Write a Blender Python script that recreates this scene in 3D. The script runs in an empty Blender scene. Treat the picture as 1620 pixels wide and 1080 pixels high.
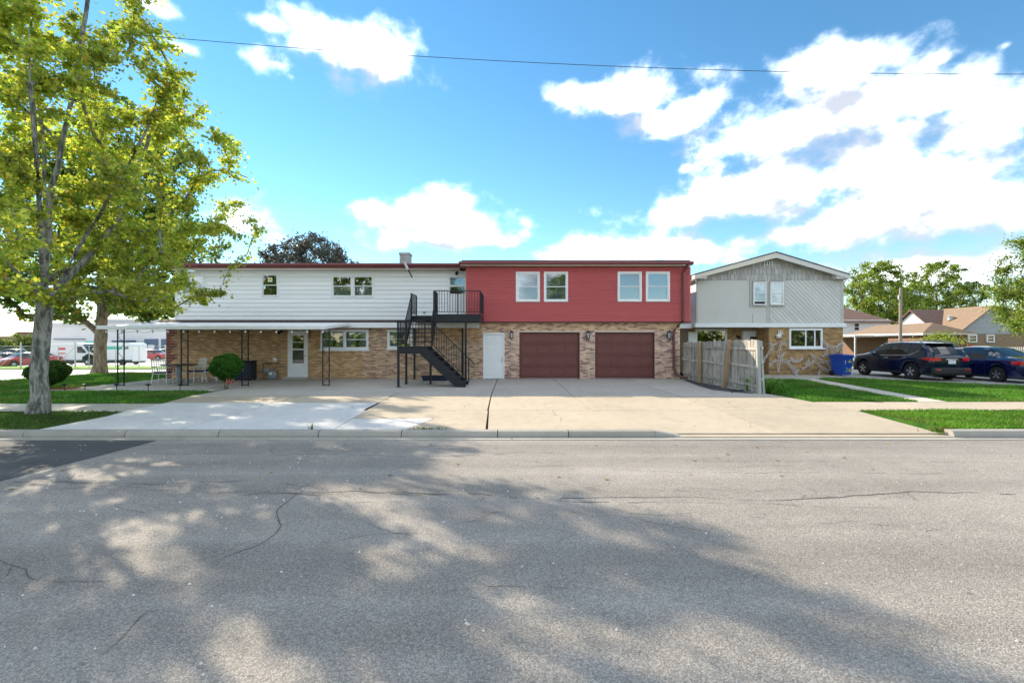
import bpy, bmesh, math, random
import numpy as np
from mathutils import Vector, Matrix
random.seed(7)
rng = np.random.default_rng(7)
S = bpy.context.scene
COL = S.collection

# ------------------------------------------------------------------ camera
cam_d = bpy.data.cameras.new("camera")
cam_d.lens = 16.0
cam_d.sensor_width = 36.0
cam_d.clip_start = 0.05
cam_d.clip_end = 3000
cam = bpy.data.objects.new("camera", cam_d)
cam.location = (0, 0, 1.7)
cam.rotation_euler = (math.radians(90), 0, 0)
COL.objects.link(cam)
S.camera = cam
S.view_settings.view_transform = 'Standard'
S.view_settings.look = 'None'
S.view_settings.exposure = 1.90
S.view_settings.gamma = 1.0
S.view_settings.use_curve_mapping = False
try:
    S.cycles.max_bounces = 8
    S.cycles.transparent_max_bounces = 12
    S.cycles.use_denoising = True
except Exception:
    pass

# ------------------------------------------------------------------ sun
SUN_DIR = Vector((-1.32, 1.22, 1.0)).normalized()          # towards the sun
SUN_EL = math.asin(SUN_DIR.z)
SUN_AZ = math.atan2(SUN_DIR.x, SUN_DIR.y)
sun_d = bpy.data.lights.new("sun", 'SUN')
sun_d.energy = 2.4
sun_d.angle = math.radians(0.53)
sun_d.color = (1.0, 0.88, 0.70)
sun = bpy.data.objects.new("sun", sun_d)
sun.rotation_euler = (-SUN_DIR).to_track_quat('-Z', 'Y').to_euler()
sun.location = (-30, 40, 40)
COL.objects.link(sun)

# ------------------------------------------------------------------ sky
W = bpy.data.worlds.new("World")
S.world = W
W.use_nodes = True
nt = W.node_tree
nt.nodes.clear()
NL = nt.links.new


def nd(t, tree=None, **kw):
    n = (tree or nt).nodes.new(t)
    for k, v in kw.items():
        setattr(n, k, v)
    return n


def wmath(op, a, b=None, c=None, clamp=False):
    n = nd('ShaderNodeMath', operation=op)
    n.use_clamp = clamp
    for i, s in enumerate((a, b, c)):
        if s is None:
            continue
        if isinstance(s, (int, float)):
            n.inputs[i].default_value = s
        else:
            NL(s, n.inputs[i])
    return n.outputs[0]


sky = nd('ShaderNodeTexSky', sky_type='NISHITA')
sky.sun_disc = False
sky.sun_elevation = SUN_EL
sky.sun_rotation = SUN_AZ
sky.air_density = 1.0
sky.dust_density = 0.0
sky.ozone_density = 2.0
hsv = nd('ShaderNodeHueSaturation')
hsv.inputs['Hue'].default_value = 0.49
hsv.inputs['Saturation'].default_value = 1.22
hsv.inputs['Value'].default_value = 1.0
NL(sky.outputs[0], hsv.inputs['Color'])
tc = nd('ShaderNodeTexCoord')
sep = nd('ShaderNodeSeparateXYZ')
NL(tc.outputs['Generated'], sep.inputs[0])
az = wmath('ARCTAN2', sep.outputs[0], sep.outputs[1])
el = wmath('ARCSINE', sep.outputs[2])
comb = nd('ShaderNodeCombineXYZ')
NL(az, comb.inputs[0])
NL(el, comb.inputs[1])
# broad clouds: centre and half size, as seen from the street
CLOUDS = [
    (560, 85, 100, 50), (495, 72, 55, 34), (425, 38, 48, 17), (430, 98, 52, 24), (462, 122, 24, 18), (620, 90, 45, 35),
    (690, 350, 110, 32), (605, 335, 70, 22), (725, 318, 48, 26), (700, 378, 120, 20),
    (372, 352, 66, 40), (235, 8, 42, 20), (285, 75, 36, 17),
    (1000, 150, 95, 36), (920, 150, 50, 26), (1045, 190, 70, 30), (1095, 165, 60, 26),
    (1300, 190, 180, 66), (1330, 112, 100, 40), (1200, 215, 80, 40), (1260, 285, 200, 52), (1120, 330, 120, 30),
    (1420, 300, 190, 60), (1550, 220, 130, 80), (1600, 330, 130, 60), (1370, 240, 170, 60), (1470, 160, 90, 34), (1450, 350, 210, 42),
    (1010, 397, 150, 30), (930, 407, 90, 18), (1100, 402, 60, 22),
    (1480, 420, 190, 44), (1250, 372, 120, 16), (1600, 410, 110, 50),
    (1085, 268, 22, 16), (1480, 95, 44, 13), (1590, 72, 28, 14), (828, 370, 22, 15),
]


def cloud_field(shift):
    """fbm plus broad cloud masses, as seen in direction (az, el + shift)."""
    out = None
    add = nd('ShaderNodeVectorMath', operation='ADD')
    NL(comb.outputs[0], add.inputs[0])
    add.inputs[1].default_value = (0, shift, 0)
    for (px, py, rx, ry) in CLOUDS:
        a0 = math.atan2(px - 810, 720)
        dist = math.hypot(px - 810, 720)
        e0 = math.atan2(540 - py, dist)
        ra = rx * 720 / dist ** 2
        re = ry * dist / (dist ** 2 + (540 - py) ** 2)
        s = nd('ShaderNodeVectorMath', operation='SUBTRACT')
        NL(add.outputs[0], s.inputs[0])
        s.inputs[1].default_value = (a0, e0, 0)
        m = nd('ShaderNodeVectorMath', operation='MULTIPLY')
        NL(s.outputs[0], m.inputs[0])
        m.inputs[1].default_value = (1 / ra, 1 / re, 0)
        ln = nd('ShaderNodeVectorMath', operation='LENGTH')
        NL(m.outputs[0], ln.inputs[0])
        v = wmath('MULTIPLY_ADD', ln.outputs['Value'], -1.0, 1.25 if rx >= 150 else 1.25 if rx > 80 else (1.0 if rx > 30 else 0.55))
        out = v if out is None else wmath('SMOOTH_MAX', out, v, 0.25)
    # the rest of the sky, outside the masses listed: unseen clouds of the same kind, denser to add fill light
    sc = nd('ShaderNodeVectorMath', operation='MULTIPLY')
    NL(add.outputs[0], sc.inputs[0])
    sc.inputs[1].default_value = (1.0, 1.7, 1.0)
    lo = nd('ShaderNodeTexNoise')
    lo.inputs['Scale'].default_value = 2.3
    lo.inputs['Detail'].default_value = 2
    NL(sc.outputs[0], lo.inputs['Vector'])
    aa = wmath('ABSOLUTE', az)
    outside = wmath('MULTIPLY', wmath('SUBTRACT', aa, 0.95), 4.0, clamp=True)
    hi = wmath('MULTIPLY', wmath('SUBTRACT', el, 0.75), 5.0, clamp=True)
    outside = wmath('MAXIMUM', outside, hi)
    gen = wmath('MULTIPLY_ADD', wmath('SUBTRACT', lo.outputs['Fac'], 0.42), 5.0, -0.05)
    gen = wmath('SUBTRACT', gen, wmath('MULTIPLY', wmath('SUBTRACT', 1.0, outside), 9.0))
    out = wmath('MAXIMUM', wmath('MAXIMUM', out, -2.0), gen)
    hi_n = nd('ShaderNodeTexNoise')
    hi_n.inputs['Scale'].default_value = 9.0
    hi_n.inputs['Detail'].default_value = 9
    hi_n.inputs['Roughness'].default_value = 0.56
    hi_n.inputs['Distortion'].default_value = 0.0
    sc2 = nd('ShaderNodeVectorMath', operation='MULTIPLY')
    NL(add.outputs[0], sc2.inputs[0])
    sc2.inputs[1].default_value = (1.0, 1.25, 1.0)
    NL(sc2.outputs[0], hi_n.inputs['Vector'])
    n = wmath('MULTIPLY', wmath('SUBTRACT', hi_n.outputs['Fac'], 0.5), 3.5)
    return wmath('ADD', out, n)


f0 = cloud_field(0.0)
f1 = cloud_field(0.05)
dens = nd('ShaderNodeMapRange', interpolation_type='SMOOTHSTEP')
NL(f0, dens.inputs['Value'])
dens.inputs['From Min'].default_value = -0.2
dens.inputs['From Max'].default_value = 1.05
# thick cloud above means a grey underside
shade = nd('ShaderNodeMapRange')
NL(wmath('MULTIPLY_ADD', wmath('SUBTRACT', f1, f0), 0.9, wmath('MULTIPLY', f1, 0.45)), shade.inputs['Value'])
shade.inputs['From Min'].default_value = 0.12
shade.inputs['From Max'].default_value = 1.15
ccol = nd('ShaderNodeMixRGB')
NL(wmath('SUBTRACT', 1.0, wmath('POWER', wmath('SUBTRACT', 1.0, shade.outputs[0]), 2.6)), ccol.inputs[0])
ccol.inputs[1].default_value = (0.93, 0.97, 1.0, 1)
ccol.inputs[2].default_value = (0.232, 0.247, 0.285, 1)
bg_sky = nd('ShaderNodeBackground')
bg_sky.inputs['Strength'].default_value = 0.062
NL(hsv.outputs[0], bg_sky.inputs['Color'])
bg_cl = nd('ShaderNodeBackground')
bg_cl.inputs['Strength'].default_value = 0.88
NL(ccol.outputs[0], bg_cl.inputs['Color'])
mixw = nd('ShaderNodeMixShader')
above = wmath('MULTIPLY', wmath('SUBTRACT', el, -0.01), 30.0, clamp=True)
NL(wmath('MULTIPLY', wmath('MULTIPLY', wmath('POWER', dens.outputs[0], 1.35), 0.97), above), mixw.inputs[0])
NL(bg_sky.outputs[0], mixw.inputs[1])
NL(bg_cl.outputs[0], mixw.inputs[2])
wout = nd('ShaderNodeOutputWorld')
NL(mixw.outputs[0], wout.inputs[0])

# ------------------------------------------------------------------ helpers
def root_of(o):
    while o.parent is not None:
        o = o.parent
    return o


def tag(o, label=None, cat=None, group=None, kind=None):
    if label:
        o['label'] = label
    if cat:
        o['category'] = cat
    if group:
        o['group'] = group
    if kind:
        o['kind'] = kind
    return o


def thing(name, label, cat, loc=(0, 0, 0), rz=0.0, group=None, kind=None):
    o = bpy.data.objects.new(name, None)
    o.empty_display_size = 0.2
    COL.objects.link(o)
    o.location = loc
    o.rotation_euler = (0, 0, rz)
    return tag(o, label, cat, group, kind)


def copy_tree(o, parent=None):
    c = o.copy()
    COL.objects.link(c)
    if parent is not None:
        c.parent = parent
    for ch in list(o.children):
        copy_tree(ch, c)
    return c


class MB:
    def __init__(self):
        self.v = []
        self.f = []
        self.c = []

    def add(self, vs, fs, col=None):
        b = len(self.v)
        self.v += [tuple(p) for p in vs]
        for q in fs:
            self.f.append(tuple(b + i for i in q))
            self.c.append(col)
        return self

    def box(self, x0, x1, y0, y1, z0, z1, col=None):
        return self.add([(x0, y0, z0), (x1, y0, z0), (x1, y1, z0), (x0, y1, z0),
                         (x0, y0, z1), (x1, y0, z1), (x1, y1, z1), (x0, y1, z1)],
                        [(0, 3, 2, 1), (4, 5, 6, 7), (0, 1, 5, 4), (1, 2, 6, 5), (2, 3, 7, 6), (3, 0, 4, 7)], col)

    def cbox(self, x0, x1, y0, y1, z0, z1, b=0.01, col=None):
        """box with chamfered edges"""
        b = min(b, (x1 - x0) * .45, (y1 - y0) * .45, (z1 - z0) * .45)
        X, Y, Z = (x0, x1), (y0, y1), (z0, z1)
        vs = []
        idx = {}
        for i in (0, 1):
            for j in (0, 1):
                for k in (0, 1):
                    sx, sy, sz = (b if i == 0 else -b), (b if j == 0 else -b), (b if k == 0 else -b)
                    idx[i, j, k, 'x'] = len(vs); vs.append((X[i], Y[j] + sy, Z[k] + sz))
                    idx[i, j, k, 'y'] = len(vs); vs.append((X[i] + sx, Y[j], Z[k] + sz))
                    idx[i, j, k, 'z'] = len(vs); vs.append((X[i] + sx, Y[j] + sy, Z[k]))
        g = lambda i, j, k, a: idx[i, j, k, a]
        fs = [(g(0,0,0,'x'), g(0,0,1,'x'), g(0,1,1,'x'), g(0,1,0,'x')), (g(1,0,0,'x'), g(1,1,0,'x'), g(1,1,1,'x'), g(1,0,1,'x')),
              (g(0,0,0,'y'), g(1,0,0,'y'), g(1,0,1,'y'), g(0,0,1,'y')), (g(0,1,0,'y'), g(0,1,1,'y'), g(1,1,1,'y'), g(1,1,0,'y')),
              (g(0,0,0,'z'), g(0,1,0,'z'), g(1,1,0,'z'), g(1,0,0,'z')), (g(0,0,1,'z'), g(1,0,1,'z'), g(1,1,1,'z'), g(0,1,1,'z'))]
        for i in (0, 1):
            for j in (0, 1):
                fs.append((g(i,j,0,'x'), g(i,j,1,'x'), g(i,j,1,'y'), g(i,j,0,'y')))
        for i in (0, 1):
            for k in (0, 1):
                fs.append((g(i,0,k,'x'), g(i,1,k,'x'), g(i,1,k,'z'), g(i,0,k,'z')))
        for j in (0, 1):
            for k in (0, 1):
                fs.append((g(0,j,k,'y'), g(1,j,k,'y'), g(1,j,k,'z'), g(0,j,k,'z')))
        for i in (0, 1):
            for j in (0, 1):
                for k in (0, 1):
                    fs.append((g(i,j,k,'x'), g(i,j,k,'y'), g(i,j,k,'z')))
        return self.add(vs, fs, col)

    def bar(self, p, q, w, h=None, up=(0, 0, 1), col=None):
        """square bar from p to q, w across, h along the up side"""
        h = w if h is None else h
        p, q = Vector(p), Vector(q)
        d = (q - p).normalized()
        u = Vector(up)
        if abs(d.dot(u)) > .98:
            u = Vector((0, 1, 0))
        s = d.cross(u).normalized()
        u = s.cross(d).normalized()
        vs = []
        for e in (p, q):
            for a, b in ((-1, -1), (1, -1), (1, 1), (-1, 1)):
                vs.append(e + s * (a * w / 2) + u * (b * h / 2))
        return self.add(vs, [(0, 1, 2, 3), (7, 6, 5, 4), (0, 4, 5, 1), (1, 5, 6, 2), (2, 6, 7, 3), (3, 7, 4, 0)], col)

    def tube(self, pts, rad, n=8, cap=True, col=None):
        pts = [Vector(p) for p in pts]
        if not hasattr(rad, '__len__'):
            rad = [rad] * len(pts)
        b = len(self.v)
        for i, p in enumerate(pts):
            d = (pts[min(i + 1, len(pts) - 1)] - pts[max(i - 1, 0)])
            d = d.normalized() if d.length > 1e-9 else Vector((0, 0, 1))
            ref = Vector((0, 0, 1)) if abs(d.z) < .9 else Vector((1, 0, 0))
            s = d.cross(ref).normalized()
            u = s.cross(d).normalized()
            for k in range(n):
                a = 2 * math.pi * k / n
                self.v.append(tuple(p + (s * math.cos(a) + u * math.sin(a)) * rad[i]))
        for i in range(len(pts) - 1):
            for k in range(n):
                k2 = (k + 1) % n
                self.f.append((b + i * n + k, b + (i + 1) * n + k, b + (i + 1) * n + k2, b + i * n + k2))
                self.c.append(col)
        if cap:
            self.f.append(tuple(b + k for k in range(n))); self.c.append(col)
            self.f.append(tuple(b + (len(pts) - 1) * n + k for k in reversed(range(n)))); self.c.append(col)
        return self

    def lathe(self, prof, n=16, c=(0, 0, 0), axis='z', col=None):
        b = len(self.v)
        for (r, t) in prof:
            for k in range(n):
                a = 2 * math.pi * k / n
                x, y = r * math.cos(a), r * math.sin(a)
                p = (x, y, t) if axis == 'z' else ((t, x, y) if axis == 'x' else (x, t, y))
                self.v.append((c[0] + p[0], c[1] + p[1], c[2] + p[2]))
        for i in range(len(prof) - 1):
            for k in range(n):
                k2 = (k + 1) % n
                self.f.append((b + i * n + k, b + i * n + k2, b + (i + 1) * n + k2, b + (i + 1) * n + k)); self.c.append(col)
        self.f.append(tuple(b + k for k in range(n))); self.c.append(col)
        self.f.append(tuple(b + (len(prof) - 1) * n + k for k in range(n))); self.c.append(col)
        return self

    def prism_xz(self, poly, y0, y1, col=None):
        """polygon of (x, z), extruded from y0 (front) to y1"""
        n = len(poly)
        if n < 3:
            return self
        vs = [(x, y0, z) for x, z in poly] + [(x, y1, z) for x, z in poly]
        fs = [tuple(range(n)), tuple(reversed(range(n, 2 * n)))]
        for i in range(n):
            j = (i + 1) % n
            fs.append((i, n + i, n + j, j))
        return self.add(vs, fs, col)

    def prism_yz(self, poly, x0, x1, col=None):
        n = len(poly)
        vs = [(x0, y, z) for y, z in poly] + [(x1, y, z) for y, z in poly]
        fs = [tuple(range(n)), tuple(reversed(range(n, 2 * n)))]
        for i in range(n):
            j = (i + 1) % n
            fs.append((i, n + i, n + j, j))
        return self.add(vs, fs, col)

    def prism_xy(self, poly, z0, z1, col=None):
        n = len(poly)
        vs = [(x, y, z0) for x, y in poly] + [(x, y, z1) for x, y in poly]
        fs = [tuple(reversed(range(n))), tuple(range(n, 2 * n))]
        for i in range(n):
            j = (i + 1) % n
            fs.append((i, j, n + j, n + i))
        return self.add(vs, fs, col)

    def build(self, name, mat, parent=None, local=False, smooth=False, kind=None, fix=True):
        me = bpy.data.meshes.new(name)
        off = Vector((0, 0, 0))
        if parent is not None and not local:
            off = Vector(root_of(parent).location)
        me.from_pydata([(p[0] - off[0], p[1] - off[1], p[2] - off[2]) for p in self.v], [], self.f)
        if any(c is not None for c in self.c):
            at = me.color_attributes.new("Col", 'FLOAT_COLOR', 'CORNER')
            buf = []
            for pol, c in zip(me.polygons, self.c):
                c = c or (1, 1, 1)
                buf += [c[0], c[1], c[2], 1.0] * pol.loop_total
            at.data.foreach_set('color', buf)
        if fix:
            bm = bmesh.new()
            bm.from_mesh(me)
            bmesh.ops.recalc_face_normals(bm, faces=bm.faces)
            bm.to_mesh(me)
            bm.free()
        if smooth:
            me.polygons.foreach_set('use_smooth', [True] * len(me.polygons))
            try:
                me.set_sharp_from_angle(angle=math.radians(38))
            except Exception:
                pass
        me.materials.append(mat)
        o = bpy.data.objects.new(name, me)
        COL.objects.link(o)
        if parent is not None:
            o.parent = parent
        if kind:
            o['kind'] = kind
        return o


def clip(poly, a, b, c):
    """keep a*x + b*z <= c"""
    out = []
    for i in range(len(poly)):
        p, q = poly[i], poly[(i + 1) % len(poly)]
        dp, dq = a * p[0] + b * p[1] - c, a * q[0] + b * q[1] - c
        if dp <= 0:
            out.append(p)
        if (dp < 0 < dq) or (dq < 0 < dp):
            t = dp / (dp - dq)
            out.append((p[0] + (q[0] - p[0]) * t, p[1] + (q[1] - p[1]) * t))
    return out


def px(x, D):            # lateral metres of a sight line at distance D
    return (x - 810) * D / 720.0


def pz(y, D):
    return 1.7 + (540 - y) * D / 720.0


def gnd(x, y, h=1.7):    # point of the level ground seen at x, y
    D = 720 * h / (y - 540)
    return ((x - 810) * D / 720.0, D)


# ------------------------------------------------------------------ materials
def new_mat(name):
    m = bpy.data.materials.new(name)
    m.use_nodes = True
    t = m.node_tree
    b = t.nodes['Principled BSDF']
    return m, t, b


class T:
    """small helper for a material's node tree"""
    def __init__(self, t):
        self.t = t
        g = t.nodes.new('ShaderNodeNewGeometry')
        self.pos = g.outputs['Position']

    def n(self, ty, **kw):
        o = self.t.nodes.new(ty)
        for k, v in kw.items():
            setattr(o, k, v)
        return o

    def l(self, a, b):
        self.t.links.new(a, b)

    def math(self, op, a, b=None, c=None, clamp=False):
        o = self.n('ShaderNodeMath', operation=op)
        o.use_clamp = clamp
        for i, s in enumerate((a, b, c)):
            if s is None:
                continue
            if isinstance(s, (int, float)):
                o.inputs[i].default_value = s
            else:
                self.l(s, o.inputs[i])
        return o.outputs[0]

    def noise(self, scale, detail=4, rough=.55, vec=None, stretch=None, dist=0.0):
        o = self.n('ShaderNodeTexNoise')
        o.inputs['Scale'].default_value = scale
        o.inputs['Detail'].default_value = detail
        o.inputs['Roughness'].default_value = rough
        o.inputs['Distortion'].default_value = dist
        v = vec if vec is not None else self.pos
        if stretch:
            m = self.n('ShaderNodeVectorMath', operation='MULTIPLY')
            self.l(v, m.inputs[0])
            m.inputs[1].default_value = stretch
            v = m.outputs[0]
        self.l(v, o.inputs['Vector'])
        return o.outputs['Fac']

    def rng(self, v, a, b, c, d, smooth=True):
        o = self.n('ShaderNodeMapRange')
        if smooth:
            o.interpolation_type = 'SMOOTHSTEP'
        self.l(v, o.inputs['Value'])
        for k, s in zip(('From Min', 'From Max', 'To Min', 'To Max'), (a, b, c, d)):
            o.inputs[k].default_value = s
        return o.outputs[0]

    def mix(self, f, a, b, mode='MIX'):
        o = self.n('ShaderNodeMixRGB', blend_type=mode)
        for i, s in enumerate((f, a, b)):
            if isinstance(s, (int, float)):
                o.inputs[i].default_value = s
            elif isinstance(s, tuple):
                o.inputs[i].default_value = (s[0], s[1], s[2], 1)
            else:
                self.l(s, o.inputs[i])
        return o.outputs[0]

    def scale(self, col, f):
        o = self.n('ShaderNodeVectorMath', operation='SCALE')
        if isinstance(col, tuple):
            o.inputs[0].default_value = col
        else:
            self.l(col, o.inputs[0])
        self.l(f, o.inputs['Scale'])
        return o.outputs[0]

    def bump(self, h, strength, dist=0.01):
        o = self.n('ShaderNodeBump')
        o.inputs['Strength'].default_value = strength
        o.inputs['Distance'].default_value = dist
        self.l(h, o.inputs['Height'])
        return o.outputs[0]


def M(name, col, rough=.7, var=.0, vscale=4, rand=0, bump=0, bscale=60, spec=.3, metal=0, coat=0,
      col2=None, c2scale=2.0, c2lo=.45, c2hi=.65, attr=False, stretch=None):
    m, t, b = new_mat(name)
    k = T(t)
    base = tuple(col)
    if attr:
        a = k.n('ShaderNodeAttribute', attribute_name='Col')
        base = k.mix(1.0, a.outputs['Color'], tuple(col), 'MULTIPLY')
    if col2:
        f = k.rng(k.noise(c2scale, 6, .6, stretch=stretch), c2lo, c2hi, 0, 1)
        base = k.mix(f, base, tuple(col2))
    fac = None
    if var:
        fac = k.rng(k.noise(vscale, 6, .6, stretch=stretch), .3, .7, 1 - var, 1 + var, False)
    if rand:
        oi = k.n('ShaderNodeObjectInfo')
        r = k.rng(oi.outputs['Random'], 0, 1, 1 - rand, 1 + rand, False)
        fac = r if fac is None else k.math('MULTIPLY', fac, r)
    if fac is not None:
        base = k.scale(base, fac)
    if isinstance(base, tuple):
        b.inputs['Base Color'].default_value = (*base, 1)
    else:
        k.l(base, b.inputs['Base Color'])
    b.inputs['Roughness'].default_value = rough
    b.inputs['Specular IOR Level'].default_value = spec
    b.inputs['Metallic'].default_value = metal
    b.inputs['Coat Weight'].default_value = coat
    b.inputs['Coat Roughness'].default_value = .03
    if bump:
        k.l(k.bump(k.noise(bscale, 5, .6), bump), b.inputs['Normal'])
    return m


def asphalt(name, c_dark, c_light, grain=1.0, tint=(1, 1, 1)):
    m, t, b = new_mat(name)
    k = T(t)
    vor = k.n('ShaderNodeTexVoronoi')
    vor.inputs['Scale'].default_value = 95
    k.l(k.pos, vor.inputs['Vector'])
    sp = k.n('ShaderNodeSeparateColor')
    k.l(vor.outputs['Color'], sp.inputs[0])
    f = k.rng(sp.outputs[0], .05, .95, 0, 1, False)
    edge = k.rng(vor.outputs['Distance'], .25, .75, 1, .35)
    f2 = k.rng(k.noise(38, 5, .7), .35, .65, .1, .9)
    fac = k.math('MULTIPLY', k.math('ADD', k.math('MULTIPLY', f, .62), k.math('MULTIPLY', f2, .38)), edge)
    base = k.mix(fac, c_dark, c_light)
    big = k.rng(k.noise(.35, 5, .6, stretch=(.5, 1.3, 1)), .3, .7, .80, 1.14, False)
    mid = k.rng(k.noise(2.2, 5, .65), .3, .7, .93, 1.07, False)
    wheel = k.rng(k.noise(1.0, 3, .5, stretch=(.05, 1.5, 1)), .35, .65, .84, 1.10, False)
    oil = k.rng(k.noise(.9, 6, .62, stretch=(.5, 1.2, 1)), .60, .74, 1, .74)
    wheel = k.math('MULTIPLY', wheel, oil)
    spots = k.rng(k.noise(9, 2, .5, stretch=(1, 2.2, 1)), .70, .76, 1, .62)
    base = k.scale(base, k.math('MULTIPLY', k.math('MULTIPLY', big, k.math('MULTIPLY', mid, wheel)), spots))
    k.l(base, b.inputs['Base Color'])
    b.inputs['Roughness'].default_value = .88
    b.inputs['Specular IOR Level'].default_value = .25
    h = k.math('ADD', k.math('MULTIPLY', k.rng(vor.outputs['Distance'], 0, .8, 1, 0), .8), k.math('MULTIPLY', k.noise(45, 4, .7), .8))
    k.l(k.bump(h, .42 * grain, .012), b.inputs['Normal'])
    return m


def concrete(name, col, dirt=.18, rand=.06, dirtcol=(.16, .15, .135)):
    m, t, b = new_mat(name)
    k = T(t)
    big = k.rng(k.noise(.55, 6, .62), .3, .7, .90, 1.08, False)
    mid = k.rng(k.noise(4.5, 6, .65), .3, .7, .92, 1.07, False)
    fine = k.rng(k.noise(70, 4, .7), .3, .7, .90, 1.08, False)
    oi = k.n('ShaderNodeObjectInfo')
    r = k.rng(oi.outputs['Random'], 0, 1, 1 - rand, 1 + rand, False)
    base = k.scale(tuple(col), k.math('MULTIPLY', k.math('MULTIPLY', big, mid), k.math('MULTIPLY', fine, r)))
    st = k.rng(k.noise(1.1, 7, .66, dist=.6), .56, .74, 0, dirt * 2.2)
    base = k.mix(st, base, dirtcol)
    pit = k.rng(k.noise(13, 2, .5), .72, .76, 0, .6)
    base = k.mix(pit, base, (.17, .15, .13))
    k.l(base, b.inputs['Base Color'])
    b.inputs['Roughness'].default_value = .85
    b.inputs['Specular IOR Level'].default_value = .25
    k.l(k.bump(k.noise(60, 5, .7), .25), b.inputs['Normal'])
    return m


def leaf_mat(name, gain=1.0, trans=.45, tcol=(1.02, 1.10, .50)):
    m, t, b = new_mat(name)
    k = T(t)
    a = k.n('ShaderNodeAttribute', attribute_name='Col')
    base = k.mix(1.0, a.outputs['Color'], (gain, gain, gain), 'MULTIPLY')
    k.l(base, b.inputs['Base Color'])
    b.inputs['Roughness'].default_value = .55
    b.inputs['Specular IOR Level'].default_value = .22
    tr = k.n('ShaderNodeBsdfTranslucent')
    k.l(k.mix(1.0, base, tcol, 'MULTIPLY'), tr.inputs['Color'])
    mx = k.n('ShaderNodeMixShader')
    mx.inputs[0].default_value = trans
    k.l(b.outputs[0], mx.inputs[1])
    k.l(tr.outputs[0], mx.inputs[2])
    k.l(mx.outputs[0], t.nodes['Material Output'].inputs['Surface'])
    return m


def bark_mat(name, c1, c2, sc=9):
    m, t, b = new_mat(name)
    k = T(t)
    n1 = k.noise(sc, 8, .7, stretch=(1, 1, .28), dist=.4)
    n2 = k.noise(sc * .3, 5, .6)
    base = k.mix(k.rng(n1, .38, .62, 0, 1), c1, c2)
    base = k.mix(k.rng(n2, .55, .7, 0, .5), base, (.20, .24, .19))
    k.l(base, b.inputs['Base Color'])
    b.inputs['Roughness'].default_value = .9
    b.inputs['Specular IOR Level'].default_value = .15
    k.l(k.bump(n1, .9, .035), b.inputs['Normal'])
    return m


def glass_mat(name, tint=(.75, .82, .85), refl=.16):
    m, t, b = new_mat(name)
    k = T(t)
    t.nodes.remove(b)
    tr = k.n('ShaderNodeBsdfTransparent')
    tr.inputs['Color'].default_value = (*tint, 1)
    gl = k.n('ShaderNodeBsdfGlossy')
    gl.inputs['Roughness'].default_value = .015
    nb = k.bump(k.noise(1.6, 2, .5), .03, .05)
    k.l(nb, gl.inputs['Normal'])
    fr = k.n('ShaderNodeFresnel')
    fr.inputs['IOR'].default_value = 1.5
    f = k.math('ADD', fr.outputs[0], refl, clamp=True)
    mx = k.n('ShaderNodeMixShader')
    k.l(f, mx.inputs[0])
    k.l(tr.outputs[0], mx.inputs[1])
    k.l(gl.outputs[0], mx.inputs[2])
    k.l(mx.outputs[0], t.nodes['Material Output'].inputs['Surface'])
    return m


def grass_ground(name, c1, c2):
    m, t, b = new_mat(name)
    k = T(t)
    f = k.rng(k.noise(2.2, 6, .65), .35, .65, 0, 1)
    base = k.mix(f, c1, c2)
    base = k.scale(base, k.rng(k.noise(60, 4, .7), .3, .7, .6, 1.35, False))
    k.l(base, b.inputs['Base Color'])
    b.inputs['Roughness'].default_value = .9
    b.inputs['Specular IOR Level'].default_value = .1
    k.l(k.bump(k.noise(90, 4, .7), .8, .02), b.inputs['Normal'])
    return m


m_road = asphalt('old_asphalt', (.18, .162, .143), (.50, .455, .40))
m_patch = asphalt('dark_asphalt', (.055, .055, .058), (.12, .12, .124), .6)
m_crack = M('crack_fill', (.085, .078, .068), .95)
m_conc_tan = concrete('tan_concrete', (.435, .365, .275), .20, .05)
m_conc_old = concrete('weathered_concrete', (.41, .375, .325), .22)
m_conc_white = concrete('new_concrete', (.58, .565, .54), .05, .03)
m_kerb = concrete('kerb_concrete', (.34, .315, .275), .25, .08)
m_walk = concrete('walk_concrete', (.50, .45, .37), .1)
m_lot = concrete('lot_concrete', (.62, .59, .54), .06)
m_soil = M('soil', (.10, .075, .05), .95, var=.3, vscale=12)
m_lawn = grass_ground('lawn_ground', (.035, .11, .015), (.07, .16, .022))
m_sheath = M('gap_shade_backing', (.36, .355, .35), .95)  # greyer than the white boards: shade of the lap gaps put into the colour
m_gap_shade_red = M('red_gap_shade_backing', (.12, .02, .024), .95)  # dark red behind the red boards, painting the shade in their gaps
m_earth = grass_ground('far_ground', (.045, .07, .025), (.08, .09, .05))
m_white = M('white_siding', (.86, .86, .85), .5, var=.04, vscale=1.2, rand=.025, bump=.05, bscale=40, stretch=(.3, 1, 3))
m_red = M('red_siding', (.49, .10, .10), .5, var=.06, vscale=1.2, rand=.03, stretch=(.3, 1, 3))
m_trim = M('white_trim', (.82, .82, .81), .45, var=.03)
m_cream = M('cream_soffit', (.72, .66, .55), .6, var=.04)
m_maroon = M('maroon_metal', (.20, .055, .055), .4, var=.08, vscale=2)
m_maroon_d = M('brown_downspout', (.14, .06, .055), .35, var=.08)
m_garage = M('brown_garage_door', (.165, .058, .050), .42, var=.05, vscale=2)
m_black = M('black_metal', (.015, .017, .022), .42, spec=.28, var=.2, vscale=6)
m_tar = M('black_roofing', (.03, .032, .04), .8, var=.2)
m_mortar = M('mortar', (.66, .58, .47), .95, var=.12, vscale=8)
m_brick = M('brick', (1.14, 1.03, .90), .88, attr=True, var=.12, vscale=25, bump=.3, bscale=90)
m_mortar2 = M('neighbour_mortar', (.44, .36, .26), .95, var=.1, vscale=8)
m_shingle_dark = M('dark_roof_shingles', (.075, .05, .048), .95, var=.3, vscale=9, bump=.5, bscale=40)
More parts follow.
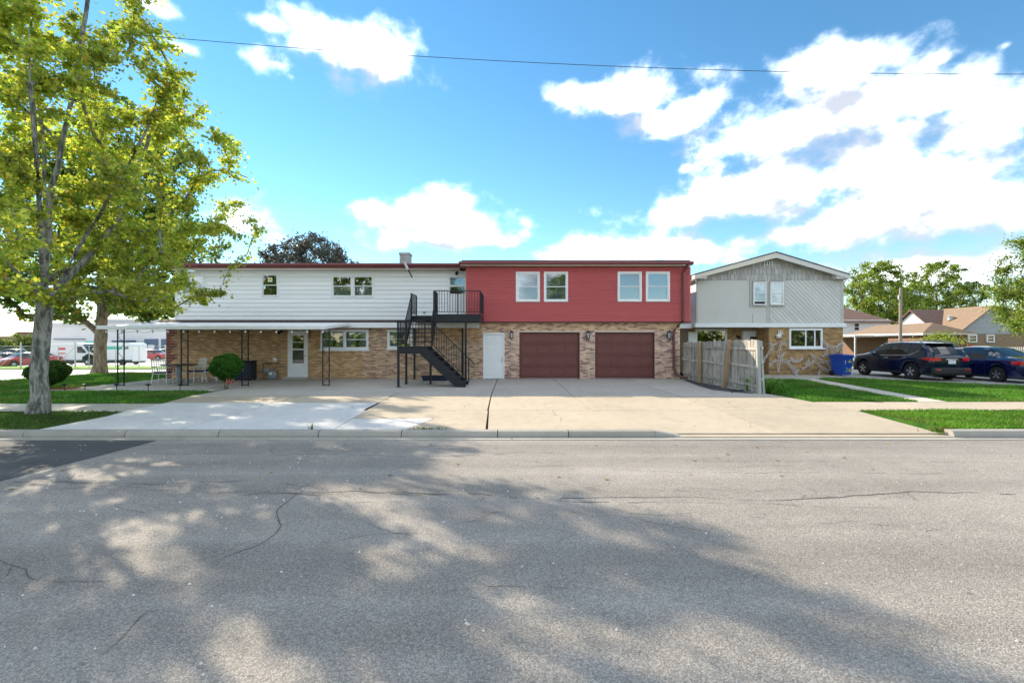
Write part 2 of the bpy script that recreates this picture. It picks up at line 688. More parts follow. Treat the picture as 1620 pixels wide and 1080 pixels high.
m_shingle_tan = M('tan_roof_shingles', (.235, .165, .112), .95, var=.16, vscale=5, bump=.4, bscale=30)
m_shingle_brown = M('brown_roof_shingles', (.17, .105, .08), .95, var=.2, vscale=6, bump=.4, bscale=30)
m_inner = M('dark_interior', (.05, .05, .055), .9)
m_blind = M('window_blind', (.55, .58, .60), .7, var=.05)
m_curtain = M('curtain', (.62, .62, .60), .85, var=.2, vscale=9, stretch=(3, 1, .3))
m_glass = glass_mat('window_glass')
m_glass_dk = glass_mat('dark_window_glass', (.45, .50, .52), .10)
m_grey_panel = M('grey_panel', (.62, .59, .545), .6, var=.03, vscale=2)
m_grey_board = M('grey_board', (.64, .61, .58), .6, rand=.05, var=.04)
m_grey_shingle = M('grey_shingle', (.47, .44, .42), .8, rand=.15, var=.12, vscale=14, stretch=(3, 1, .4))
m_grey_trim = M('grey_trim', (.52, .49, .46), .6, var=.05)
m_fence = M('weathered_fence_board', (.43, .40, .35), .9, rand=.2, var=.3, vscale=8, bump=.5, bscale=40, col2=(.24, .225, .19), c2scale=5, stretch=(4, 4, .4))
m_newpost = M('new_pine_post', (.42, .27, .13), .8, var=.15, vscale=6, stretch=(4, 4, .4))
m_oldpost = M('grey_post', (.36, .36, .34), .85, var=.2, vscale=6, stretch=(4, 4, .4))
m_blue = M('blue_bin_plastic', (.006, .06, .36), .35, spec=.5, var=.08)
m_yellow = M('yellow_paint', (.70, .55, .05), .6, var=.2, vscale=30)
m_green_p = M('green_paint', (.25, .50, .06), .6, var=.2, vscale=30)
m_web = M('web_fibre', (.66, .63, .62), .9)
m_bone = M('bone_plastic', (.72, .72, .68), .6)
m_rubber = M('tyre_rubber', (.015, .015, .016), .8)
m_rim = M('alloy_rim', (.55, .56, .58), .28, metal=.85)
m_carglass = M('car_glass', (.012, .014, .016), .06, spec=.7)
m_suv = M('black_car_paint', (.003, .007, .026), .12, spec=.25, coat=.7)
m_sedan = M('navy_car_paint', (.003, .006, .05), .16, spec=.5, coat=1)
m_redcar = M('red_car_paint', (.42, .02, .025), .25, coat=.7)
m_silver = M('silver_car_paint', (.50, .52, .54), .3, coat=.6)
m_vanw = M('white_van_paint', (.78, .79, .80), .3, coat=.5)
m_darkcar = M('dark_car_paint', (.03, .035, .045), .25, coat=.6)
m_bluecar = M('blue_car_paint', (.06, .10, .24), .25, coat=.6)
m_plastic = M('black_plastic', (.02, .021, .024), .55)
m_taillight = M('tail_light', (.55, .01, .012), .12, spec=.6, coat=1)
m_amber = M('amber_lens', (.6, .25, .05), .2, coat=1)
m_clearlens = M('clear_lens', (.6, .62, .65), .15, coat=1)
m_chrome = M('chrome', (.7, .7, .72), .12, metal=1)
m_plate = M('licence_plate', (.62, .64, .66), .5)
m_teal = M('teal_print', (.04, .48, .36), .5)
m_redprint = M('red_print', (.60, .06, .05), .5)
m_ware = M('warehouse_wall', (.62, .60, .60), .8, var=.05, vscale=.5)
m_dock = M('dock_door', (.10, .14, .20), .6)
m_galv = M('galvanised_steel', (.50, .51, .52), .45, metal=.5, var=.1)
m_pole = M('wooden_pole', (.27, .23, .19), .9, var=.2, stretch=(4, 4, .3))
m_bark = bark_mat('maple_bark', (.095, .09, .08), (.36, .35, .31), 13)
m_bark2 = bark_mat('brown_bark', (.13, .11, .08), (.30, .26, .19), 7)
m_leaf = leaf_mat('maple_leaf', 1.3, .58)
m_leaf_g = leaf_mat('green_leaf', 1.0, .4)
m_leaf_d = leaf_mat('dark_leaf', 1.0, .15, (1, 1, 1))
m_blade = leaf_mat('grass_blade', 1.0, .35, (1.1, 1.2, .5))
m_chair = M('white_metal_chair', (.68, .66, .62), .45, var=.05)
m_cushion = M('navy_cushion', (.03, .03, .065), .9)
m_bulb = M('lamp_bulb', (.8, .8, .75), .15, coat=1)
m_meter = M('meter_grey', (.30, .34, .36), .5)
m_copper = M('rusty_pipe', (.25, .11, .06), .7)
m_orange = M('orange_cover', (.75, .10, .03), .6)
m_far_brick = M('far_brick', (.26, .15, .10), .9, var=.12, vscale=6)
m_far_white = M('far_white_wall', (.78, .77, .74), .7, var=.03)
m_far_brown = M('far_brown_brick', (.30, .205, .13), .9, var=.12, vscale=6)
m_far_grey = M('far_grey_siding', (.40, .41, .42), .7, rand=.05)
m_gravel = M('pale_gravel', (.55, .53, .49), .95, rand=.2, var=.3, vscale=30)
m_mulch = M('red_mulch', (.28, .06, .05), .95, var=.3, vscale=30)

# ------------------------------------------------------------------ ground
def fall(x, y):
    """the lot beyond the left-hand lawn lies about a metre lower"""
    s = min(1, max(0, (-13 - x) / 6))
    s = s * s * (3 - 2 * s)
    return -min(max(y - 22, 0) * .031, 1.1) * s


def sheet(name, mat, xs, ys, dz, kind='structure', hfun=fall, parent=None):
    mb = MB()
    n = len(xs)
    mb.v = [(x, y, hfun(x, y) + dz) for y in ys for x in xs]
    for j in range(len(ys) - 1):
        for i in range(n - 1):
            mb.f.append((j * n + i, j * n + i + 1, (j + 1) * n + i + 1, (j + 1) * n + i))
            mb.c.append(None)
    return mb.build(name, mat, parent, kind=kind, fix=False)


XS = [-2000, -400, -120, -60, -40, -30, -25, -20, -19, -18, -17, -16, -15, -14, -13, -8, 0, 8, 20, 60, 200, 2000]
YS = [-2000, -300, -60, -20, 0, 5, 8, 12, 18, 22, 26, 32, 40, 48, 54, 57.5, 62, 80, 120, 300, 2500]
sheet('ground', m_earth, XS, YS, -.22)
sheet('road', m_road, [-90, -50, -20, -10, 0, 10, 20, 50, 90], [-4.5, 0, 4, 8.29], -.10, hfun=lambda x, y: 0)
# gutter pan of pale concrete along the kerb, both full and dropped lengths
gut = thing('gutter', None, None, kind='structure')
x = -30.0
while x < 40:
    MB().box(x + .006, x + 3.0 - .006, 8.29, 8.50, -.25, -.088).build('gutter_slab', m_kerb, gut)
    x += 3.0
# dark asphalt patch at the left
mb = MB()
mb.v = [(-30, 8.28, -.096), (-6.45, 8.28, -.096)] + [(-6.45 - .22 * t + .02 * math.sin(t * 9), 8.28 - 4.2 * t, -.096) for t in (.15, .3, .45, .6, .8, 1)] + [(-30, 4.0, -.096)]
mb.f = [tuple(range(len(mb.v)))]
mb.c = [None]
pt = mb.build('road_patch', m_patch, None, kind='structure')

# cracks in the old asphalt: thin wandering ribbons joined in one piece of the road
cr = MB()


def crack(pts, w=.008,  wander=.03, gap=.12, step=.05, z=-.0968, spur=True):
    pts = [Vector((p[0], p[1], 0)) for p in pts]
    path = []
    for a, b in zip(pts[:-1], pts[1:]):
        n = max(2, int((b - a).length / step))
        for i in range(n):
            path.append(a.lerp(b, i / n))
    path.append(pts[-1])
    off = 0.0
    vel = 0.0
    out = []
    for i, p in enumerate(path):
        d = (path[min(i + 1, len(path) - 1)] - path[max(i - 1, 0)]).normalized()
        nrm = Vector((-d.y, d.x, 0))
        vel = vel * .72 + random.gauss(0, wander * .33)
        off = (off + vel) * .97
        out.append((p + nrm * off, nrm))
    w = w * .62
    wv = w
    prev = None
    skip = 0
    for p, nrm in out:
        wv = max(w * .25, min(w * 2.0, wv + random.gauss(0, w * .3)))
        a, b = p + nrm * wv / 2, p - nrm * wv / 2
        if skip > 0:
            skip -= 1
            prev = None
            continue
        if random.random() < gap * .25:
            skip = random.randint(1, 5)
        if spur and random.random() < .035:
            q = p + nrm * random.choice((-1, 1)) * random.uniform(.06, .3) + Vector((random.uniform(-.15, .15), 0, 0))
            crack([(p.x, p.y), (q.x, q.y)], w * .8, .02, .2, .03, spur=False)
            prev = None if False else prev
        if prev is not None:
            cr.add([(prev[0].x, prev[0].y, z), (prev[1].x, prev[1].y, z), (b.x, b.y, z), (a.x, a.y, z)], [(0, 1, 2, 3)])
        prev = (a, b)
    return [o[0] for o in out]


def G8(x, y):
    return gnd(x, y, 1.8)


for (ya, xa, xb, w, gp) in [(783, 380, 1620, .013, .08), (795, 560, 1420, .010, .25), (717, 240, 895, .009, .15), (734, 640, 1250, .006, .6),
                            (741, 820, 1620, .005, .8), (726, 1000, 1600, .006, .5), (753, 20, 330, .010, .3), (762, 20, 470, .013, .1),
                            (777, 0, 700, .010, .15), (748, 1080, 1500, .006, .6), (812, 700, 1620, .004, .9), (838, 1000, 1620, .004, 1.2),
                            (932, 480, 900, .004, .9)]:
    a, b = G8(xa, ya), G8(xb, ya + 3)
    crack([a, ((a[0] + b[0]) / 2, (a[1] + b[1]) / 2 + random.uniform(-.04, .04)), b], w, .02, gp)
crack([G8(440, 697), G8(430, 712), G8(436, 719)], .010, .01, 0)
crack([G8(470, 780), G8(442, 806), G8(436, 832), G8(400, 858), G8(345, 880), G8(255, 938), G8(185, 1000), G8(110, 1060)], .009, .02, .02)
crack([G8(0, 885), G8(60, 896), G8(85, 908), G8(180, 909), G8(260, 893)], .008, .02, .05)
crack([G8(118, 748), G8(100, 762), G8(205, 776)], .009, .02, .05)
crack([G8(500, 738), G8(520, 752), G8(470, 780)], .006, .02, .3)
for i in range(26):
    x0, y0 = random.uniform(0, 1620), random.uniform(703, 840)
    a = G8(x0, y0)
    crack([a, (a[0] + random.uniform(-.5, .5), a[1] + random.uniform(-.35, .35)), (a[0] + random.uniform(-.9, .9), a[1] + random.uniform(-.5, .5))], .004, .02, .3)
cr.build('crack_network', m_crack, None, kind='stuff')
cr = MB()
for pts in ([gnd(893, 651), gnd(948, 650.5)], [gnd(1120, 646), gnd(1163, 645), gnd(1200, 645)], [gnd(860, 640), gnd(880, 662), gnd(872, 684)],
            [gnd(640, 622), gnd(700, 617), gnd(760, 615)], [gnd(430, 620), gnd(520, 617)], [gnd(1150, 655), gnd(1190, 668), gnd(1200, 680)], [gnd(800, 648), gnd(905, 634)]):
    crack(pts, .010, .02, .3, z=.0228)
cr.build('slab_cracks', m_crack, None, kind='stuff')
# loose grit and twigs on the asphalt
gr = MB()
for i in range(420):
    x0, y0 = random.uniform(-9, 12), random.uniform(2.0, 8.4)
    s = random.uniform(.006, .016)
    gr.add([(x0 - s, y0, -.099), (x0, y0 - s * .8, -.099), (x0 + s, y0, -.099), (x0, y0 + s * .7, -.099), (x0, y0, -.099 + s)],
           [(0, 1, 4), (1, 2, 4), (2, 3, 4), (3, 0, 4)])
gr.build('loose_grit', m_gravel, None, kind='stuff')

# ------------------------------------------------------------------ kerb
kerb = thing('kerb', None, None, kind='structure')


def kerb_prof(h):
    return [(8.50, -.26), (8.50, -.05), (8.515, h - .045), (8.53, h - .015), (8.56, h), (8.70, h), (8.70, -.26)]


x = -32.0
for i, L in enumerate([3.0] * 7 + [1.86, 1.9, 1.75, 1.87, 1.55, 1.8, 1.33, 1.62]):
    MB().prism_yz(kerb_prof(.022), x + .008, x + L - .008).build('kerb_stone', m_kerb, kerb)
    x += L
XK = x                                             # kerb drops after this point
MB().add([(XK, 8.50, -.25), (XK + .5, 8.50, -.25), (XK, 8.70, -.25), (XK + .5, 8.70, -.25),
          (XK, 8.51, -.04), (XK, 8.55, .018), (XK, 8.70, .02), (XK + .5, 8.51, -.083), (XK + .5, 8.55, -.075), (XK + .5, 8.70, -.06)],
         [(4, 5, 8, 7), (5, 6, 9, 8), (0, 1, 7, 4), (1, 3, 9, 8, 7), (0, 4, 5, 6, 2), (2, 6, 9, 3)]).build('kerb_stone', m_kerb, kerb)
x = 8.25
for L in (3.0, 3.0, 3.0, 3.0, 3.0, 3.0):
    MB().prism_yz(kerb_prof(.03), x + .008, x + L - .008).build('kerb_stone', m_kerb, kerb)
    x += L

# ------------------------------------------------------------------ driveway, apron, walks
drive = thing('driveway', None, None, kind='structure')
g = .011


def slab(poly, mat, parent=drive, z=.02, name='concrete_slab', t=.14):
    MB().prism_xy(poly, z - t, z).build(name, mat, parent)


def rslab(x0, x1, y0, y1, mat, parent=drive, z=.02):
    slab([(x0 + g, y0 + g), (x1 - g, y0 + g), (x1 - g, y1 - g), (x0 + g, y1 - g)], mat, parent, z)


# upper court in front of the house
rslab(-9.95, -6.55, 14.07, 20.46, m_conc_old)
rslab(-6.55, -3.75, 14.07, 20.46, m_conc_old)
rslab(-3.75, -.655, 14.07, 20.46, m_conc_old)
rslab(-.645, 1.87, 14.07, 20.46, m_conc_old)
rslab(1.87, 5.15, 14.07, 20.46, m_conc_old)
slab([(5.15 + g, 14.07 + g), (8.25, 14.07 + g), (8.05, 16), (7.75, 20.45), (5.15 + g, 20.46 - g)], m_conc_old)
# middle row
slab([(-9.5, 12.52), (-6.5 - g, 12.52), (-6.55 - g, 14.07 - g), (-9.93, 14.07 - g), (-9.85, 13.4)], m_conc_tan)
rslab(-6.52, -3.66, 12.51, 14.07, m_conc_tan)
slab([(-3.66 + g, 11.1 + g), (-.6 - g, 11.1 + g), (-.65 - g, 14.07 - g), (-3.73 + g, 14.07 - g)], m_conc_tan)
slab([(-.58 + g, 11.1 + g), (1.93 - g, 11.1 + g), (1.87 - g, 14.07 - g), (-.64 + g, 14.07 - g)], m_conc_tan)
slab([(1.94 + g, 11.1 + g), (5.05 - g, 11.1 + g), (5.1 - g, 14.07 - g), (1.88 + g, 14.07 - g)], m_conc_tan)
slab([(5.06 + g, 11.1 + g), (8.4 - g, 11.1 + g), (8.35, 12.7), (8.3, 14.07 - g), (5.12 + g, 14.07 - g)], m_conc_tan)
# front row down to the kerb
slab([(-9.05, 8.72), (-6.35 - g, 8.72), (-6.48 - g, 12.5), (-9.5, 12.5), (-9.35, 11.0), (-9.1, 10.2)], m_conc_white)
slab([(-6.35 + g, 8.72), (-3.42 - g, 8.72), (-3.62 - g, 12.5), (-6.48 + g, 12.5)], m_conc_white)
slab([(-3.42 + g, 8.72), (-2.02 - g, 8.72), (-1.72 - g, 9.95 - g), (-3.48 + g, 9.95 - g)], m_conc_white)
slab([(-2.02 + g, 8.72), (-.5 - g, 8.72), (-.58 - g, 11.1 - g), (-3.56 + g, 11.1 - g), (-3.49 + g, 9.95 + g), (-1.70 + g, 9.95 + g)], m_conc_tan)
slab([(-.47 + g, 8.72), (XK - g, 8.72), (XK - g, 11.1 - g), (-.57 + g, 11.1 - g)], m_conc_tan)
# sloping apron where the kerb is dropped
for (xa, xb, xc, xd) in ((XK, 2.06, 1.94, XK), (2.06, 5.1, 5.05, 1.95), (5.1, 8.2, 8.4, 5.06)):
    MB().add([(xa + g, 8.72, -.055), (xb - g, 8.72, -.055), (xc - g, 11.1 - g, .02), (xd + g, 11.1 - g, .02),
              (xa + g, 8.72, -.2), (xb - g, 8.72, -.2), (xc - g, 11.1 - g, -.2), (xd + g, 11.1 - g, -.2)],
             [(0, 1, 2, 3), (4, 7, 6, 5), (0, 4, 5, 1), (1, 5, 6, 2), (2, 6, 7, 3), (3, 7, 4, 0)]).build('concrete_slab', m_conc_tan, drive)
MB().box(XK + .5, 8.24, 8.50, 8.71, -.25, -.075).build('concrete_slab', m_conc_tan, drive)
jr = MB()
jr.box(-10, 8.3, 8.705, 20.47, -.13, -.075)
jr.build('joint_bed', m_soil, drive)
# weeds in the joints
for (wx, wy, n, nm) in ((-1.6, 8.71, 60, 0), (-3.85, 8.74, 14, 1), (8.3, 8.75, 90, 0)):
    wd = MB()
    for i in range(n):
        xx, yy = wx + random.gauss(0, .16 if not nm else .02), wy + random.gauss(0, .02)
        h = random.uniform(.02, .06) * (2.0 if nm else 1)
        a = random.uniform(0, 6.28)
        dx, dy = math.cos(a) * .012, math.sin(a) * .012
        lx, ly = random.gauss(0, .03), random.gauss(0, .02)
        cc = random.choice([(.10, .16, .03), (.16, .17, .05), (.20, .17, .06)])
        wd.add([(xx - dx, yy - dy, -.03), (xx + dx, yy + dy, -.03), (xx + lx + dx, yy + ly, h), (xx + lx, yy + ly, h + .02)], [(0, 1, 2, 3)], cc)
    wd.build('weeds', m_blade, None, kind='stuff', fix=False)

# dark asphalt strip at the fence foot
mb = MB()
pl = [(7.45, 19.9), (7.05, 17.2), (6.95, 15.8), (7.35, 15.1), (7.82, 14.65), (7.84, 17), (7.72, 20.0)]
mb.v = [(a, b, .0245) for a, b in pl]
mb.f = [tuple(range(len(pl)))]
mb.c = [None]
mb.build('asphalt_strip', m_patch, None, kind='structure')
cr2 = MB()
pp = [gnd(1157, 622), gnd(1160, 619.5), gnd(1172, 618.8), gnd(1190, 618.3)]
cr2.tube([(a, b, .035) for a, b in pp], .018, 6)
tag(cr2.build('hose', m_black, None), 'short black hose lying on the drive at the fence foot', 'hose')

# sidewalks
walk_l = thing('sidewalk', None, None, kind='structure')
x = -45.0
while x < -11.1:
    slab([(x + g, 10.95), (x + 1.7 - g, 10.95), (x + 1.7 - g, 12.35), (x + g, 12.35)], m_walk, walk_l, .015)
    x += 1.7
slab([(x + g, 10.95), (-9.37, 10.95), (-9.52, 12.35), (x + g, 12.35)], m_walk, walk_l, .015)
x = 8.42
while x < 30:
    slab([(x + g, 11.1), (x + 1.75 - g, 11.1), (x + 1.75 - g, 12.7), (x + g, 12.7)], m_conc_tan, walk_l, .015)
    x += 1.75
# neighbour's walk, porch slab and car pad
nb_walk = thing('front_walk', None, None, kind='structure')
wa = [(13.35, 21.0), (11.75, 12.72)]
for i in range(6):
    t0, t1 = i / 6, (i + 1) / 6
    xa, ya = wa[0][0] + (wa[1][0] - wa[0][0]) * t0, wa[0][1] + (wa[1][1] - wa[0][1]) * t0
    xb, yb = wa[0][0] + (wa[1][0] - wa[0][0]) * t1, wa[0][1] + (wa[1][1] - wa[0][1]) * t1
    slab([(xb - .4, yb + g), (xb + .42, yb + g), (xa + .42, ya - g), (xa - .4, ya - g)], m_walk, nb_walk, .02)
porch = thing('porch_slab', None, None, kind='structure')
slab([(9.6, 20.2), (12.9, 20.0), (14.2, 21.0), (15.6, 21.02), (17.2, 21.3), (17.2, 24.2), (9.6, 24.2)], m_conc_old, porch, .025)
pad = thing('car_pad', None, None, kind='structure')
slab([(15.8, 21.0), (17.0, 19.6), (18.2, 18.2), (19.9, 17.0), (40, 15.5), (40, 30), (17.21, 30), (17.21, 21.28)], m_conc_old, pad, .022)

# patio left of the house
patio = thing('patio', None, None, kind='structure')
slab([(-15.7, 15.75), (-13.1, 15.75), (-13.1, 20.46), (-15.7, 20.46)], m_conc_old, patio, .03)
slab([(-13.08, 15.75), (-10.6, 15.95), (-10.6, 20.46), (-13.08, 20.46)], m_conc_old, patio, .03)
slab([(-10.58, 16.2), (-9.97, 16.6), (-9.97, 20.46), (-10.58, 20.46)], m_conc_old, patio, .03)

# ------------------------------------------------------------------ lawns (soil sheet + blades)
def lawn(name, poly, z, density, h0=.035, h1=.075, cols=None, sheet_mat=m_lawn):
    mb = MB()
    mb.prism_xy(poly, z - .2, z)
    base = mb.build(name, sheet_mat, None, kind='structure')
    xs = [p[0] for p in poly]
    ys = [p[1] for p in poly]
    n = int(density)
    P = rng.uniform((min(xs), min(ys)), (max(xs), max(ys)), (n, 2))
    inside = np.zeros(n, bool)
    for i in range(len(poly)):
        (xa, ya), (xb, yb) = poly[i], poly[(i + 1) % len(poly)]
        if ya == yb:
            continue
        c = ((ya > P[:, 1]) != (yb > P[:, 1])) & (P[:, 0] < (xb - xa) * (P[:, 1] - ya) / (yb - ya) + xa)
        inside ^= c
    P = P[inside]
    n = len(P)
    clump = np.sin(P[:, 0] * 2.1 + 1.7 * np.sin(P[:, 1] * 1.3)) * np.sin(P[:, 1] * 2.7 + np.sin(P[:, 0] * 1.9))
    h = rng.uniform(h0, h1, n) * (1 + .35 * clump)
    a = rng.uniform(0, 2 * np.pi, n)
    wdt = rng.uniform(.006, .012, n)
    lean = rng.normal(0, .03, (n, 2))
    V = np.zeros((n, 3, 3))
    V[:, 0, 0] = P[:, 0] - np.cos(a) * wdt
    V[:, 0, 1] = P[:, 1] - np.sin(a) * wdt
    V[:, 1, 0] = P[:, 0] + np.cos(a) * wdt
    V[:, 1, 1] = P[:, 1] + np.sin(a) * wdt
    V[:, 0, 2] = V[:, 1, 2] = z - .004
    V[:, 2, :2] = P + lean
    V[:, 2, 2] = z + h
    cols = np.array(cols or [(.07, .20, .022), (.095, .25, .028), (.05, .15, .018), (.14, .26, .04)])
    c = cols[rng.integers(0, len(cols), n)] * rng.uniform(.7, 1.25, (n, 1)) * (1 + .32 * clump)[:, None]
    dry = np.sin(P[:, 0] * 1.1 + 2.3 * np.sin(P[:, 1] * .7 + 1)) * np.sin(P[:, 1] * 1.6 + 1.5 * np.sin(P[:, 0] * .9)) + rng.normal(0, .35, n)
    straw = dry > .95
    c[straw] = np.array([.24, .21, .08]) * rng.uniform(.7, 1.2, (int(straw.sum()), 1))
    o = poly_mesh('grass', V.reshape(-1, 3), 3, c, m_blade)
    o['kind'] = 'stuff'
    return base


def poly_mesh(name, V, k, c, mat, parent=None, smooth=False):
    """n polygons of k vertices each, coloured per polygon"""
    nv = len(V)
    n = nv // k
    me = bpy.data.meshes.new(name)
    me.vertices.add(nv)
    if parent is not None:
        V = V - np.array(root_of(parent).location)[None]
    me.vertices.foreach_set('co', np.ascontiguousarray(V, dtype=np.float32).ravel())
    me.loops.add(nv)
    me.loops.foreach_set('vertex_index', np.arange(nv, dtype=np.int32))
    me.polygons.add(n)
    me.polygons.foreach_set('loop_start', np.arange(0, nv, k, dtype=np.int32))
    me.polygons.foreach_set('loop_total', np.full(n, k, dtype=np.int32))
    at = me.color_attributes.new('Col', 'FLOAT_COLOR', 'POINT')
    cc = np.ones((n, k, 4), np.float32)
    cc[:, :, :3] = np.clip(c, 0, 1)[:, None, :]
    at.data.foreach_set('color', cc.ravel())
    me.update(calc_edges=True)
    me.validate()
    me.materials.append(mat)
    o = bpy.data.objects.new(name, me)
    COL.objects.link(o)
    o.parent = parent
    return o


lawn('lawn', [(-22.0, 12.37), (-9.55, 12.37), (-9.7, 13.2), (-9.98, 14.1), (-10.05, 15.3), (-10.6, 15.6), (-13.1, 15.45), (-15.75, 15.45), (-15.75, 21.5),
              (-16.0, 24.5), (-21.5, 24.5), (-22.0, 20)], .02, 95000)
lawn('lawn', [(-30, 8.72), (-9.07, 8.72), (-9.12, 10.15), (-9.36, 10.93), (-30, 10.93)], .015, 60000, .03, .06,
     [(.07, .14, .022), (.09, .16, .03), (.13, .16, .05), (.06, .12, .02)])
lawn('lawn', [(8.42, 12.72), (11.35, 12.72), (12.6, 19.4), (12.3, 20.0), (9.3, 20.2), (8.1, 18), (8.4, 15)], .02, 45000)
lawn('lawn', [(12.2, 12.72), (30, 12.72), (30, 16.2), (19.8, 16.95), (18.1, 18.15), (16.9, 19.55), (15.65, 20.95), (14.3, 20.95), (13.7, 20.3)], .02, 85000,
     .035, .075, [(.08, .22, .02), (.11, .26, .025), (.06, .17, .018), (.15, .25, .04)])
lawn('lawn', [(8.45, 8.74), (30, 8.74), (30, 11.08), (8.45, 11.08)], .02, 85000, .035, .07, [(.09, .22, .02), (.12, .26, .025), (.07, .18, .018), (.16, .25, .04)])
# pale gravel edging of the patio and red mulch by the shrub
ge = MB()
for i in range(2600):
    xx = random.uniform(-17.0, -10.2)
    yy = 15.6 + random.gauss(0, .06)
    s = random.uniform(.012, .03)
    ge.add([(xx - s, yy, .02), (xx, yy - s, .02), (xx + s, yy, .02), (xx, yy + s, .02), (xx + s * .2, yy, .02 + s * 1.1)], [(0, 1, 4), (1, 2, 4), (2, 3, 4), (3, 0, 4)])
ge.build('gravel', m_gravel, None, kind='stuff')
mu = MB()
for i in range(700):
    xx = -15.9 + random.gauss(0, .35)
    yy = 15.95 + random.gauss(0, .16)
    s = random.uniform(.015, .035)
    mu.add([(xx - s, yy, .025), (xx, yy - s, .025), (xx + s, yy, .025), (xx, yy + s, .025), (xx, yy, .03 + s)], [(0, 1, 4), (1, 2, 4), (2, 3, 4), (3, 0, 4)])
mu.build('mulch', m_mulch, None, kind='stuff')

# side street, far verge and parking lot on the left
sheet('street', m_lot, [-90, -70, -50, -40, -34, -30, -26, -22.2], [8.75, 12, 16, 20, 22, 24, 27, 30, 33, 36.5], -.10)
sheet('street_slip', m_lot, [-22.2, -20, -18, -16, -14], [24.6, 27, 30, 33, 36.5], -.10)
vg = sheet('verge', grass_ground('verge_grass', (.12, .26, .02), (.20, .34, .04)), [-90, -70, -50, -40, -30, -20, -14], [36.5, 39, 42, 46], -.04)
sheet('parking_lot', m_lot, [-140, -100, -70, -50, -40, -30, -20, -14], [46, 50, 54, 57.5, 62, 80, 99], -.06)

# ------------------------------------------------------------------ walls, boards, bricks, windows
def wall_panel(mb, x0, x1, z0, z1, y0, y1, ops):
    xs = sorted({x0, x1} | {min(max(v, x0), x1) for o in ops for v in o[:2]})
    zs = sorted({z0, z1} | {min(max(v, z0), z1) for o in ops for v in o[2:]})
    for i in range(len(xs) - 1):
        for j in range(len(zs) - 1):
            cx, cz = (xs[i] + xs[i + 1]) / 2, (zs[j] + zs[j + 1]) / 2
            if any(o[0] < cx < o[1] and o[2] < cz < o[3] for o in ops):
                continue
            mb.box(xs[i], xs[i + 1], y0, y1, zs[j], zs[j + 1])


def lap_boards(parent, name, mat, x0, x1, z0, z1, n, y, ops, proud=.02, jitter=0, gap=.012, dutch=False):
    dz = (z1 - z0) / n
    for r in range(n):
        za, zb = z0 + r * dz, z0 + (r + 1) * dz
        xs = sorted({x0, x1} | {min(max(v, x0), x1) for o in ops if o[2] < zb - .004 and o[3] > za + .004 for v in o[:2]})
        segs = []
        for a, b in zip(xs[:-1], xs[1:]):
            if b - a < 1e-4:
                continue
            cx = (a + b) / 2
            lo, hi = [(za, zb)], None
            for o in ops:
                if o[0] < cx < o[1]:
                    nl = []
                    for (p, q) in lo:
                        if o[3] <= p or o[2] >= q:
                            nl.append((p, q))
                            continue
                        if o[2] > p + .01:
                            nl.append((p, o[2]))
                        if o[3] < q - .01:
                            nl.append((o[3], q))
                    lo = nl
            for iv in lo:
                if segs and segs[-1][2:] == iv and abs(segs[-1][1] - a) < 1e-6:
                    segs[-1] = (segs[-1][0], b, *iv)
                else:
                    segs.append((a, b, *iv))
        for (a, b, p, q) in segs:
            j = random.uniform(-jitter, jitter)
            if dutch and q - p > dz * .9:
                zq, zm = q - gap, p + (q - p) * .52
                ya, yt = y - proud - .003, y - .004
                MB().add([(a, ya, p), (b, ya, p), (b, ya - .002, zm), (a, ya - .002, zm), (b, yt, zq), (a, yt, zq), (a, y, p), (b, y, p), (b, y, zq), (a, y, zq)],
                         [(0, 1, 2, 3), (3, 2, 4, 5), (0, 6, 7, 1), (5, 4, 8, 9), (0, 3, 5, 9, 6), (1, 7, 8, 4, 2)]).build(name, mat, parent)
                continue
            if q - p > .05:
                q = q - gap
            yb = y - proud * (1 - (p - za) / dz) - .003 + j
            yt = y - proud * (1 - (q - za) / dz) - .003 + j
            MB().add([(a, yb, p), (b, yb, p), (b, y, p), (a, y, p), (a, yt, q), (b, yt, q), (b, y, q), (a, y, q)],
                     [(0, 1, 5, 4), (0, 3, 2, 1), (0, 4, 7, 3), (1, 2, 6, 5), (4, 5, 6, 7)]).build(name, mat, parent)


def brickwork(parent, x0, x1, z0, z1, y, ops, pal, mat=m_brick, L=.203, H=.0685, proud=.011, holes=None):
    mb = MB()
    n = int((z1 - z0) / H)
    H = (z1 - z0) / n
    for r in range(n):
        za, zb = z0 + r * H + .006, z0 + (r + 1) * H - .006
        cz = (za + zb) / 2
        cuts = [(o[0], o[1]) for o in ops if o[2] < zb and o[3] > za]
        x = x0 - (.5 * L if r % 2 else 0)
        while x < x1:
            a, b = max(x + .005, x0), min(x + L - .005, x1)
            x += L
            iv = [(a, b)] if b - a > .02 else []
            for (p, q) in cuts:
                ni = []
                for (s, e) in iv:
                    if q <= s or p >= e:
                        ni.append((s, e))
                        continue
                    if p - s > .02:
                        ni.append((s, p))
                    if e - q > .02:
                        ni.append((q, e))
                iv = ni
            for (s, e) in iv:
                c = pal((s + e) / 2, cz, r)
                yf = y - proud + random.uniform(-.003, .003)
                mb.add([(s, yf, za), (e, yf, za), (e, yf, zb), (s, yf, zb), (s, y, za), (e, y, za), (e, y, zb), (s, y, zb)],
                       [(0, 1, 2, 3), (0, 4, 5, 1), (1, 5, 6, 2), (2, 6, 7, 3), (3, 7, 4, 0)], c)
    return mb.build('brickwork', mat, parent, kind='stuff', fix=False)


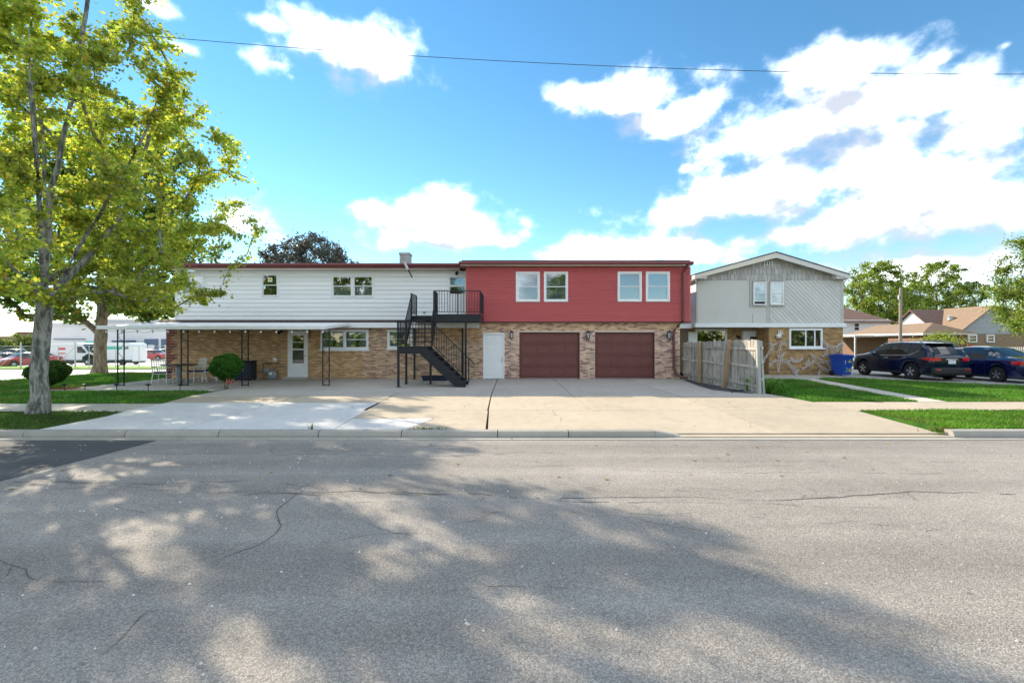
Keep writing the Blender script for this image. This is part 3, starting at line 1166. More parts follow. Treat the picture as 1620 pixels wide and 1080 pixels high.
def window(parent, x0, x1, z0, z1, y, split=1, hung=True, fw=.07, fill='blind', proud=.05, mat=m_trim, sill=.0, glass=None, lift=0.0, depth=.22):
    """one window: frame (part) > sashes, panes, blind. x0..z1 is the outside of the frame."""
    glass = glass or m_glass
    f = MB()
    yf, yb = y - proud, y + .09
    f.cbox(x0, x1, yf, yb, z1 - fw, z1, .012)
    f.cbox(x0, x1, yf - (.02 if sill else 0), yb, z0, z0 + fw, .012)
    f.cbox(x0, x0 + fw, yf + .001, yb, z0 + fw, z1 - fw, .012)
    f.cbox(x1 - fw, x1, yf + .001, yb, z0 + fw, z1 - fw, .012)
    xs = [x0 + fw + (x1 - x0 - 2 * fw) * i / split for i in range(split + 1)]
    for i in range(1, split):
        f.cbox(xs[i] - fw * .55, xs[i] + fw * .55, yf + .002, yb, z0 + fw, z1 - fw, .012)
    w = f.build('window', mat, parent)
    if sill:
        MB().cbox(x0 - .06, x1 + .06, yf - sill, y, z0 - .06, z0 - .002, .012).build('sill', mat, w)
    for i in range(split):
        a = xs[i] + (fw * .55 if i else 0) + .002
        b = xs[i + 1] - (fw * .55 if i < split - 1 else 0) - .002
        za, zb = z0 + fw + .002, z1 - fw - .002
        zm = (za + zb) / 2
        if hung:
            for (p, q, yy) in ((za + lift, zm + .015 + lift, y + .02), (zm - .012, zb, y - .012)):
                s = MB()
                t = .028
                s.box(a, b, yy - .014, yy + .014, q - t, q)
                s.box(a, b, yy - .014, yy + .014, p, p + t * 1.2)
                s.box(a, a + t, yy - .014, yy + .014, p + t * 1.2, q - t)
                s.box(b - t, b, yy - .014, yy + .014, p + t * 1.2, q - t)
                s.build('sash', mat, w)
                MB().box(a + t, b - t, yy - .003, yy + .003, p + t * 1.2, q - t).build('pane', glass, w)
        else:
            MB().box(a, b, y - .003, y + .003, za, zb).build('pane', glass, w)
        if fill == 'blind':
            bl = MB()
            k = max(6, int((zb - za) / .05))
            for j in range(k):
                zz = za + (zb - za) * j / k
                bl.add([(a, y + .10, zz + .01), (b, y + .10, zz + .01), (b, y + .125, zz + (zb - za) / k), (a, y + .125, zz + (zb - za) / k)], [(0, 1, 2, 3)])
            bl.build('blind', m_blind, w)
        elif fill == 'half':
            MB().box(a, b, y + .10, y + .11, za, zm + .1).build('blind', m_blind, w)
        elif fill == 'curtain':
            cu = MB()
            k = 26
            pts = [(a + (b - a) * j / k, y + .13 + .025 * math.sin(j * 1.7 + i)) for j in range(k + 1)]
            for j in range(k):
                if .42 < j / k < .58:
                    continue
                cu.add([(pts[j][0], pts[j][1], za), (pts[j + 1][0], pts[j + 1][1], za), (pts[j + 1][0], pts[j + 1][1], zb), (pts[j][0], pts[j][1], zb)], [(0, 1, 2, 3)])
            cu.build('curtain', m_curtain, w)
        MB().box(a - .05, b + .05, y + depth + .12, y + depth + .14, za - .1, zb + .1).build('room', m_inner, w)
    return w


# ------------------------------------------------------------------ the long two-storey building
bld = thing('apartment_building', 'long flat-roofed two-storey building, white and red siding over tan brick, two garages', 'building', (-4, 20.5, 0))
YB = 20.5
DW = lambda x: px(x, YB)
ZW = lambda y: pz(y, YB)
door_a = (DW(455.5), DW(487), 0.0, ZW(522.5))
win_a = (DW(507.5), DW(583), ZW(553), ZW(521.2))
win_b = (DW(613), DW(653), ZW(551.5), ZW(521.2))
gdoor1 = (DW(821.5), DW(917.2), 0.0, ZW(525.2))
gdoor2 = (DW(941.2), DW(1035.8), 0.0, ZW(525.2))
door_b = (DW(764.2), DW(798), 0.0, ZW(527))
ops_low = [door_a, win_a, win_b, gdoor1, gdoor2, door_b]
XL, XR = DW(263), DW(1075.5)
wl = MB()
wall_panel(wl, XL, XR, 0.0, 2.54, YB, YB + .22, ops_low)
wl.box(XL, XL + .22, YB + .22, 29.5, 0, 2.54)
wl.box(XR - .22, XR, YB + .22, 29.5, 0, 2.54)
wl.box(XL, XR, 29.5, 29.7, 0, 2.54)
wl.build('wall', m_mortar, bld)


def pal_main(x, z, r):
    if x < XL + (.45 if (r // 4) % 2 else .24):
        c = random.choice([(.21, .055, .05), (.26, .075, .065), (.17, .05, .05)])
    elif x < -6.7:
        c = random.choice([(.45, .29, .15), (.50, .335, .18), (.40, .25, .125), (.53, .37, .21), (.34, .215, .115)])
    elif x < -1.4:
        c = random.choice([(.46, .33, .235), (.52, .385, .275), (.40, .285, .21), (.34, .235, .18), (.55, .42, .31), (.27, .17, .14)])
        if z > 1.7 and x > -3.2:
            c = (c[0] * 1.05, c[1] * .92, c[2] * .7)
    else:
        c = random.choice([(.56, .42, .30), (.60, .46, .33), (.52, .39, .28), (.58, .42, .31), (.30, .19, .16)])
        if random.random() < .10:
            c = (.24, .145, .13)
        if z > 2.2:
            c = (c[0] * .98, c[1] * .90, c[2] * .72)
        c = (c[0] * 1.02, c[1] * 1.03, c[2] * 1.20)
    k = random.uniform(.74, 1.18)
    return (c[0] * k, c[1] * k, c[2] * k)


brickwork(bld, XL, XR, 0.02, 2.53, YB, ops_low, pal_main)
# side return bricks at the left corner
brk = MB()
for r in range(36):
    za = .02 + r * .0697
    y = YB + (0 if r % 2 else .1)
    while y < 24:
        c = random.choice([(.21, .055, .05), (.26, .075, .065), (.17, .05, .05)])
        brk.add([(XL - .008, y, za + .005), (XL - .008, y + .2, za + .005), (XL - .008, y + .2, za + .064), (XL - .008, y, za + .064),
                 (XL, y, za + .005), (XL, y + .2, za + .005), (XL, y + .2, za + .064), (XL, y, za + .064)],
                [(0, 3, 2, 1), (0, 1, 5, 4), (1, 2, 6, 5), (2, 3, 7, 6), (3, 0, 4, 7)], c)
        y += .21
brk.build('brickwork', m_brick, bld, kind='stuff')

# upper storey, white part
YU = 20.9
DU = lambda x: px(x, YU)
ZU = lambda y: pz(y, YU)
XUL, XUM, XUR = DU(278.3), px(738, 20.35), px(1091.5, 20.35)
uw = [(DU(289), DU(324), ZU(467), ZU(434.5)), (DU(413.5), DU(441), ZU(470), ZU(432.5)), (DU(524.5), DU(558), ZU(470.5), ZU(435.3)), (DU(558.02), DU(591.5), ZU(470.5), ZU(435.3)),
      (DU(708.5), DU(739), 2.80, ZU(436))]
ZT = 4.93
wu = MB()
wall_panel(wu, XUL, XUM + .3, 2.6, ZT, YU, YU + .18, uw)
wu.box(XUL, XUL + .18, YU + .18, 29.5, 2.6, ZT)
wu.box(XUL, XUR, 29.5, 29.68, 2.6, ZT)
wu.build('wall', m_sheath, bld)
lap_boards(bld, 'siding_board', m_white, XUL + .06, XUM - .01, 2.68, ZT - .08, 11, YU, uw, .032, gap=.009)
MB().box(XUL - .02, XUL + .058, YU - .035, YU + .1, 2.68, ZT - .08).build('corner_trim', m_trim, bld)
MB().box(XUL, XUM - .01, YU - .05, YU + .0, ZT - .08, ZT).build('frieze_board', m_trim, bld)
for i, u in enumerate(uw[:4]):
    window(bld, *u, YU, 1, True, .065, ('blind', 'dark', 'half', 'half')[i], .05)
st = MB()
st.box(DU(424.2), DU(431.3), YU - .030, YU - .026, ZU(446), ZU(439.2))
sk = st.build('sticker', m_trim, bld)
MB().box(DU(425.8), DU(429.8), YU - .034, YU - .0305, ZU(444.6), ZU(440.3)).build('print', m_yellow, sk)
# door onto the stair deck
x0, x1, z0, z1 = uw[4]
df = MB()
df.cbox(x0, x0 + .07, YU - .05, YU + .08, z0, z1, .01).cbox(x1 - .07, x1, YU - .05, YU + .08, z0, z1, .01).cbox(x0 + .07, x1 - .07, YU - .05, YU + .08, z1 - .07, z1, .01)
dr = df.build('door', m_trim, bld)
zg = ZU(466)
lf = MB()
lf.cbox(x0 + .072, x1 - .072, YU - .02, YU + .03, z0 + .01, zg, .01)
lf.build('door_leaf', m_trim, dr)
s = MB()
zm = ZU(452.5)
for (p, q) in ((zg + .002, zm - .001), (zm + .001, z1 - .072)):
    s.box(x0 + .072, x1 - .072, YU - .018, YU + .02, p, p + .035).box(x0 + .072, x1 - .072, YU - .018, YU + .02, q - .03, q)
    s.box(x0 + .072, x0 + .11, YU - .018, YU + .02, p + .035, q - .03).box(x1 - .11, x1 - .072, YU - .018, YU + .02, p + .035, q - .03)
s.build('sash', m_trim, dr)
MB().box(x0 + .11, x1 - .11, YU, YU + .005, zg + .03, zm - .03).build('pane', m_glass_dk, dr)
MB().box(x0 + .11, x1 - .11, YU, YU + .005, zm + .03, z1 - .1).build('pane', m_glass, dr)
MB().box(x0 + .09, x1 - .09, YU + .09, YU + .1, zg, z1 - .08).build('blind', m_blind, dr)

# shingled skirt roof and white eave of the ground floor
sr = MB()
sr.prism_yz([(20.18, 2.535), (20.18, 2.555), (YU - .001, 2.70), (YU - .001, 2.56)], DW(260), px(738, 20.2) - .02)
sr.build('skirt_roof', m_shingle_dark, bld)
se = MB()
# hip end of the skirt at the left
se.add([(DW(260), 20.18, 2.556), (XUL - .001, YU - .03, 2.71), (XUL - .001, YU + 2.5, 2.95), (DW(260), YU + 2.6, 2.556)], [(0, 1, 2, 3)])
se.build('skirt_roof', m_shingle_dark, bld)
ev = MB()
ev.cbox(DW(260), px(758.5, 20.2), 20.14, 20.2, 2.30, 2.532, .012)
ev.box(DW(260), px(758.5, 20.2) - .01, 20.2, YB - .001, 2.50, 2.53)
ev.build('eave_fascia', m_trim, bld)

# upper storey, red part
YR = 20.35
DR = lambda x: px(x, YR)
ZR = lambda y: pz(y, YR)
rw = [(DR(816), DR(854), ZR(477.5), ZR(430)), (DR(860.3), DR(898.5), ZR(477.5), ZR(430)), (DR(976.7), DR(1015), ZR(477.3), ZR(429.8)), (DR(1021.3), DR(1059.5), ZR(477.3), ZR(429.8))]
wr = MB()
wall_panel(wr, XUM, XUR, 2.56, 5.04, YR, YR + .18, rw)
wr.box(XUM, XUM + .18, YR + .18, YU, 2.56, 5.04)
wr.box(XUR - .18, XUR, YR + .18, 29.5, 2.56, 5.04)
wr.build('wall', m_gap_shade_red, bld)
lap_boards(bld, 'siding_board', m_red, XUM + .07, XUR - .09, 2.60, 5.02, 24, YR, rw, .021, gap=.006, dutch=True)
ct = MB()
ct.cbox(XUM - .02, XUM + .068, YR - .03, YR + .06, 2.58, 5.03, .01)
ct.cbox(XUR - .088, XUR + .02, YR - .03, YR + .06, 2.58, 5.03, .01)
ct.build('corner_trim', m_red, bld)
MB().box(XUM - .03, XUR + .03, YR - .04, YB - .012, 2.545, 2.578).build('drip_edge', m_maroon, bld)
for i, u in enumerate(rw):
    window(bld, *u, YR, 1, True, .085, 'blind', .055)

# roofs: white part
rf = MB()
rf.box(DU(274), px(727, 20.4), 20.36, 29.9, 5.17, 5.2)
rf.build('roof', m_tar, bld)
fa = MB()
fa.cbox(DU(274), px(738, 20.4), 20.30, 20.36, 4.97, 5.19, .015)
fa.cbox(DU(274) + .005, px(738, 20.4) - .02, 20.19, 20.298, 5.06, 5.165, .03)
fa.build('gutter', m_maroon, bld)
so = MB()
x = DU(274)
while x < px(736, 20.4) - .3:
    so.box(x, x + .295, 20.365, YU - .001, 4.952, 4.972)
    x += .3
so.build('soffit', m_cream, bld)
# red part roof
x0r, x1r = px(725.5, 19.95), px(1097.5, 19.95)
rr = MB()
rr.box(x0r + .12, x1r - .1, 20.1, 29.9, 5.22, 5.285)
rr.build('roof', m_tar, bld)
rg = MB()
rg.cbox(x0r, x1r, 19.90, 20.0, 5.075, 5.215, .03)
rg.box(x0r + .02, x0r + .06, 20.0, 29.8, 5.06, 5.21)
rg.box(x1r - .06, x1r - .02, 20.0, 29.8, 5.06, 5.21)
rg.build('gutter', m_maroon, bld)
MB().box(x0r + .06, x1r - .06, 20.001, YR - .001, 5.045, 5.07).build('soffit', m_cream, bld)
MB().box(x0r + .06, XUM, YR, 29.4, 5.045, 5.07).build('soffit', m_trim, bld)
# chimney, roof vent, mast
ch = MB()
cx0, cx1 = px(632, 22.2), px(643.5, 22.2)
ch.box(cx0, cx1 + .12, 22.2, 22.75, 5.15, pz(402.5, 22.2))
ch.box(cx0 - .03, cx1 + .15, 22.17, 22.78, pz(402.5, 22.2), pz(399.6, 22.2))
ch.build('chimney', M('chimney_render', (.42, .40, .38), .9, var=.25, vscale=5), bld)
rv = MB()
vx = px(502, 24)
rv.lathe([(.42, 5.2), (.36, 5.30), (.16, 5.36), (.14, 5.60), (.27, 5.62), (.25, 5.72), (.05, 5.76)], 14, (vx, 24, 0))
rv.build('roof_vent', m_galv, bld)
vp = MB()
vp.tube([(px(640, 20.1), 20.1, pz(415, 20.1)), (px(646, 20.1), 20.05, pz(427, 20.1))], .055, 8)
mst = vp.build('mast_pipe', m_galv, bld)
MB().tube([(px(646, 20.05), 20.05, pz(427, 20.05)), (px(652, 20.0), 20.0, pz(439, 20.0))], .03, 8).build('mast_arm', m_black, mst)

# ground-floor doors
def panel_door(parent, o, y, mat, rows, glass=False):
    x0, x1, z0, z1 = o
    f = MB()
    f.cbox(x0, x0 + .06, y - .04, y + .1, z0, z1, .01).cbox(x1 - .06, x1, y - .04, y + .1, z0, z1, .01).cbox(x0 + .06, x1 - .06, y - .04, y + .1, z1 - .06, z1, .01)
    d = f.build('door', m_trim, parent)
    return d


da = panel_door(bld, door_a, YB, m_trim, 0)
x0, x1, z0, z1 = door_a
lf = MB()
xa, xb = x0 + .063, x1 - .063
ga, gb = px(462.5, YB), px(480.8, YB)
gz0, gz1 = pz(574.5, YB), pz(530.5, YB)
lf.box(xa, ga, YB - .01, YB + .03, .03, z1 - .062).box(gb, xb, YB - .01, YB + .03, .03, z1 - .062)
lf.box(ga, gb, YB - .01, YB + .03, .03, gz0).box(ga, gb, YB - .01, YB + .03, gz1, z1 - .062)
lf.box(ga, gb, YB - .008, YB + .02, pz(553.5, YB), pz(551.5, YB))
lf.box(ga, gb, YB - .008, YB + .015, pz(541.5, YB), pz(540.5, YB))
lf.build('door_leaf', m_trim, da)
MB().box(ga, gb, YB + .03, YB + .034, gz0, gz1).build('pane', m_glass_dk, da)
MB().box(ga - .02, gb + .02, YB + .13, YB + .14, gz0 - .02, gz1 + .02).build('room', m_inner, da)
cu = MB()
cu.add([(ga, YB + .06, pz(566, YB)), (gb, YB + .06, pz(553.6, YB)), (gb, YB + .06, pz(562, YB)), ((ga + gb) / 2 + .1, YB + .065, pz(572, YB)), (ga, YB + .06, pz(574, YB))], [(0, 1, 2, 3, 4)])
cu.add([(ga, YB + .06, pz(553, YB)), (ga + .12, YB + .06, pz(553, YB)), (ga + .10, YB + .06, pz(531, YB)), (ga, YB + .06, pz(531, YB))], [(0, 1, 2, 3)])
cu.build('curtain', m_curtain, da)
MB().cbox(xb - .07, xb - .03, YB - .06, YB - .011, 1.0, 1.12, .01).build('handle', m_chrome, da)
MB().cbox(x0 - .15, x1 + .12, YB - .30, YB - .01, .02, .10, .01).build('door_step', m_conc_old, bld)

db = panel_door(bld, door_b, YB, m_trim, 3)
x0, x1, z0, z1 = door_b
lf = MB()
lf.box(x0 + .063, x1 - .063, YB, YB + .04, .03, z1 - .062)
w2 = (x1 - x0 - .126)
for (c0, c1) in ((.12, .46), (.54, .88)):
    for (p, q) in ((.22, .75), (.88, 1.48), (1.60, 1.86)):
        a, b = x0 + .063 + w2 * c0, x0 + .063 + w2 * c1
        lf.cbox(a, b, YB - .008, YB, p, q, .02)
lf.build('door_leaf', m_trim, db)
kn = MB()
for zz in (pz(566.5, YB), pz(571, YB)):
    kn.lathe([(.03, -.062), (.034, -.03), (.015, -.02), (.02, -.001)], 10, (px(794, YB), YB, zz), 'y')
kn.build('handle', m_chrome, db)


def garage(o):
    x0, x1, z0, z1 = o
    y = YB + .10
    f = MB()
    f.box(x0, x0 + .03, YB - .002, y + .05, .02, z1).box(x1 - .03, x1, YB - .002, y + .05, .02, z1).box(x0 + .03, x1 - .03, YB - .002, y + .05, z1 - .03, z1)
    d = f.build('garage_door', m_garage, bld)
    n = 4
    for r in range(n):
        za, zb = .03 + (z1 - .06) * r / n, .03 + (z1 - .06) * (r + 1) / n - .014
        s = MB()
        s.box(x0 + .035, x1 - .035, y, y + .05, za, zb)
        w = (x1 - x0 - .07) / 4
        for c in range(4):
            a, b = x0 + .035 + w * c + .07, x0 + .035 + w * (c + 1) - .07
            p, q = za + .10, zb - .10
            s.cbox(a, b, y - .018, y, p, q, .016)
            for (e, g_, h, i_) in ((a - .03, b + .03, q + .012, q + .026), (a - .03, b + .03, p - .026, p - .012)):
                s.box(e, g_, y - .007, y, h, i_)
        s.build('door_panel', m_garage, d)
    MB().box(x0 + .03, x1 - .03, y - .01, y + .05, .02, .03).build('bottom_seal', m_trim, d)
    return d


garage(gdoor1)
garage(gdoor2)
window(bld, *win_a, YB, 2, True, .08, 'curtain', .05, sill=.03, glass=m_glass)
window(bld, *win_b, YB, 1, True, .08, 'curtain', .05, sill=.03, glass=m_glass)
# downspout at the right end
ds = MB()
xd = px(1084.5, 20.2)
ds.tube([(xd, 20.0, 5.08), (xd - .02, 20.12, 4.92), (xd - .08, 20.24, 4.78), (xd - .08, 20.24, 4.5), (xd - .08, 20.24, 2.95), (xd - .1, 20.24, 2.62),
         (xd - .3, 20.3, 2.38), (xd - .44, 20.35, 2.2), (xd - .47, 20.36, 2.0), (xd - .46, 20.36, .55), (xd - .40, 20.3, .25), (xd - .2, 20.1, .12), (xd + .3, 19.75, .09), (xd + .55, 19.6, .08)],
        .058, 10)
ds.build('downspout', m_maroon_d, bld, smooth=True)
# small wall fittings
MB().cbox(px(432.5, YB), px(438.5, YB), YB - .05, YB - .009, pz(571, YB), pz(566, YB), .01).build('outlet_box', m_trim, bld)
MB().cbox(px(670, YU), px(673.5, YU), YU - .09, YU - .035, pz(495.5, YU), pz(492.8, YU), .01).build('outlet_box', m_meter, bld)
MB().bar((px(490.5, YB), YB - .05, 2.25), (px(490.5, YB), YB - .05, pz(535, YB)), .05).build('conduit', m_copper, bld)

# ------------------------------------------------------------------ patio canopy on lattice posts
cnp = thing('patio_canopy', 'white flat metal canopy on black lattice posts along the brick wall', 'canopy', (-11.3, 17.2, 0))
CA = dict(xl=px(156, 17.0), xr=px(512, 17.0), yl=17.0, zf=2.27, zb=2.525)
NP = 12
yb_ = 20.13
for i in range(NP):
    t0, t1 = i / NP, (i + 1) / NP
    xf0, xf1 = CA['xl'] + (CA['xr'] - CA['xl']) * t0, CA['xl'] + (CA['xr'] - CA['xl']) * t1
    xb0, xb1 = xf0 - .2 * 1, xf1 - .2
    MB().add([(xf0 + .004, 17.0, CA['zf'] - .04), (xf1 - .004, 17.0, CA['zf'] - .04), (xb1 - .004, yb_, CA['zb'] - .04), (xb0 + .004, yb_, CA['zb'] - .04),
              (xf0 + .004, 17.0, CA['zf']), (xf1 - .004, 17.0, CA['zf']), (xb1 - .004, yb_, CA['zb']), (xb0 + .004, yb_, CA['zb'])],
             [(0, 3, 2, 1), (4, 5, 6, 7), (0, 1, 5, 4), (1, 2, 6, 5), (2, 3, 7, 6), (3, 0, 4, 7)]).build('roof_panel', m_trim, cnp)
f = MB()
f.cbox(CA['xl'] - .03, CA['xr'] + .03, 16.93, 16.995, 2.145, CA['zf'] + .02, .015)
f.build('fascia', m_trim, cnp)
for (xa, xb) in ((CA['xl'] - .03, CA['xl'] - .23), (CA['xr'] + .03, CA['xr'] - .17)):
    MB().bar((xa, 17.0, 2.21), (xb, yb_, 2.46), .04, .11).build('side_beam', m_trim, cnp)
MB().box(CA['xl'] + .02, CA['xr'] - .02, 17.08, 17.16, 2.15, 2.215).build('post_beam', m_trim, cnp)
for (pa, pb) in ((185.5, 197), (286, 298), (382, 393.5), (510, 521.5)):
    D = 17.12
    xa, xb = px(pa, D), px(pb, D)
    p = MB()
    zt = 2.149
    p.box(xa, xa + .032, D - .016, D + .016, .03, zt).box(xb - .032, xb, D - .016, D + .016, .03, zt)
    p.box(xa + .032, xb - .032, D - .016, D + .016, .05, .08).box(xa + .032, xb - .032, D - .016, D + .016, 1.72, 1.745)
    post = p.build('post', m_black, cnp)
    sc = MB()
    zz = .12
    k = 0
    while zz < 2.05:
        nx = min(zz + .30, 2.08)
        a, b = (xa + .032, xb - .032) if k % 2 == 0 else (xb - .032, xa + .032)
        pts = []
        for j in range(9):
            t = j / 8
            pts.append((a + (b - a) * t, D + .0, zz + (nx - zz) * t + .03 * math.sin(2 * math.pi * t)))
        sc.tube(pts, .008, 5)
        zz = nx
        k += 1
    sc.build('lattice', m_black, post)
# string of lamps under the canopy edge
sl = thing('string_lights', 'string of small round bulbs hanging under the front edge of the canopy', 'string lights', (-11.3, 16.98, 2.1))
cord = []
nb = 15
xs_ = [CA['xl'] + .25 + (CA['xr'] - CA['xl'] - .3) * i / (nb - 1) for i in range(nb)]
for i in range(nb - 1):
    for j in range(6):
        t = j / 6
        cord.append((xs_[i] + (xs_[i + 1] - xs_[i]) * t, 17.04, 2.13 - .10 * 4 * t * (1 - t) * (.5 + .5 * ((i * 7) % 3) / 2)))
cord.append((xs_[-1], 17.04, 2.13))
cord += [(xs_[-1] + .12, 17.8, 2.2), (xs_[-1] + .05, 18.8, 2.30), (xs_[-1] + .1, 19.9, 2.36)]
MB().tube(cord, .007, 5).build('cable', m_black, sl)
for i in range(nb):
    q = MB()
    q.lathe([(.012, .0), (.018, -.03), (.034, -.055), (.036, -.075), (.02, -.10), (.004, -.108)], 8, (xs_[i], 17.04, 2.125))
    q.build('bulb', m_bulb, sl, smooth=True)

# ------------------------------------------------------------------ steel staircase
st = thing('metal_staircase', 'black steel outdoor staircase with two flights up to a railed deck', 'staircase', (-2.7, 17.5, 0))
XA, XB = -4.22, -3.18          # landing, left and right
YF, YM = 16.7, 18.05           # landing, front and rear
ZLD = 1.52
XD0, XD1 = -4.25, -1.26        # deck
YD, ZD = 18.2, 2.79
P_ = .075


def steel(name, mb, parent=st):
    return mb.build(name, m_black, parent)


for (x, y, zt) in ((XA + .04, YF + .05, ZLD - .27), (XB - .04, YM - .05, ZLD - .1), (XA + .04, YM - .05, ZLD - .1), (-4.35, 20.3, ZD - .2), (-1.86, YD + .1, ZD - .31), (-2.2, 20.25, ZD - .2)):
    p = MB().box(x - P_ / 2, x + P_ / 2, y - P_ / 2, y + P_ / 2, .035, zt)
    o = steel('post', p)
    MB().box(x - .09, x + .09, y - .09, y + .09, .02, .034).build('base_plate', m_black, o)
lb = MB()
lb.box(XA, XB - .22, YF, YF + .04, ZLD - .27, ZLD).box(XA, XB, YM - .04, YM, ZLD - .2, ZLD).box(XA, XA + .04, YF + .04, YM - .04, ZLD - .2, ZLD)
steel('landing_beam', lb)
MB().box(XA + .041, XB, YF + .041, YM - .041, ZLD - .045, ZLD - .005).build('landing_plate', m_black, st)
# lower flight, to the right
n = 8
xe, ze = -1.70, .02
for y in (YF, YF + 1.0):
    s = MB()
    s.prism_xz([(XB - .22, ZLD), (XB, ZLD), (xe + .0, .13), (xe, .02), (xe - .36, .02), (XB - .22, ZLD - .27)], y, y + .04)
    steel('stringer', s)
for i in range(1, n):
    t = i / n
    xx, zz = XB + (xe - .1 - XB) * t, ZLD + (ze - ZLD) * t
    steel('tread', MB().box(xx - .02, xx + .23, YF + .041, YF + .999, zz - .04, zz))
# upper flight, towards the house
n2 = 7
yu0, yu1 = YM, 19.15
for x in (XA - .02, XB - .02):
    s = MB()
    s.prism_yz([(yu0 - .06, ZLD - .12), (yu0 - .06, ZLD + .10), (yu1 - .02, ZD), (yu1 - .02, ZD - .25)], x, x + .04)
    steel('stringer', s)
for i in range(1, n2):
    t = i / n2
    yy, zz = yu0 + (yu1 - yu0) * t, ZLD + (ZD - ZLD) * t
    steel('tread', MB().box(XA + .021, XB - .021, yy - .08, yy + .16, zz - .035, zz))
# deck: L-shaped
db_ = MB()
db_.box(XB + .025, XD1, YD, YD + .05, ZD - .31, ZD)
db_.box(XD1 - .05, XD1, YD + .05, 20.3, ZD - .31, ZD)
db_.box(XD0, XB + .02, yu1, yu1 + .05, ZD - .25, ZD)
db_.box(XD0, XD0 + .05, yu1 + .05, 20.3, ZD - .25, ZD)
db_.box(XB + .025, XB + .065, YD + .05, yu1, ZD - .25, ZD)
steel('deck_beam', db_)
MB().box(XB + .07, XD1 - .055, YD + .055, 20.3, ZD - .04, ZD - .002).build('deck_plate', m_black, st)
MB().box(XD0 + .055, XB + .065, yu1 + .055, 20.3, ZD - .04, ZD - .002).build('deck_plate', m_black, st)
RH = .93


def railing(p, q, n, posts=(True, True), bot=.09):
    """a straight rail panel from p to q (points on the floor or stair slope)"""
    p, q = Vector(p), Vector(q)
    up = Vector((0, 0, 1))
    r = MB()
    r.bar(p + up * RH, q + up * RH, .035, .03)
    r.bar(p + up * bot, q + up * bot, .025, .02)
    if posts[0]:
        r.bar(p + up * .0, p + up * (RH + .0), .04)
    if posts[1]:
        r.bar(q + up * .0, q + up * (RH + .0), .04)
    o = steel('railing', r)
    for i in range(1, n):
        t = i / n
        c = p.lerp(q, t)
        MB().bar(c + up * (bot + .01), c + up * (RH - .015), .017).build('baluster', m_black, o)
    return o


railing((XA + .02, YF + .02, ZLD), (XB - .02, YF + .02, ZLD), 9)
railing((XA + .02, YF + .04, ZLD), (XA + .02, YM - .03, ZLD), 10)
railing((XA, yu0, ZLD + .10), (XA, yu1, ZD), 10)
railing((XB, yu0, ZLD + .10), (XB, yu1 - .08, ZD - .02), 10)
railing((XA - .03, yu1 + .02, ZD), (XA - .03, 20.28, ZD), 9)
railing((XB + .045, YD + .02, ZD), (XD1 - .02, YD + .02, ZD), 17)
MB().bar(((XB + XD1) / 2 + .05, YD + .02, ZD), ((XB + XD1) / 2 + .05, YD + .02, ZD + RH), .04).build('rail_post', m_black, st)
railing((XB + .045, YD + .05, ZD), (XB + .045, yu1 - .03, ZD), 8)
railing((XD1 - .02, YD + .05, ZD), (XD1 - .02, 20.2, ZD), 17)
lo = railing((XB + .06, YF + .98, ZLD), (xe + .02, YF + .98, .12), 15)
MB().tube([(xe + .02, YF + .98, .12 + RH), (xe + .16, YF + .98, RH - .02), (xe + .24, YF + .98, RH - .14), (xe + .2, YF + .98, RH - .24), (xe + .12, YF + .98, RH - .22)], .02, 7).build('rail_curl', m_black, lo)

# ------------------------------------------------------------------ wall lanterns and lights
def lantern(x, label):
    y = YB - .012
    t = thing('wall_lantern', label, 'wall light', (x, y, 2.0), group='lanterns beside the garage doors')
    L = MB()
    L.lathe([(.005, -.24), (.012, -.22), (.035, -.20), (.03, -.18), (.055, -.16)], 8, (0, -.15, 0))
    L.lathe([(.085, .09), (.095, .10), (.05, .15), (.02, .17), (.012, .20), (.004, .21)], 8, (0, -.15, 0))
    for k in range(6):
        a = k * math.pi / 3
        L.bar((.055 * math.cos(a), -.15 + .055 * math.sin(a), -.16), (.083 * math.cos(a), -.15 + .083 * math.sin(a), .095), .012)
    L.build('cage', m_black, t, local=True)
    MB().lathe([(.045, -.15), (.07, .085)], 8, (0, -.15, 0)).build('glass', m_clearlens, t, local=True)
    a = MB()
    a.cbox(-.05, .05, -.03, 0, -.14, .1, .01)
    a.tube([(0, -.02, -.05), (0, -.08, -.10), (0, -.15, -.19)], .012, 6)
    a.build('bracket', m_black, t, local=True)
    return t


lantern(px(809.5, YB), 'black wall lantern between the white side door and the left garage door')
lantern(px(930, YB), 'black wall lantern on the brick pier between the two garage doors')
lantern(px(1057, YB), 'black wall lantern right of the right garage door beside the downspout')


def spot(x, y, z, name, label, cat='wall light', mat=m_black):
    t = thing(name, label, cat, (x, y, z))
    MB().lathe([(.06, 0), (.055, -.03), (.02, -.05), (.018, -.10)], 10, (0, 0, 0), 'y').build('base', mat, t, local=True)
    b = MB()
    b.tube([(0, -.10, 0), (0, -.17, -.05), (0, -.24, -.09)], [.03, .06, .075], 10)
    b.build('head', mat, t, local=True)
    return t


spot(px(446, YB), YB - .01, 2.17, 'porch_light', 'dark spot light on the brick left of the white glazed door')
spot(px(723.5, YU), YU - .055, 4.86, 'porch_light', 'dark spot light above the white door on the stair deck')

# ------------------------------------------------------------------ things on the court and patio
def small(name, label, cat, loc, rz=0, group=None):
    return thing(name, label, cat, loc, rz, group)


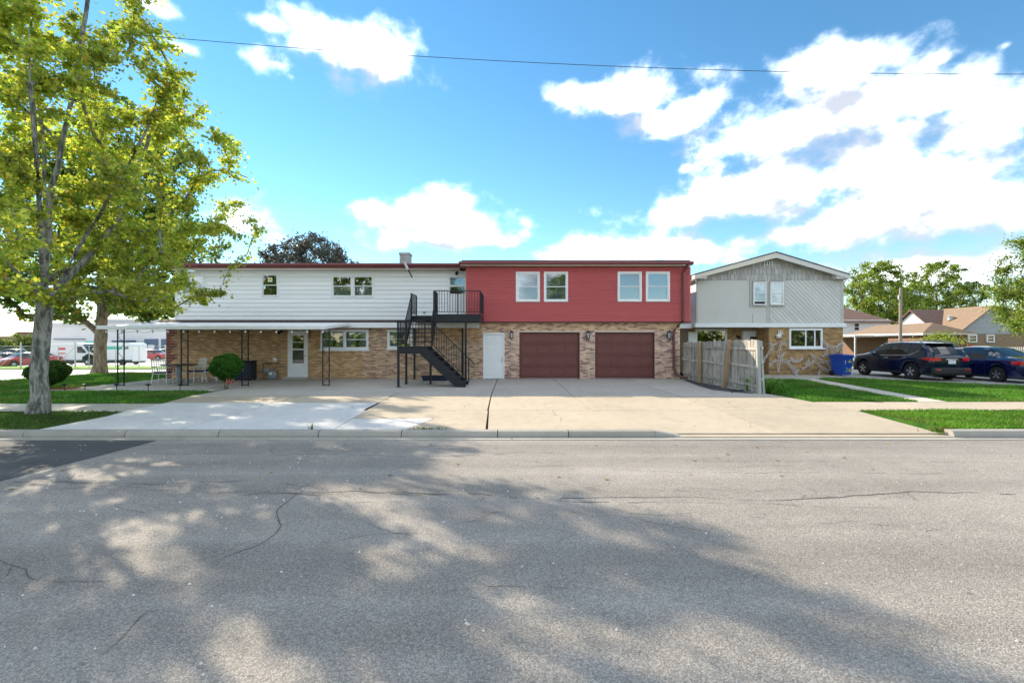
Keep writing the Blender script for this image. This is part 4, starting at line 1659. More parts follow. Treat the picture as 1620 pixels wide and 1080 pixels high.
# gas meter with pipes
gm = small('gas_meter', 'grey gas meter with rusty pipe frame against the brick wall', 'gas meter', (px(427, 20.25), 20.25, .02))
q = MB()
q.tube([(-.30, 0, .72), (.28, 0, .72)], .022, 8).tube([(-.30, 0, .72), (-.30, .0, .32)], .022, 8).tube([(.28, 0, .72), (.28, 0, .50), (.12, 0, .42)], .022, 8)
q.tube([(-.30, 0, .34), (-.12, 0, .30), (-.05, 0, .2)], .022, 8).tube([(.28, 0, .72), (.32, .2, .74)], .022, 8)
q.build('pipe', m_copper, gm, local=True)
q = MB()
q.lathe([(.02, -.13), (.15, -.12), (.19, -.05), (.19, .05), (.15, .12), (.02, .13)], 14, (.10, 0, .22), 'y')
q.cbox(-.05, .25, -.09, .09, .02, .16, .03)
q.build('body', m_meter, gm, local=True)
MB().lathe([(.10, -.06), (.12, -.03), (.12, .06), (.09, .09)], 12, (-.16, 0, .40), 'y').build('regulator', m_galv, gm, local=True)
MB().lathe([(.06, -.165), (.06, -.125)], 12, (.10, 0, .26), 'y').build('dial', m_trim, gm, local=True)

# dark cabinet by the wall behind the shrub
cb = small('storage_cabinet', 'dark blue-black cabinet against the brick wall behind the clipped bush', 'cabinet', (px(388, 19.6), 19.6, .02))
MB().cbox(-.37, .37, -.22, .24, .06, .80, .02).build('body', m_plastic, cb, local=True)
MB().cbox(-.40, .40, -.26, .26, .805, .86, .02).build('lid', m_plastic, cb, local=True)
for s in (-1, 1):
    MB().cbox(s * .18 - .16, s * .18 + .16, -.242, -.223, .10, .76, .01).build('door', M('navy_panel', (.012, .022, .05), .4) if s < 0 else bpy.data.materials['navy_panel'], cb, local=True)
    MB().cbox(s * .05 - .012, s * .05 + .012, -.262, -.243, .42, .52, .005).build('handle', m_galv, cb, local=True)
    for yy in (-.15, .17):
        MB().box(s * .3 - .03, s * .3 + .03, yy - .03, yy + .03, 0, .06).build('foot', m_plastic, cb, local=True)

# dark ribbed tray under the stairs
tr = small('planter_trough', 'dark ribbed plastic trough lying under the steel stairs', 'trough', (px(689, 19.6), 19.6, .02))
q = MB()
q.prism_xz([(-.50, 0), (.50, 0), (.56, .17), (-.56, .17)], -.2, .2)
q.build('body', M('navy_trough', (.02, .028, .05), .45), tr, local=True)
q = MB()
q.cbox(-.60, .60, -.24, .24, .172, .215, .015)
q.build('rim', bpy.data.materials['navy_trough'], tr, local=True)
for k in range(9):
    MB().box(-.44 + k * .11 - .015, -.44 + k * .11 + .015, -.225, -.201, .01, .165).build('rib', bpy.data.materials['navy_trough'], tr, local=True)


def chair(loc, rz, label):
    t = thing('patio_chair', label, 'chair', loc, rz, group='white lattice chairs at the patio table')
    bk = MB()
    for s in (-1, 1):
        bk.tube([(s * .24, .20, .40), (s * .245, .25, .70), (s * .23, .30, .95)], .018, 6)
    bk.tube([(-.23, .30, .95), (0, .31, .98), (.23, .30, .95)], .02, 6)
    bo = bk.build('backrest', m_chair, t, local=True, smooth=True)
    for k in range(1, 6):
        xx = -.24 + k * .08
        MB().bar((xx, .205, .46), (xx, .30, .96), .022, .012).build('slat', m_chair, bo, local=True)
    for k in range(5):
        zz = .50 + k * .095
        MB().bar((-.235, .212 + .02 * k, zz), (.235, .212 + .02 * k, zz), .012, .022).build('slat', m_chair, bo, local=True)
    MB().cbox(-.25, .25, -.25, .22, .395, .42, .01).build('seat', m_chair, t, local=True)
    MB().cbox(-.235, .235, -.24, .19, .421, .48, .025).build('cushion', m_cushion, t, local=True)
    for sx in (-1, 1):
        for sy in (-1, 1):
            MB().tube([(sx * .23, sy * .21, .395), (sx * .25, sy * .23, .2), (sx * .26, sy * (.27 if sy > 0 else .24), 0)], .016, 6).build('leg', m_chair, t, local=True, smooth=True)
        MB().tube([(sx * .25, -.22, .40), (sx * .29, -.24, .60), (sx * .29, -.10, .66), (sx * .27, .12, .65), (sx * .245, .24, .68)], .016, 6).build('armrest', m_chair, t, local=True, smooth=True)
    br = MB()
    br.tube([(-.25, -.22, .12), (0, 0, .22), (.25, .24, .12)], .01, 5).tube([(.25, -.22, .12), (0, 0, .22), (-.25, .24, .12)], .01, 5)
    br.build('stretcher', m_chair, t, local=True)
    return t


chair((px(257, 18.0), 18.0, .03), math.radians(192), 'white lattice chair left of the patio table, its back to the lawn')
chair((px(310, 18.7), 18.7, .03), math.radians(-25), 'white lattice chair with its back to the brick wall, navy cushion')
chair((px(326, 18.9), 19.1, .03), math.radians(-60), 'white lattice chair partly hidden behind the clipped bush')
tb = thing('patio_table', 'round patio table with dark top on a pale pedestal beside the brick wall', 'table', (px(283, 18.6), 18.6, .03))
MB().lathe([(.60, .70), (.63, .71), (.63, .728), (.60, .735)], 28, (0, 0, 0)).build('table_top', m_black, tb, local=True)
MB().lathe([(.10, .699), (.07, .64), (.09, .55), (.12, .42), (.09, .30), (.06, .2), (.09, .12), (.12, .05)], 12, (0, 0, 0)).build('pedestal', m_meter, tb, local=True, smooth=True)
for k in range(4):
    a = k * math.pi / 2 + .4
    MB().tube([(.08 * math.cos(a), .08 * math.sin(a), .12), (.22 * math.cos(a), .22 * math.sin(a), .09), (.34 * math.cos(a), .34 * math.sin(a), .012)], .02, 6).build('foot', m_meter, tb, local=True)


# solar stake lights on the edging
def stake(x, y, label):
    t = thing('garden_light', label, 'garden light', (x, y, .02), group='solar stake lights along the patio edge')
    MB().lathe([(.012, 0), (.012, .17)], 8).build('stake', m_black, t, local=True)
    MB().lathe([(.03, .165), (.045, .19), (.10, .205), (.10, .215), (.04, .235), (.008, .24)], 12).build('cap', m_black, t, local=True)


for (sx, lab) in ((102, 'black stake light beside the bush behind the front tree'), (134.5, 'black stake light nearest the front tree trunk at the patio edge'), (184.5, 'black stake light in front of the leftmost canopy post'),
                  (234.5, 'black stake light midway between the two left canopy posts'), (285, 'black stake light in front of the canopy post by the patio table')):
    stake(px(sx, 15.55), 15.55, lab)

# ------------------------------------------------------------------ wooden fence
fen = thing('wooden_fence', 'weathered grey board fence with leaning posts beside the drive', 'fence', (7.7, 17.5, 0))
fx = lambda y: 7.62 + (20.4 - y) / 5.7 * .30
rails = {}
y = 20.35
k = 0
while y > 14.75:
    w_ = random.uniform(.125, .145)
    tilt = .0
    if 17.0 > y > 16.2:
        tilt = .03
    h = 1.66 + (20.4 - y) * .019 + random.uniform(-.025, .02)
    x = fx(y)
    lean = random.gauss(0, .008)
    zb = random.uniform(.03, .08)
    sp = MB()
    t_ = .018
    ya, yb = y - w_, y
    pts = [(ya, zb), (yb, zb), (yb + lean, h - .03), (yb - .02 + lean, h), (ya + .02 + lean, h), (ya + lean, h - .03)]
    if 15.52 > y > 15.38:
        pts = [(ya, .62), (yb, .75), (yb, h - .03), (yb - .02, h), (ya + .02, h), (ya, h - .03)]
    sp.prism_yz(pts, x + .05 + random.uniform(-.006, .006), x + .05 + t_)
    sp.build('board', m_fence, fen)
    y -= w_ + .006
    k += 1
for (ya, yb) in ((20.4, 18.55), (18.5, 16.75), (16.65, 14.65)):
    for (za, zb) in ((1.46, 1.46), (.92, .86), (.30, .25)):
        MB().bar((fx(ya) + .028, ya, za), (fx(yb) + .028, yb, zb), .036, .085).build('rail', m_fence, fen)
# posts
for (yb, yt, xo, mat) in ((18.72, 18.72, 0, m_oldpost), (18.55, 18.55, -.03, m_newpost), (16.72, 16.55, -.02, m_oldpost), (16.55, 16.20, -.07, m_newpost)):
    xb, xt = fx(yb) - .045 + xo, fx(yt) - .045 + xo + (.03 if yt != yb else 0)
    MB().bar((xb, yb, .02), (xt, yt, 1.70 + (20.4 - yt) * .012), .085, .085, up=(1, 0, 0)).build('post', mat, fen)
MB().bar((fx(14.6) + .02, 14.62, .02), (fx(14.6) + .0, 14.68, 1.74), .10, .10, up=(1, 0, 0)).build('post', m_oldpost, fen)
MB().bar((fx(14.6) + .16, 14.62, .02), (fx(14.6) + .10, 14.68, 1.72), .05, .07, up=(1, 0, 0)).build('post', m_oldpost, fen)
hg = MB()
for zz in (.45, 1.0, 1.45):
    hg.box(fx(14.6) + .08, fx(14.6) + .14, 14.60, 14.64, zz, zz + .08)
hg.build('hinge', m_galv, fen)

# long-leaved plant at the fence end
def strap_plant(name, label, cx, cy, n, L, spread, z0=.02, cols=((.10, .26, .03), (.16, .33, .05), (.07, .19, .03), (.25, .36, .10))):
    t = thing(name, label, 'plant', (cx, cy, z0))
    mb = MB()
    for i in range(n):
        a = random.uniform(0, 2 * math.pi)
        bx, by = random.gauss(0, spread * .35), random.gauss(0, spread * .5)
        l = L * random.uniform(.6, 1.15)
        w_ = random.uniform(.010, .018)
        prev = None
        c = random.choice(cols)
        kq = random.uniform(.75, 1.2)
        c = tuple(v * kq for v in c)
        rise = random.uniform(.55, .95)
        pts = []
        for j in range(6):
            u = j / 5
            r = l * u * (1 - rise * .55) * 1.1
            zz = l * rise * (u * 1.5 - 1.05 * u * u * (1.25 - rise * .35))
            pts.append((bx + math.cos(a) * r, by + math.sin(a) * r, max(zz, .01)))
        sx, sy = -math.sin(a), math.cos(a)
        for j in range(5):
            wa, wb = w_ * (1 - (j / 5) ** 2 * .95), w_ * (1 - ((j + 1) / 5) ** 2 * .95)
            p, q = pts[j], pts[j + 1]
            mb.add([(p[0] - sx * wa, p[1] - sy * wa, p[2]), (p[0] + sx * wa, p[1] + sy * wa, p[2]), (q[0] + sx * wb, q[1] + sy * wb, q[2]), (q[0] - sx * wb, q[1] - sy * wb, q[2])], [(0, 1, 2, 3)], c)
    mb.build('foliage', m_blade, t, local=True, fix=False)
    return t


strap_plant('daylily', 'clump of long arching green leaves at the end of the wooden fence', 8.45, 15.25, 330, .95, .55)

# ------------------------------------------------------------------ neighbour's house
nh = thing('gabled_house', 'two-storey gabled house, grey siding over brick, hung with fake webs', 'house', (13, 23, 0))
YN = 22.9
NX = lambda x: px(x, YN)
NZ = lambda y: pz(y, YN)
xl, xr, xm = NX(1102), NX(1333.5), NX(1216.5)
ops_n = [(NX(1248), NX(1301), NZ(550.5), NZ(519.5))]
YN2 = 24.1
ops_r = [(px(1100, YN2), px(1150, YN2), .75, pz(520.5, YN2)), (px(1173, YN2), px(1204.5, YN2), 0, pz(521.5, YN2))]
XLB = px(1089, YN2)
w = MB()
wall_panel(w, xm, xr, 0, 2.42, YN, YN + .2, ops_n)
wall_panel(w, XLB, xm + .2, 0, 2.42, YN2, YN2 + .2, ops_r)
w.box(xm, xm + .2, YN + .2, YN2, 0, 2.42)
w.box(xr - .2, xr, YN + .2, 33, 0, 2.42)
w.box(XLB, XLB + .2, YN2 + .2, 33, 0, 2.42)
w.box(XLB, xr, 33, 33.2, 0, 2.42)
w.build('wall', m_mortar2, nh)


def pal_n(x, z, r):
    c = random.choice([(.36, .235, .11), (.40, .27, .13), (.33, .21, .10), (.44, .30, .15), (.27, .17, .085)])
    if z < .35:
        c = tuple(v * .72 for v in c)
    k = random.uniform(.9, 1.1)
    return tuple(v * k for v in c)


brickwork(nh, xm, xr, .02, 2.41, YN, ops_n, pal_n)
brickwork(nh, XLB, xm, .02, 2.41, YN2, ops_r, pal_n)
b2 = MB()
for r in range(34):
    za = .02 + r * .0703
    y = YN + (0 if r % 2 else .1)
    while y < YN2 - .02:
        e = min(y + .2, YN2 - .01)
        b2.add([(xm - .008, y, za + .005), (xm - .008, e, za + .005), (xm - .008, e, za + .064), (xm - .008, y, za + .064),
                (xm, y, za + .005), (xm, e, za + .005), (xm, e, za + .064), (xm, y, za + .064)],
               [(0, 3, 2, 1), (0, 1, 5, 4), (1, 2, 6, 5), (2, 3, 7, 6), (3, 0, 4, 7)], pal_n(0, za, r))
        y += .21
b2.build('brickwork', m_brick, nh, kind='stuff')
window(nh, *ops_n[0], YN, 1, False, .10, None, .04, sill=.10, glass=m_glass_dk)
nw = [o for o in nh.children if o.name.startswith('window')][-1]
x0, x1, z0, z1 = ops_n[0]
q = MB()
q.box((x0 + x1) / 2 - .03, (x0 + x1) / 2 + .03, YN - .02, YN + .02, z0 + .1, z1 - .1).box(x1 - .42, x1 - .36, YN - .021, YN + .019, z0 + .1, z1 - .1)
q.build('mullion', m_trim, nw)
MB().box(x0 + .1, x1 - .1, YN + .16, YN + .18, z0 + .1, z1 - .1).build('curtain', m_curtain, nw)
x0, x1, z0, z1 = ops_r[0]
window(nh, x0, x1, z0, z1, YN2, 1, False, .10, 'half', .04, glass=m_glass_dk)
# ghost-shaped sticker in the left window
dl = thing('window_cling', 'small white ghost cut-outs stuck in the window behind the fence', 'decoration', (px(1130, YN2), YN2 - .02, 1.95))
MB().prism_xz([(-.08, .05), (-.03, .12), (.03, .12), (.08, .05), (.03, .02), (-.03, .03)], -.012, -.008).build('cutout', m_trim, dl, local=True)
MB().prism_xz([(-.06, -.22), (0, -.08), (.06, -.18), (.05, -.30), (.01, -.26), (-.03, -.32)], -.012, -.008).build('cutout', m_trim, dl, local=True)
# front door
x0, x1, z0, z1 = ops_r[1]
f = MB()
f.cbox(x0, x0 + .09, YN2 - .04, YN2 + .1, z0, z1, .01).cbox(x1 - .09, x1, YN2 - .04, YN2 + .1, z0, z1, .01).cbox(x0 + .09, x1 - .09, YN2 - .04, YN2 + .1, z1 - .09, z1, .01)
nd_ = f.build('door', m_grey_trim, nh)
MB().box(x0 + .09, x1 - .09, YN2, YN2 + .05, .02, 1.0).box(x0 + .09, x0 + .46, YN2, YN2 + .05, 1.0, z1 - .09).box(x1 - .16, x1 - .09, YN2, YN2 + .05, 1.0, z1 - .09).box(x0 + .46, x1 - .16, YN2, YN2 + .05, 1.95, z1 - .09).build('door_leaf', m_trim, nd_)
MB().box(x0 + .46, x1 - .16, YN2 + .02, YN2 + .03, 1.0, 1.95).build('pane', m_glass_dk, nd_)
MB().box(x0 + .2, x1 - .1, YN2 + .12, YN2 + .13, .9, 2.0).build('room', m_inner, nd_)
spot(px(1166, YN2), YN2 - .012, 1.98, 'porch_light', 'round dark porch light left of the neighbour front door')
# upper storey
zu0, zu1 = NZ(511.5), NZ(443.5)
apx, apz = NX(1220), pz(399.3, 22.45)
ub = MB()
ub.box(xl, xr, YN, YN + .15, 2.42, zu1)
ub.box(xl, xl + .15, YN + .15, 33, 2.42, zu1)
ub.box(xr - .15, xr, YN + .15, 33, 2.42, zu1)
ub.box(xl, xr, 33, 33.15, 2.42, zu1)
slope = (apz - (NZ(437))) / (apx - NX(1094))
ub.prism_xz([(xl, zu1), (xr, zu1), (xr, zu1 + .18), (apx, apz - .06), (xl, zu1 + .18)], YN + .001, YN + .149)
ub.build('upper_wall', m_grey_panel, nh)
bd = MB()
bd.cbox(xl - .12, xr + .12, YN - .10, YN - .001, NZ(518), NZ(511.3), .02)
bd.cbox(xl - .12, xl - .02, YN, YN2 + .3, NZ(518), NZ(511.3), .02)
bd.build('band_course', m_trim, nh)
MB().box(XLB - .9, xl - .121, YN + .3, YN + .36, NZ(519), NZ(512)).build('band_course', m_trim, nh)
MB().box(XLB - .02, XLB + .40, YN + 1.1, YN + 1.18, .8, 2.2).build('side_window_trim', m_trim, nh)
# side boards
for r in range(13):
    za = 2.62 + r * .165
    MB().add([(xl - .022, YN + .02, za), (xl - .022, 33, za), (xl - .004, 33, za + .165), (xl - .004, YN + .02, za + .165), (xl, YN + .02, za), (xl, 33, za)],
             [(0, 3, 2, 1), (0, 1, 5, 4)]).build('siding_board', m_white, nh)
MB().cbox(xl - .03, xl + .06, YN - .03, YN + .018, 2.62, zu1, .01).build('corner_trim', m_grey_trim, nh)
MB().cbox(xr - .12, xr + .02, YN - .035, YN + .05, 2.62, zu1, .01).build('corner_trim', m_grey_trim, nh)
wx0, wx1, wz0, wz1 = NX(1185.5), NX(1241.5), NZ(485.5), NZ(443.5)
# smooth panel at the left, diagonal boards at the right
MB().box(xl + .062, wx0 - .01, YN - .016, YN - .001, 2.63, zu1 - .002).build('grey_panel', m_grey_panel, nh)
MB().box(wx0 - .01 + .002, NX(1212) - .002, YN - .016, YN - .001, 2.63, wz0).build('grey_panel', m_grey_panel, nh)
dx0, dx1 = NX(1217.5), xr - .122
rect = [(dx0, 2.63), (dx1, 2.63), (dx1, zu1 - .01), (dx0, zu1 - .01)]
pitch = .222
c = dx0 + 2.63 - .2
while c < dx1 + zu1:
    p = clip(clip(rect, 1, 1, c + pitch - .026), -1, -1, -c)
    c += pitch
    if len(p) < 3:
        continue
    # cut out around the window surround
    q1 = clip(p, -1, 0, -wx1)
    q2 = clip(clip(p, 1, 0, wx1), 0, 1, wz0)
    for q in (q1, q2):
        if len(q) >= 3 and abs(sum(q[i][0] * q[(i + 1) % len(q)][1] - q[(i + 1) % len(q)][0] * q[i][1] for i in range(len(q)))) > .004:
            MB().prism_xz(q, YN - .022, YN - .001).build('diagonal_board', m_grey_board, nh)
MB().cbox(NX(1211.8), NX(1217), YN - .03, YN - .001, 2.63, wz0 - .002, .008).build('batten', m_grey_trim, nh)
sw = MB()
wzt = zu1 + .005
sw.box(wx0, wx1, YN - .045, YN - .001, wz0, wz0 + .09).box(wx0, wx0 + .11, YN - .045, YN - .001, wz0 + .09, wzt).box(wx1 - .11, wx1, YN - .045, YN - .001, wz0 + .09, wzt)
sw.box(NX(1210.3), NX(1216.2), YN - .045, YN - .001, wz0 + .09, wzt)
sw.build('window_surround', m_grey_trim, nh)
for (a, b, kind) in ((1189.4, 1210.2, 'curtain'), (1216.3, 1237.6, 'half')):
    window(nh, NX(a), NX(b), NZ(483), NZ(446.3), YN - .135, 1, True, .06, kind, .03, lift=.12 if a < 1200 else 0, depth=-.02)
bn = MB()
bn.prism_xz([(NX(1191), NZ(447.5)), (NX(1209), NZ(447.5)), (NX(1209), NZ(458.5)), (NX(1191), NZ(458.5))], YN - .085, YN - .08)
bn.build('banner', M('navy_cloth', (.02, .025, .16), .8), nh)
MB().bar((NX(1190.3), YN - .03, NZ(510)), (NX(1190.3), YN - .03, NZ(495.5)), .02).build('conduit', m_grey_trim, nh)
# gable shingles
rows = [(zu1 + .012 + i * .30) for i in range(6)]
for i, za in enumerate(rows):
    x = xl - .05 + (i % 2) * .11
    while x < xr + .1:
        w_ = random.choice([.17, .2, .24])
        poly = [(x, za - random.uniform(0, .025)), (x + w_ - .022, za - random.uniform(0, .025)), (x + w_ - .022, za + .297), (x, za + .285)]
        s = slope
        poly = clip(poly, -s, 1, apz - .04 - s * apx)
        poly = clip(poly, s, 1, apz - .04 + s * apx)
        x += w_
        if len(poly) < 3 or max(p[1] for p in poly) - min(p[1] for p in poly) < .05:
            continue
        if NX(1209.5) < x - w_ / 2 < NX(1222) and NZ(420) < za + .1 < NZ(412):
            pass
        d = random.uniform(.028, .042)
        n_ = len(poly)
        zlo = za
        vs = [(a, YN - d + (z - zlo) / .3 * (d - .012), z) for a, z in poly] + [(a, YN - .002, z) for a, z in poly]
        fs = [tuple(range(n_))] + [(j, n_ + j, n_ + (j + 1) % n_, (j + 1) % n_) for j in range(n_)]
        MB().add(vs, fs).build('shingle', m_grey_shingle, nh)
gv = MB()
gx = NX(1214.5)
gv.box(gx - .21, gx + .21, YN - .06, YN - .045, NZ(420.2), NZ(413.6))
gvo = gv.build('gable_vent', m_trim, nh)
for k in range(3):
    MB().box(gx - .15 + k * .125, gx - .095 + k * .125, YN - .065, YN - .0605, NZ(419.4), NZ(414.4)).build('slot', m_inner, gvo)
# roof and barge boards
yf_, yb_r = 22.45, 33.4
for s in (-1, 1):
    xe_ = NX(1093.5) if s < 0 else px(1344.5, 22.45)
    ze_ = pz(434.5, 22.45)
    th = .05
    r = MB()
    r.add([(apx, yf_ - .02, apz), (xe_, yf_ - .02, ze_), (xe_, yb_r, ze_), (apx, yb_r, apz), (apx, yf_ - .02, apz + th), (xe_, yf_ - .02, ze_ + th), (xe_, yb_r, ze_ + th), (apx, yb_r, apz + th)],
          [(0, 1, 2, 3), (4, 7, 6, 5), (0, 4, 5, 1), (1, 5, 6, 2), (2, 6, 7, 3), (3, 7, 4, 0)])
    r.build('roof', m_shingle_dark, nh)
    b = MB()
    b.add([(apx, yf_, apz - .002), (xe_, yf_, ze_ - .002), (xe_, yf_, ze_ - .20), (apx, yf_, apz - .26), (apx, yf_ + .04, apz - .002), (xe_, yf_ + .04, ze_ - .002), (xe_, yf_ + .04, ze_ - .20), (apx, yf_ + .04, apz - .26)],
          [(0, 1, 2, 3), (4, 7, 6, 5), (0, 4, 5, 1), (1, 5, 6, 2), (2, 6, 7, 3), (3, 7, 4, 0)])
    b.build('barge_board', m_cream if s < 0 else m_grey_board, nh)
    e = MB()
    xi = xe_ + (.62 if s < 0 else -.62)
    e.prism_xz([(xe_ + (-s) * .002, ze_ - .20), (xi, ze_ - .18 ), (xi, ze_ - .0 + .10), (xe_ + (-s) * .002, ze_ - .01)], yf_ + .041, YN - .05)
    e.build('eave_return', m_grey_board, nh)
    MB().add([(apx, yf_ + .04, apz - .04), (xe_, yf_ + .04, ze_ - .04), (xe_, YN, ze_ - .04), (apx, YN, apz - .04)], [(0, 1, 2, 3)]).build('soffit', m_trim, nh)
    MB().box(min(xe_, xe_ - s * .5), max(xe_, xe_ - s * .5), YN + .16, 33, ze_ - .22, ze_ - .16).build('soffit', m_trim, nh)
MB().lathe([(.07, 0), (.07, .28), (.11, .30), (.10, .36)], 8, (NX(1124), 27, 5.55)).build('vent_pipe', m_shingle_dark, nh)

# web decorations on the brick
def web(name, label, paths, y0):
    t = thing(name, label, 'decoration', (px(paths[0][0][0], y0), y0, pz(paths[0][0][1], y0)), group='fake webs on the neighbour brick wall')
    for pth in paths:
        mb = MB()
        pts = [Vector((px(a, y0), y0 + random.uniform(-.03, .01), pz(b, y0))) for a, b in pth]
        for s in range(7):
            off = [Vector((random.gauss(0, .055), random.gauss(-.03, .02), random.gauss(0, .055))) for _ in pts]
            fine = []
            rad = []
            for i in range(len(pts) - 1):
                for j in range(5):
                    u = j / 5
                    p = pts[i].lerp(pts[i + 1], u) + off[i].lerp(off[i + 1], u)
                    p.z -= .04 * math.sin(math.pi * u) * s * .4
                    fine.append(p)
                    rad.append((.003 + .008 * abs(math.sin(i * 2.3 + j * .9 + s))) * (.6 if s else 1.1))
            fine.append(pts[-1] + off[-1])
            rad.append(.008)
            mb.tube(fine, rad, 5)
        mb.build('strand', m_web, t)
    return t


yw = YN - .06
web('spider_web', 'torn white fake web stretched at the left brick corner above the plant',
    [[(1217, 541), (1222, 546), (1229, 543)], [(1222, 546), (1216, 556), (1209, 567), (1207, 574)], [(1235, 541), (1240, 543), (1245, 541)], [(1236, 545), (1232, 556), (1231, 565)],
     [(1239, 558), (1234, 566), (1232, 576), (1231, 588)], [(1217, 575), (1222, 571), (1230, 570)]], yw)
web('spider_web', 'thick drooping fake web under the front window of the neighbour house',
    [[(1236, 570), (1243, 571), (1250, 577), (1258, 588), (1263, 585)], [(1246, 570), (1252, 568), (1262, 569), (1271, 566)], [(1250, 565), (1255, 572), (1260, 571)],
     [(1255, 578), (1260, 590), (1256, 590)], [(1268, 583), (1273, 578), (1277, 570)], [(1271, 574), (1281, 575), (1287, 568)]], yw)
web('spider_web', 'wide fake web draped from the right brick corner down to the blue bin',
    [[(1303, 538), (1308, 546), (1307, 558), (1301, 565)], [(1308, 547), (1318, 549), (1327, 545), (1331, 541)], [(1314, 555), (1320, 556), (1327, 546)], [(1331, 541), (1333, 552), (1329, 560)],
     [(1281, 559), (1290, 566), (1303, 572), (1313, 571)], [(1292, 574), (1300, 582), (1312, 586), (1316, 584)], [(1308, 573), (1312, 581)], [(1293, 592), (1297, 587)]], yw)
# skeleton hand
sk = thing('skeleton_hand', 'white plastic skeleton hand hanging on the neighbour brick wall', 'decoration', (px(1232, yw), yw, pz(531, yw)))
q = MB()
q.tube([(-.09, 0, -.12), (-.05, -.03, -.06), (.02, -.03, .0), (.06, -.01, .04)], [.05, .10, .11, .06], 9)
q.build('palm', m_bone, sk, local=True, smooth=True)
for k in range(4):
    a = math.radians(28 + k * 17)
    b = Vector((.0 - .03 * k + .03, -.04, .03 + .015 * k))
    L = (.24, .28, .27, .22)[k]
    pts = [b + Vector((math.cos(a) * L * u, -.02 * math.sin(u * 3), math.sin(a) * L * u)) for u in (0, .25, .5, .75, 1)]
    MB().tube(pts, [.024, .018, .024, .016, .008], 7).build('finger', m_bone, sk, local=True, smooth=True)
MB().tube([(-.08, -.04, -.02), (-.15, -.05, .03), (-.17, -.05, .10)], [.025, .022, .01], 7).build('thumb', m_bone, sk, local=True, smooth=True)

# ------------------------------------------------------------------ blue recycling bin
def font_mesh(txt, size, depth, name, mat, parent, M4):
    cu = bpy.data.curves.new(name, 'FONT')
    cu.body = txt
    cu.size = size
    cu.extrude = depth
    cu.align_x = 'CENTER'
    cu.align_y = 'CENTER'
    tmp = bpy.data.objects.new(name + '_tmp', cu)
    COL.objects.link(tmp)
    dg = bpy.context.evaluated_depsgraph_get()
    me = bpy.data.meshes.new_from_object(tmp.evaluated_get(dg))
    bpy.data.objects.remove(tmp)
    bpy.data.curves.remove(cu)
    me.transform(M4)
    me.materials.clear()
    me.materials.append(mat)
    me.name = name
    o = bpy.data.objects.new(name, me)
    COL.objects.link(o)
    o.parent = parent
    return o


rbx, rby = px(1331, 22.2), 22.2
rb = thing('recycling_bin', 'blue wheeled bin with yellow and green painted digits by the car pad', 'bin', (rbx, rby, .03), math.radians(12))
bw, bd_, bh = .30, .36, .98
b = MB()
b.add([(-bw * .82, -bd_ * .78, .06), (bw * .82, -bd_ * .78, .06), (bw * .82, bd_ * .72, .06), (-bw * .82, bd_ * .72, .06), (-bw, -bd_, bh), (bw, -bd_, bh), (bw, bd_, bh), (-bw, bd_, bh)],
      [(0, 3, 2, 1), (4, 5, 6, 7), (0, 1, 5, 4), (1, 2, 6, 5), (2, 3, 7, 6), (3, 0, 4, 7)])
bb = b.build('body', m_blue, rb, local=True)
q = MB().cbox(-bw - .03, bw + .03, -bd_ - .03, bd_ + .03, bh - .08, bh, .015)
q.build('rim', m_blue, rb, local=True)
q = MB()
q.cbox(-bw - .035, bw + .035, -bd_ - .05, bd_ + .04, bh + .003, bh + .045, .02).cbox(-bw * .7, bw * .7, -bd_ * .7, bd_ * .7, bh + .046, bh + .075, .025)
q.build('lid', m_blue, rb, local=True)
MB().tube([(-.24, bd_ + .03, bh - .05), (-.24, bd_ + .11, bh - .02), (.24, bd_ + .11, bh - .02), (.24, bd_ + .03, bh - .05)], .017, 7).build('handle', m_blue, rb, local=True)
for s in (-1, 1):
    MB().lathe([(.05, -.03), (.125, -.028), (.125, .028), (.05, .03)], 16, (s * .27, bd_ * .72 + .02, .125), 'x').build('wheel', m_rubber, rb, local=True)
MB().tube([(-.27, bd_ * .72 + .02, .125), (.27, bd_ * .72 + .02, .125)], .015, 6).build('axle', m_black, rb, local=True)
# painted marks on the side that faces the street
tilt = math.atan2(bd_ * .22, bh - .06)


def bin_mark(txt, size, x, z, mat, name='digit'):
    Mx = Matrix.Translation((x, -bd_ * (.78 + .22 * (z - .06) / (bh - .06)) - .004, z)) @ Matrix.Rotation(math.radians(90) + math.atan2(.22 * bd_, bh - .06), 4, 'X')
    font_mesh(txt, size, .002, name, mat, rb, Mx)


bin_mark('1', .30, -.13, .66, m_yellow)
bin_mark('2', .30, -.03, .30, m_green_p)
bin_mark('6', .30, .15, .29, m_yellow)
em = MB()
for (a, r_) in ((0, .07), (72, .06), (144, .07), (216, .06), (288, .07)):
    ca, sa = math.cos(math.radians(a + 90)), math.sin(math.radians(a + 90))
    yb2 = -bd_ * (.78 + .22 * (.76 - .06) / (bh - .06)) - .006
    em.add([(.11 - sa * .02, yb2, .76 + ca * .02), (.11 + sa * .02, yb2, .76 - ca * .02), (.11 + ca * r_, yb2 - sa * .012, .76 + sa * r_)], [(0, 1, 2)])
em.box(.02, .20, -bd_ * .93 - .012, -bd_ * .93 - .008, .66, .70)
em.build('emblem', m_yellow, rb, local=True)

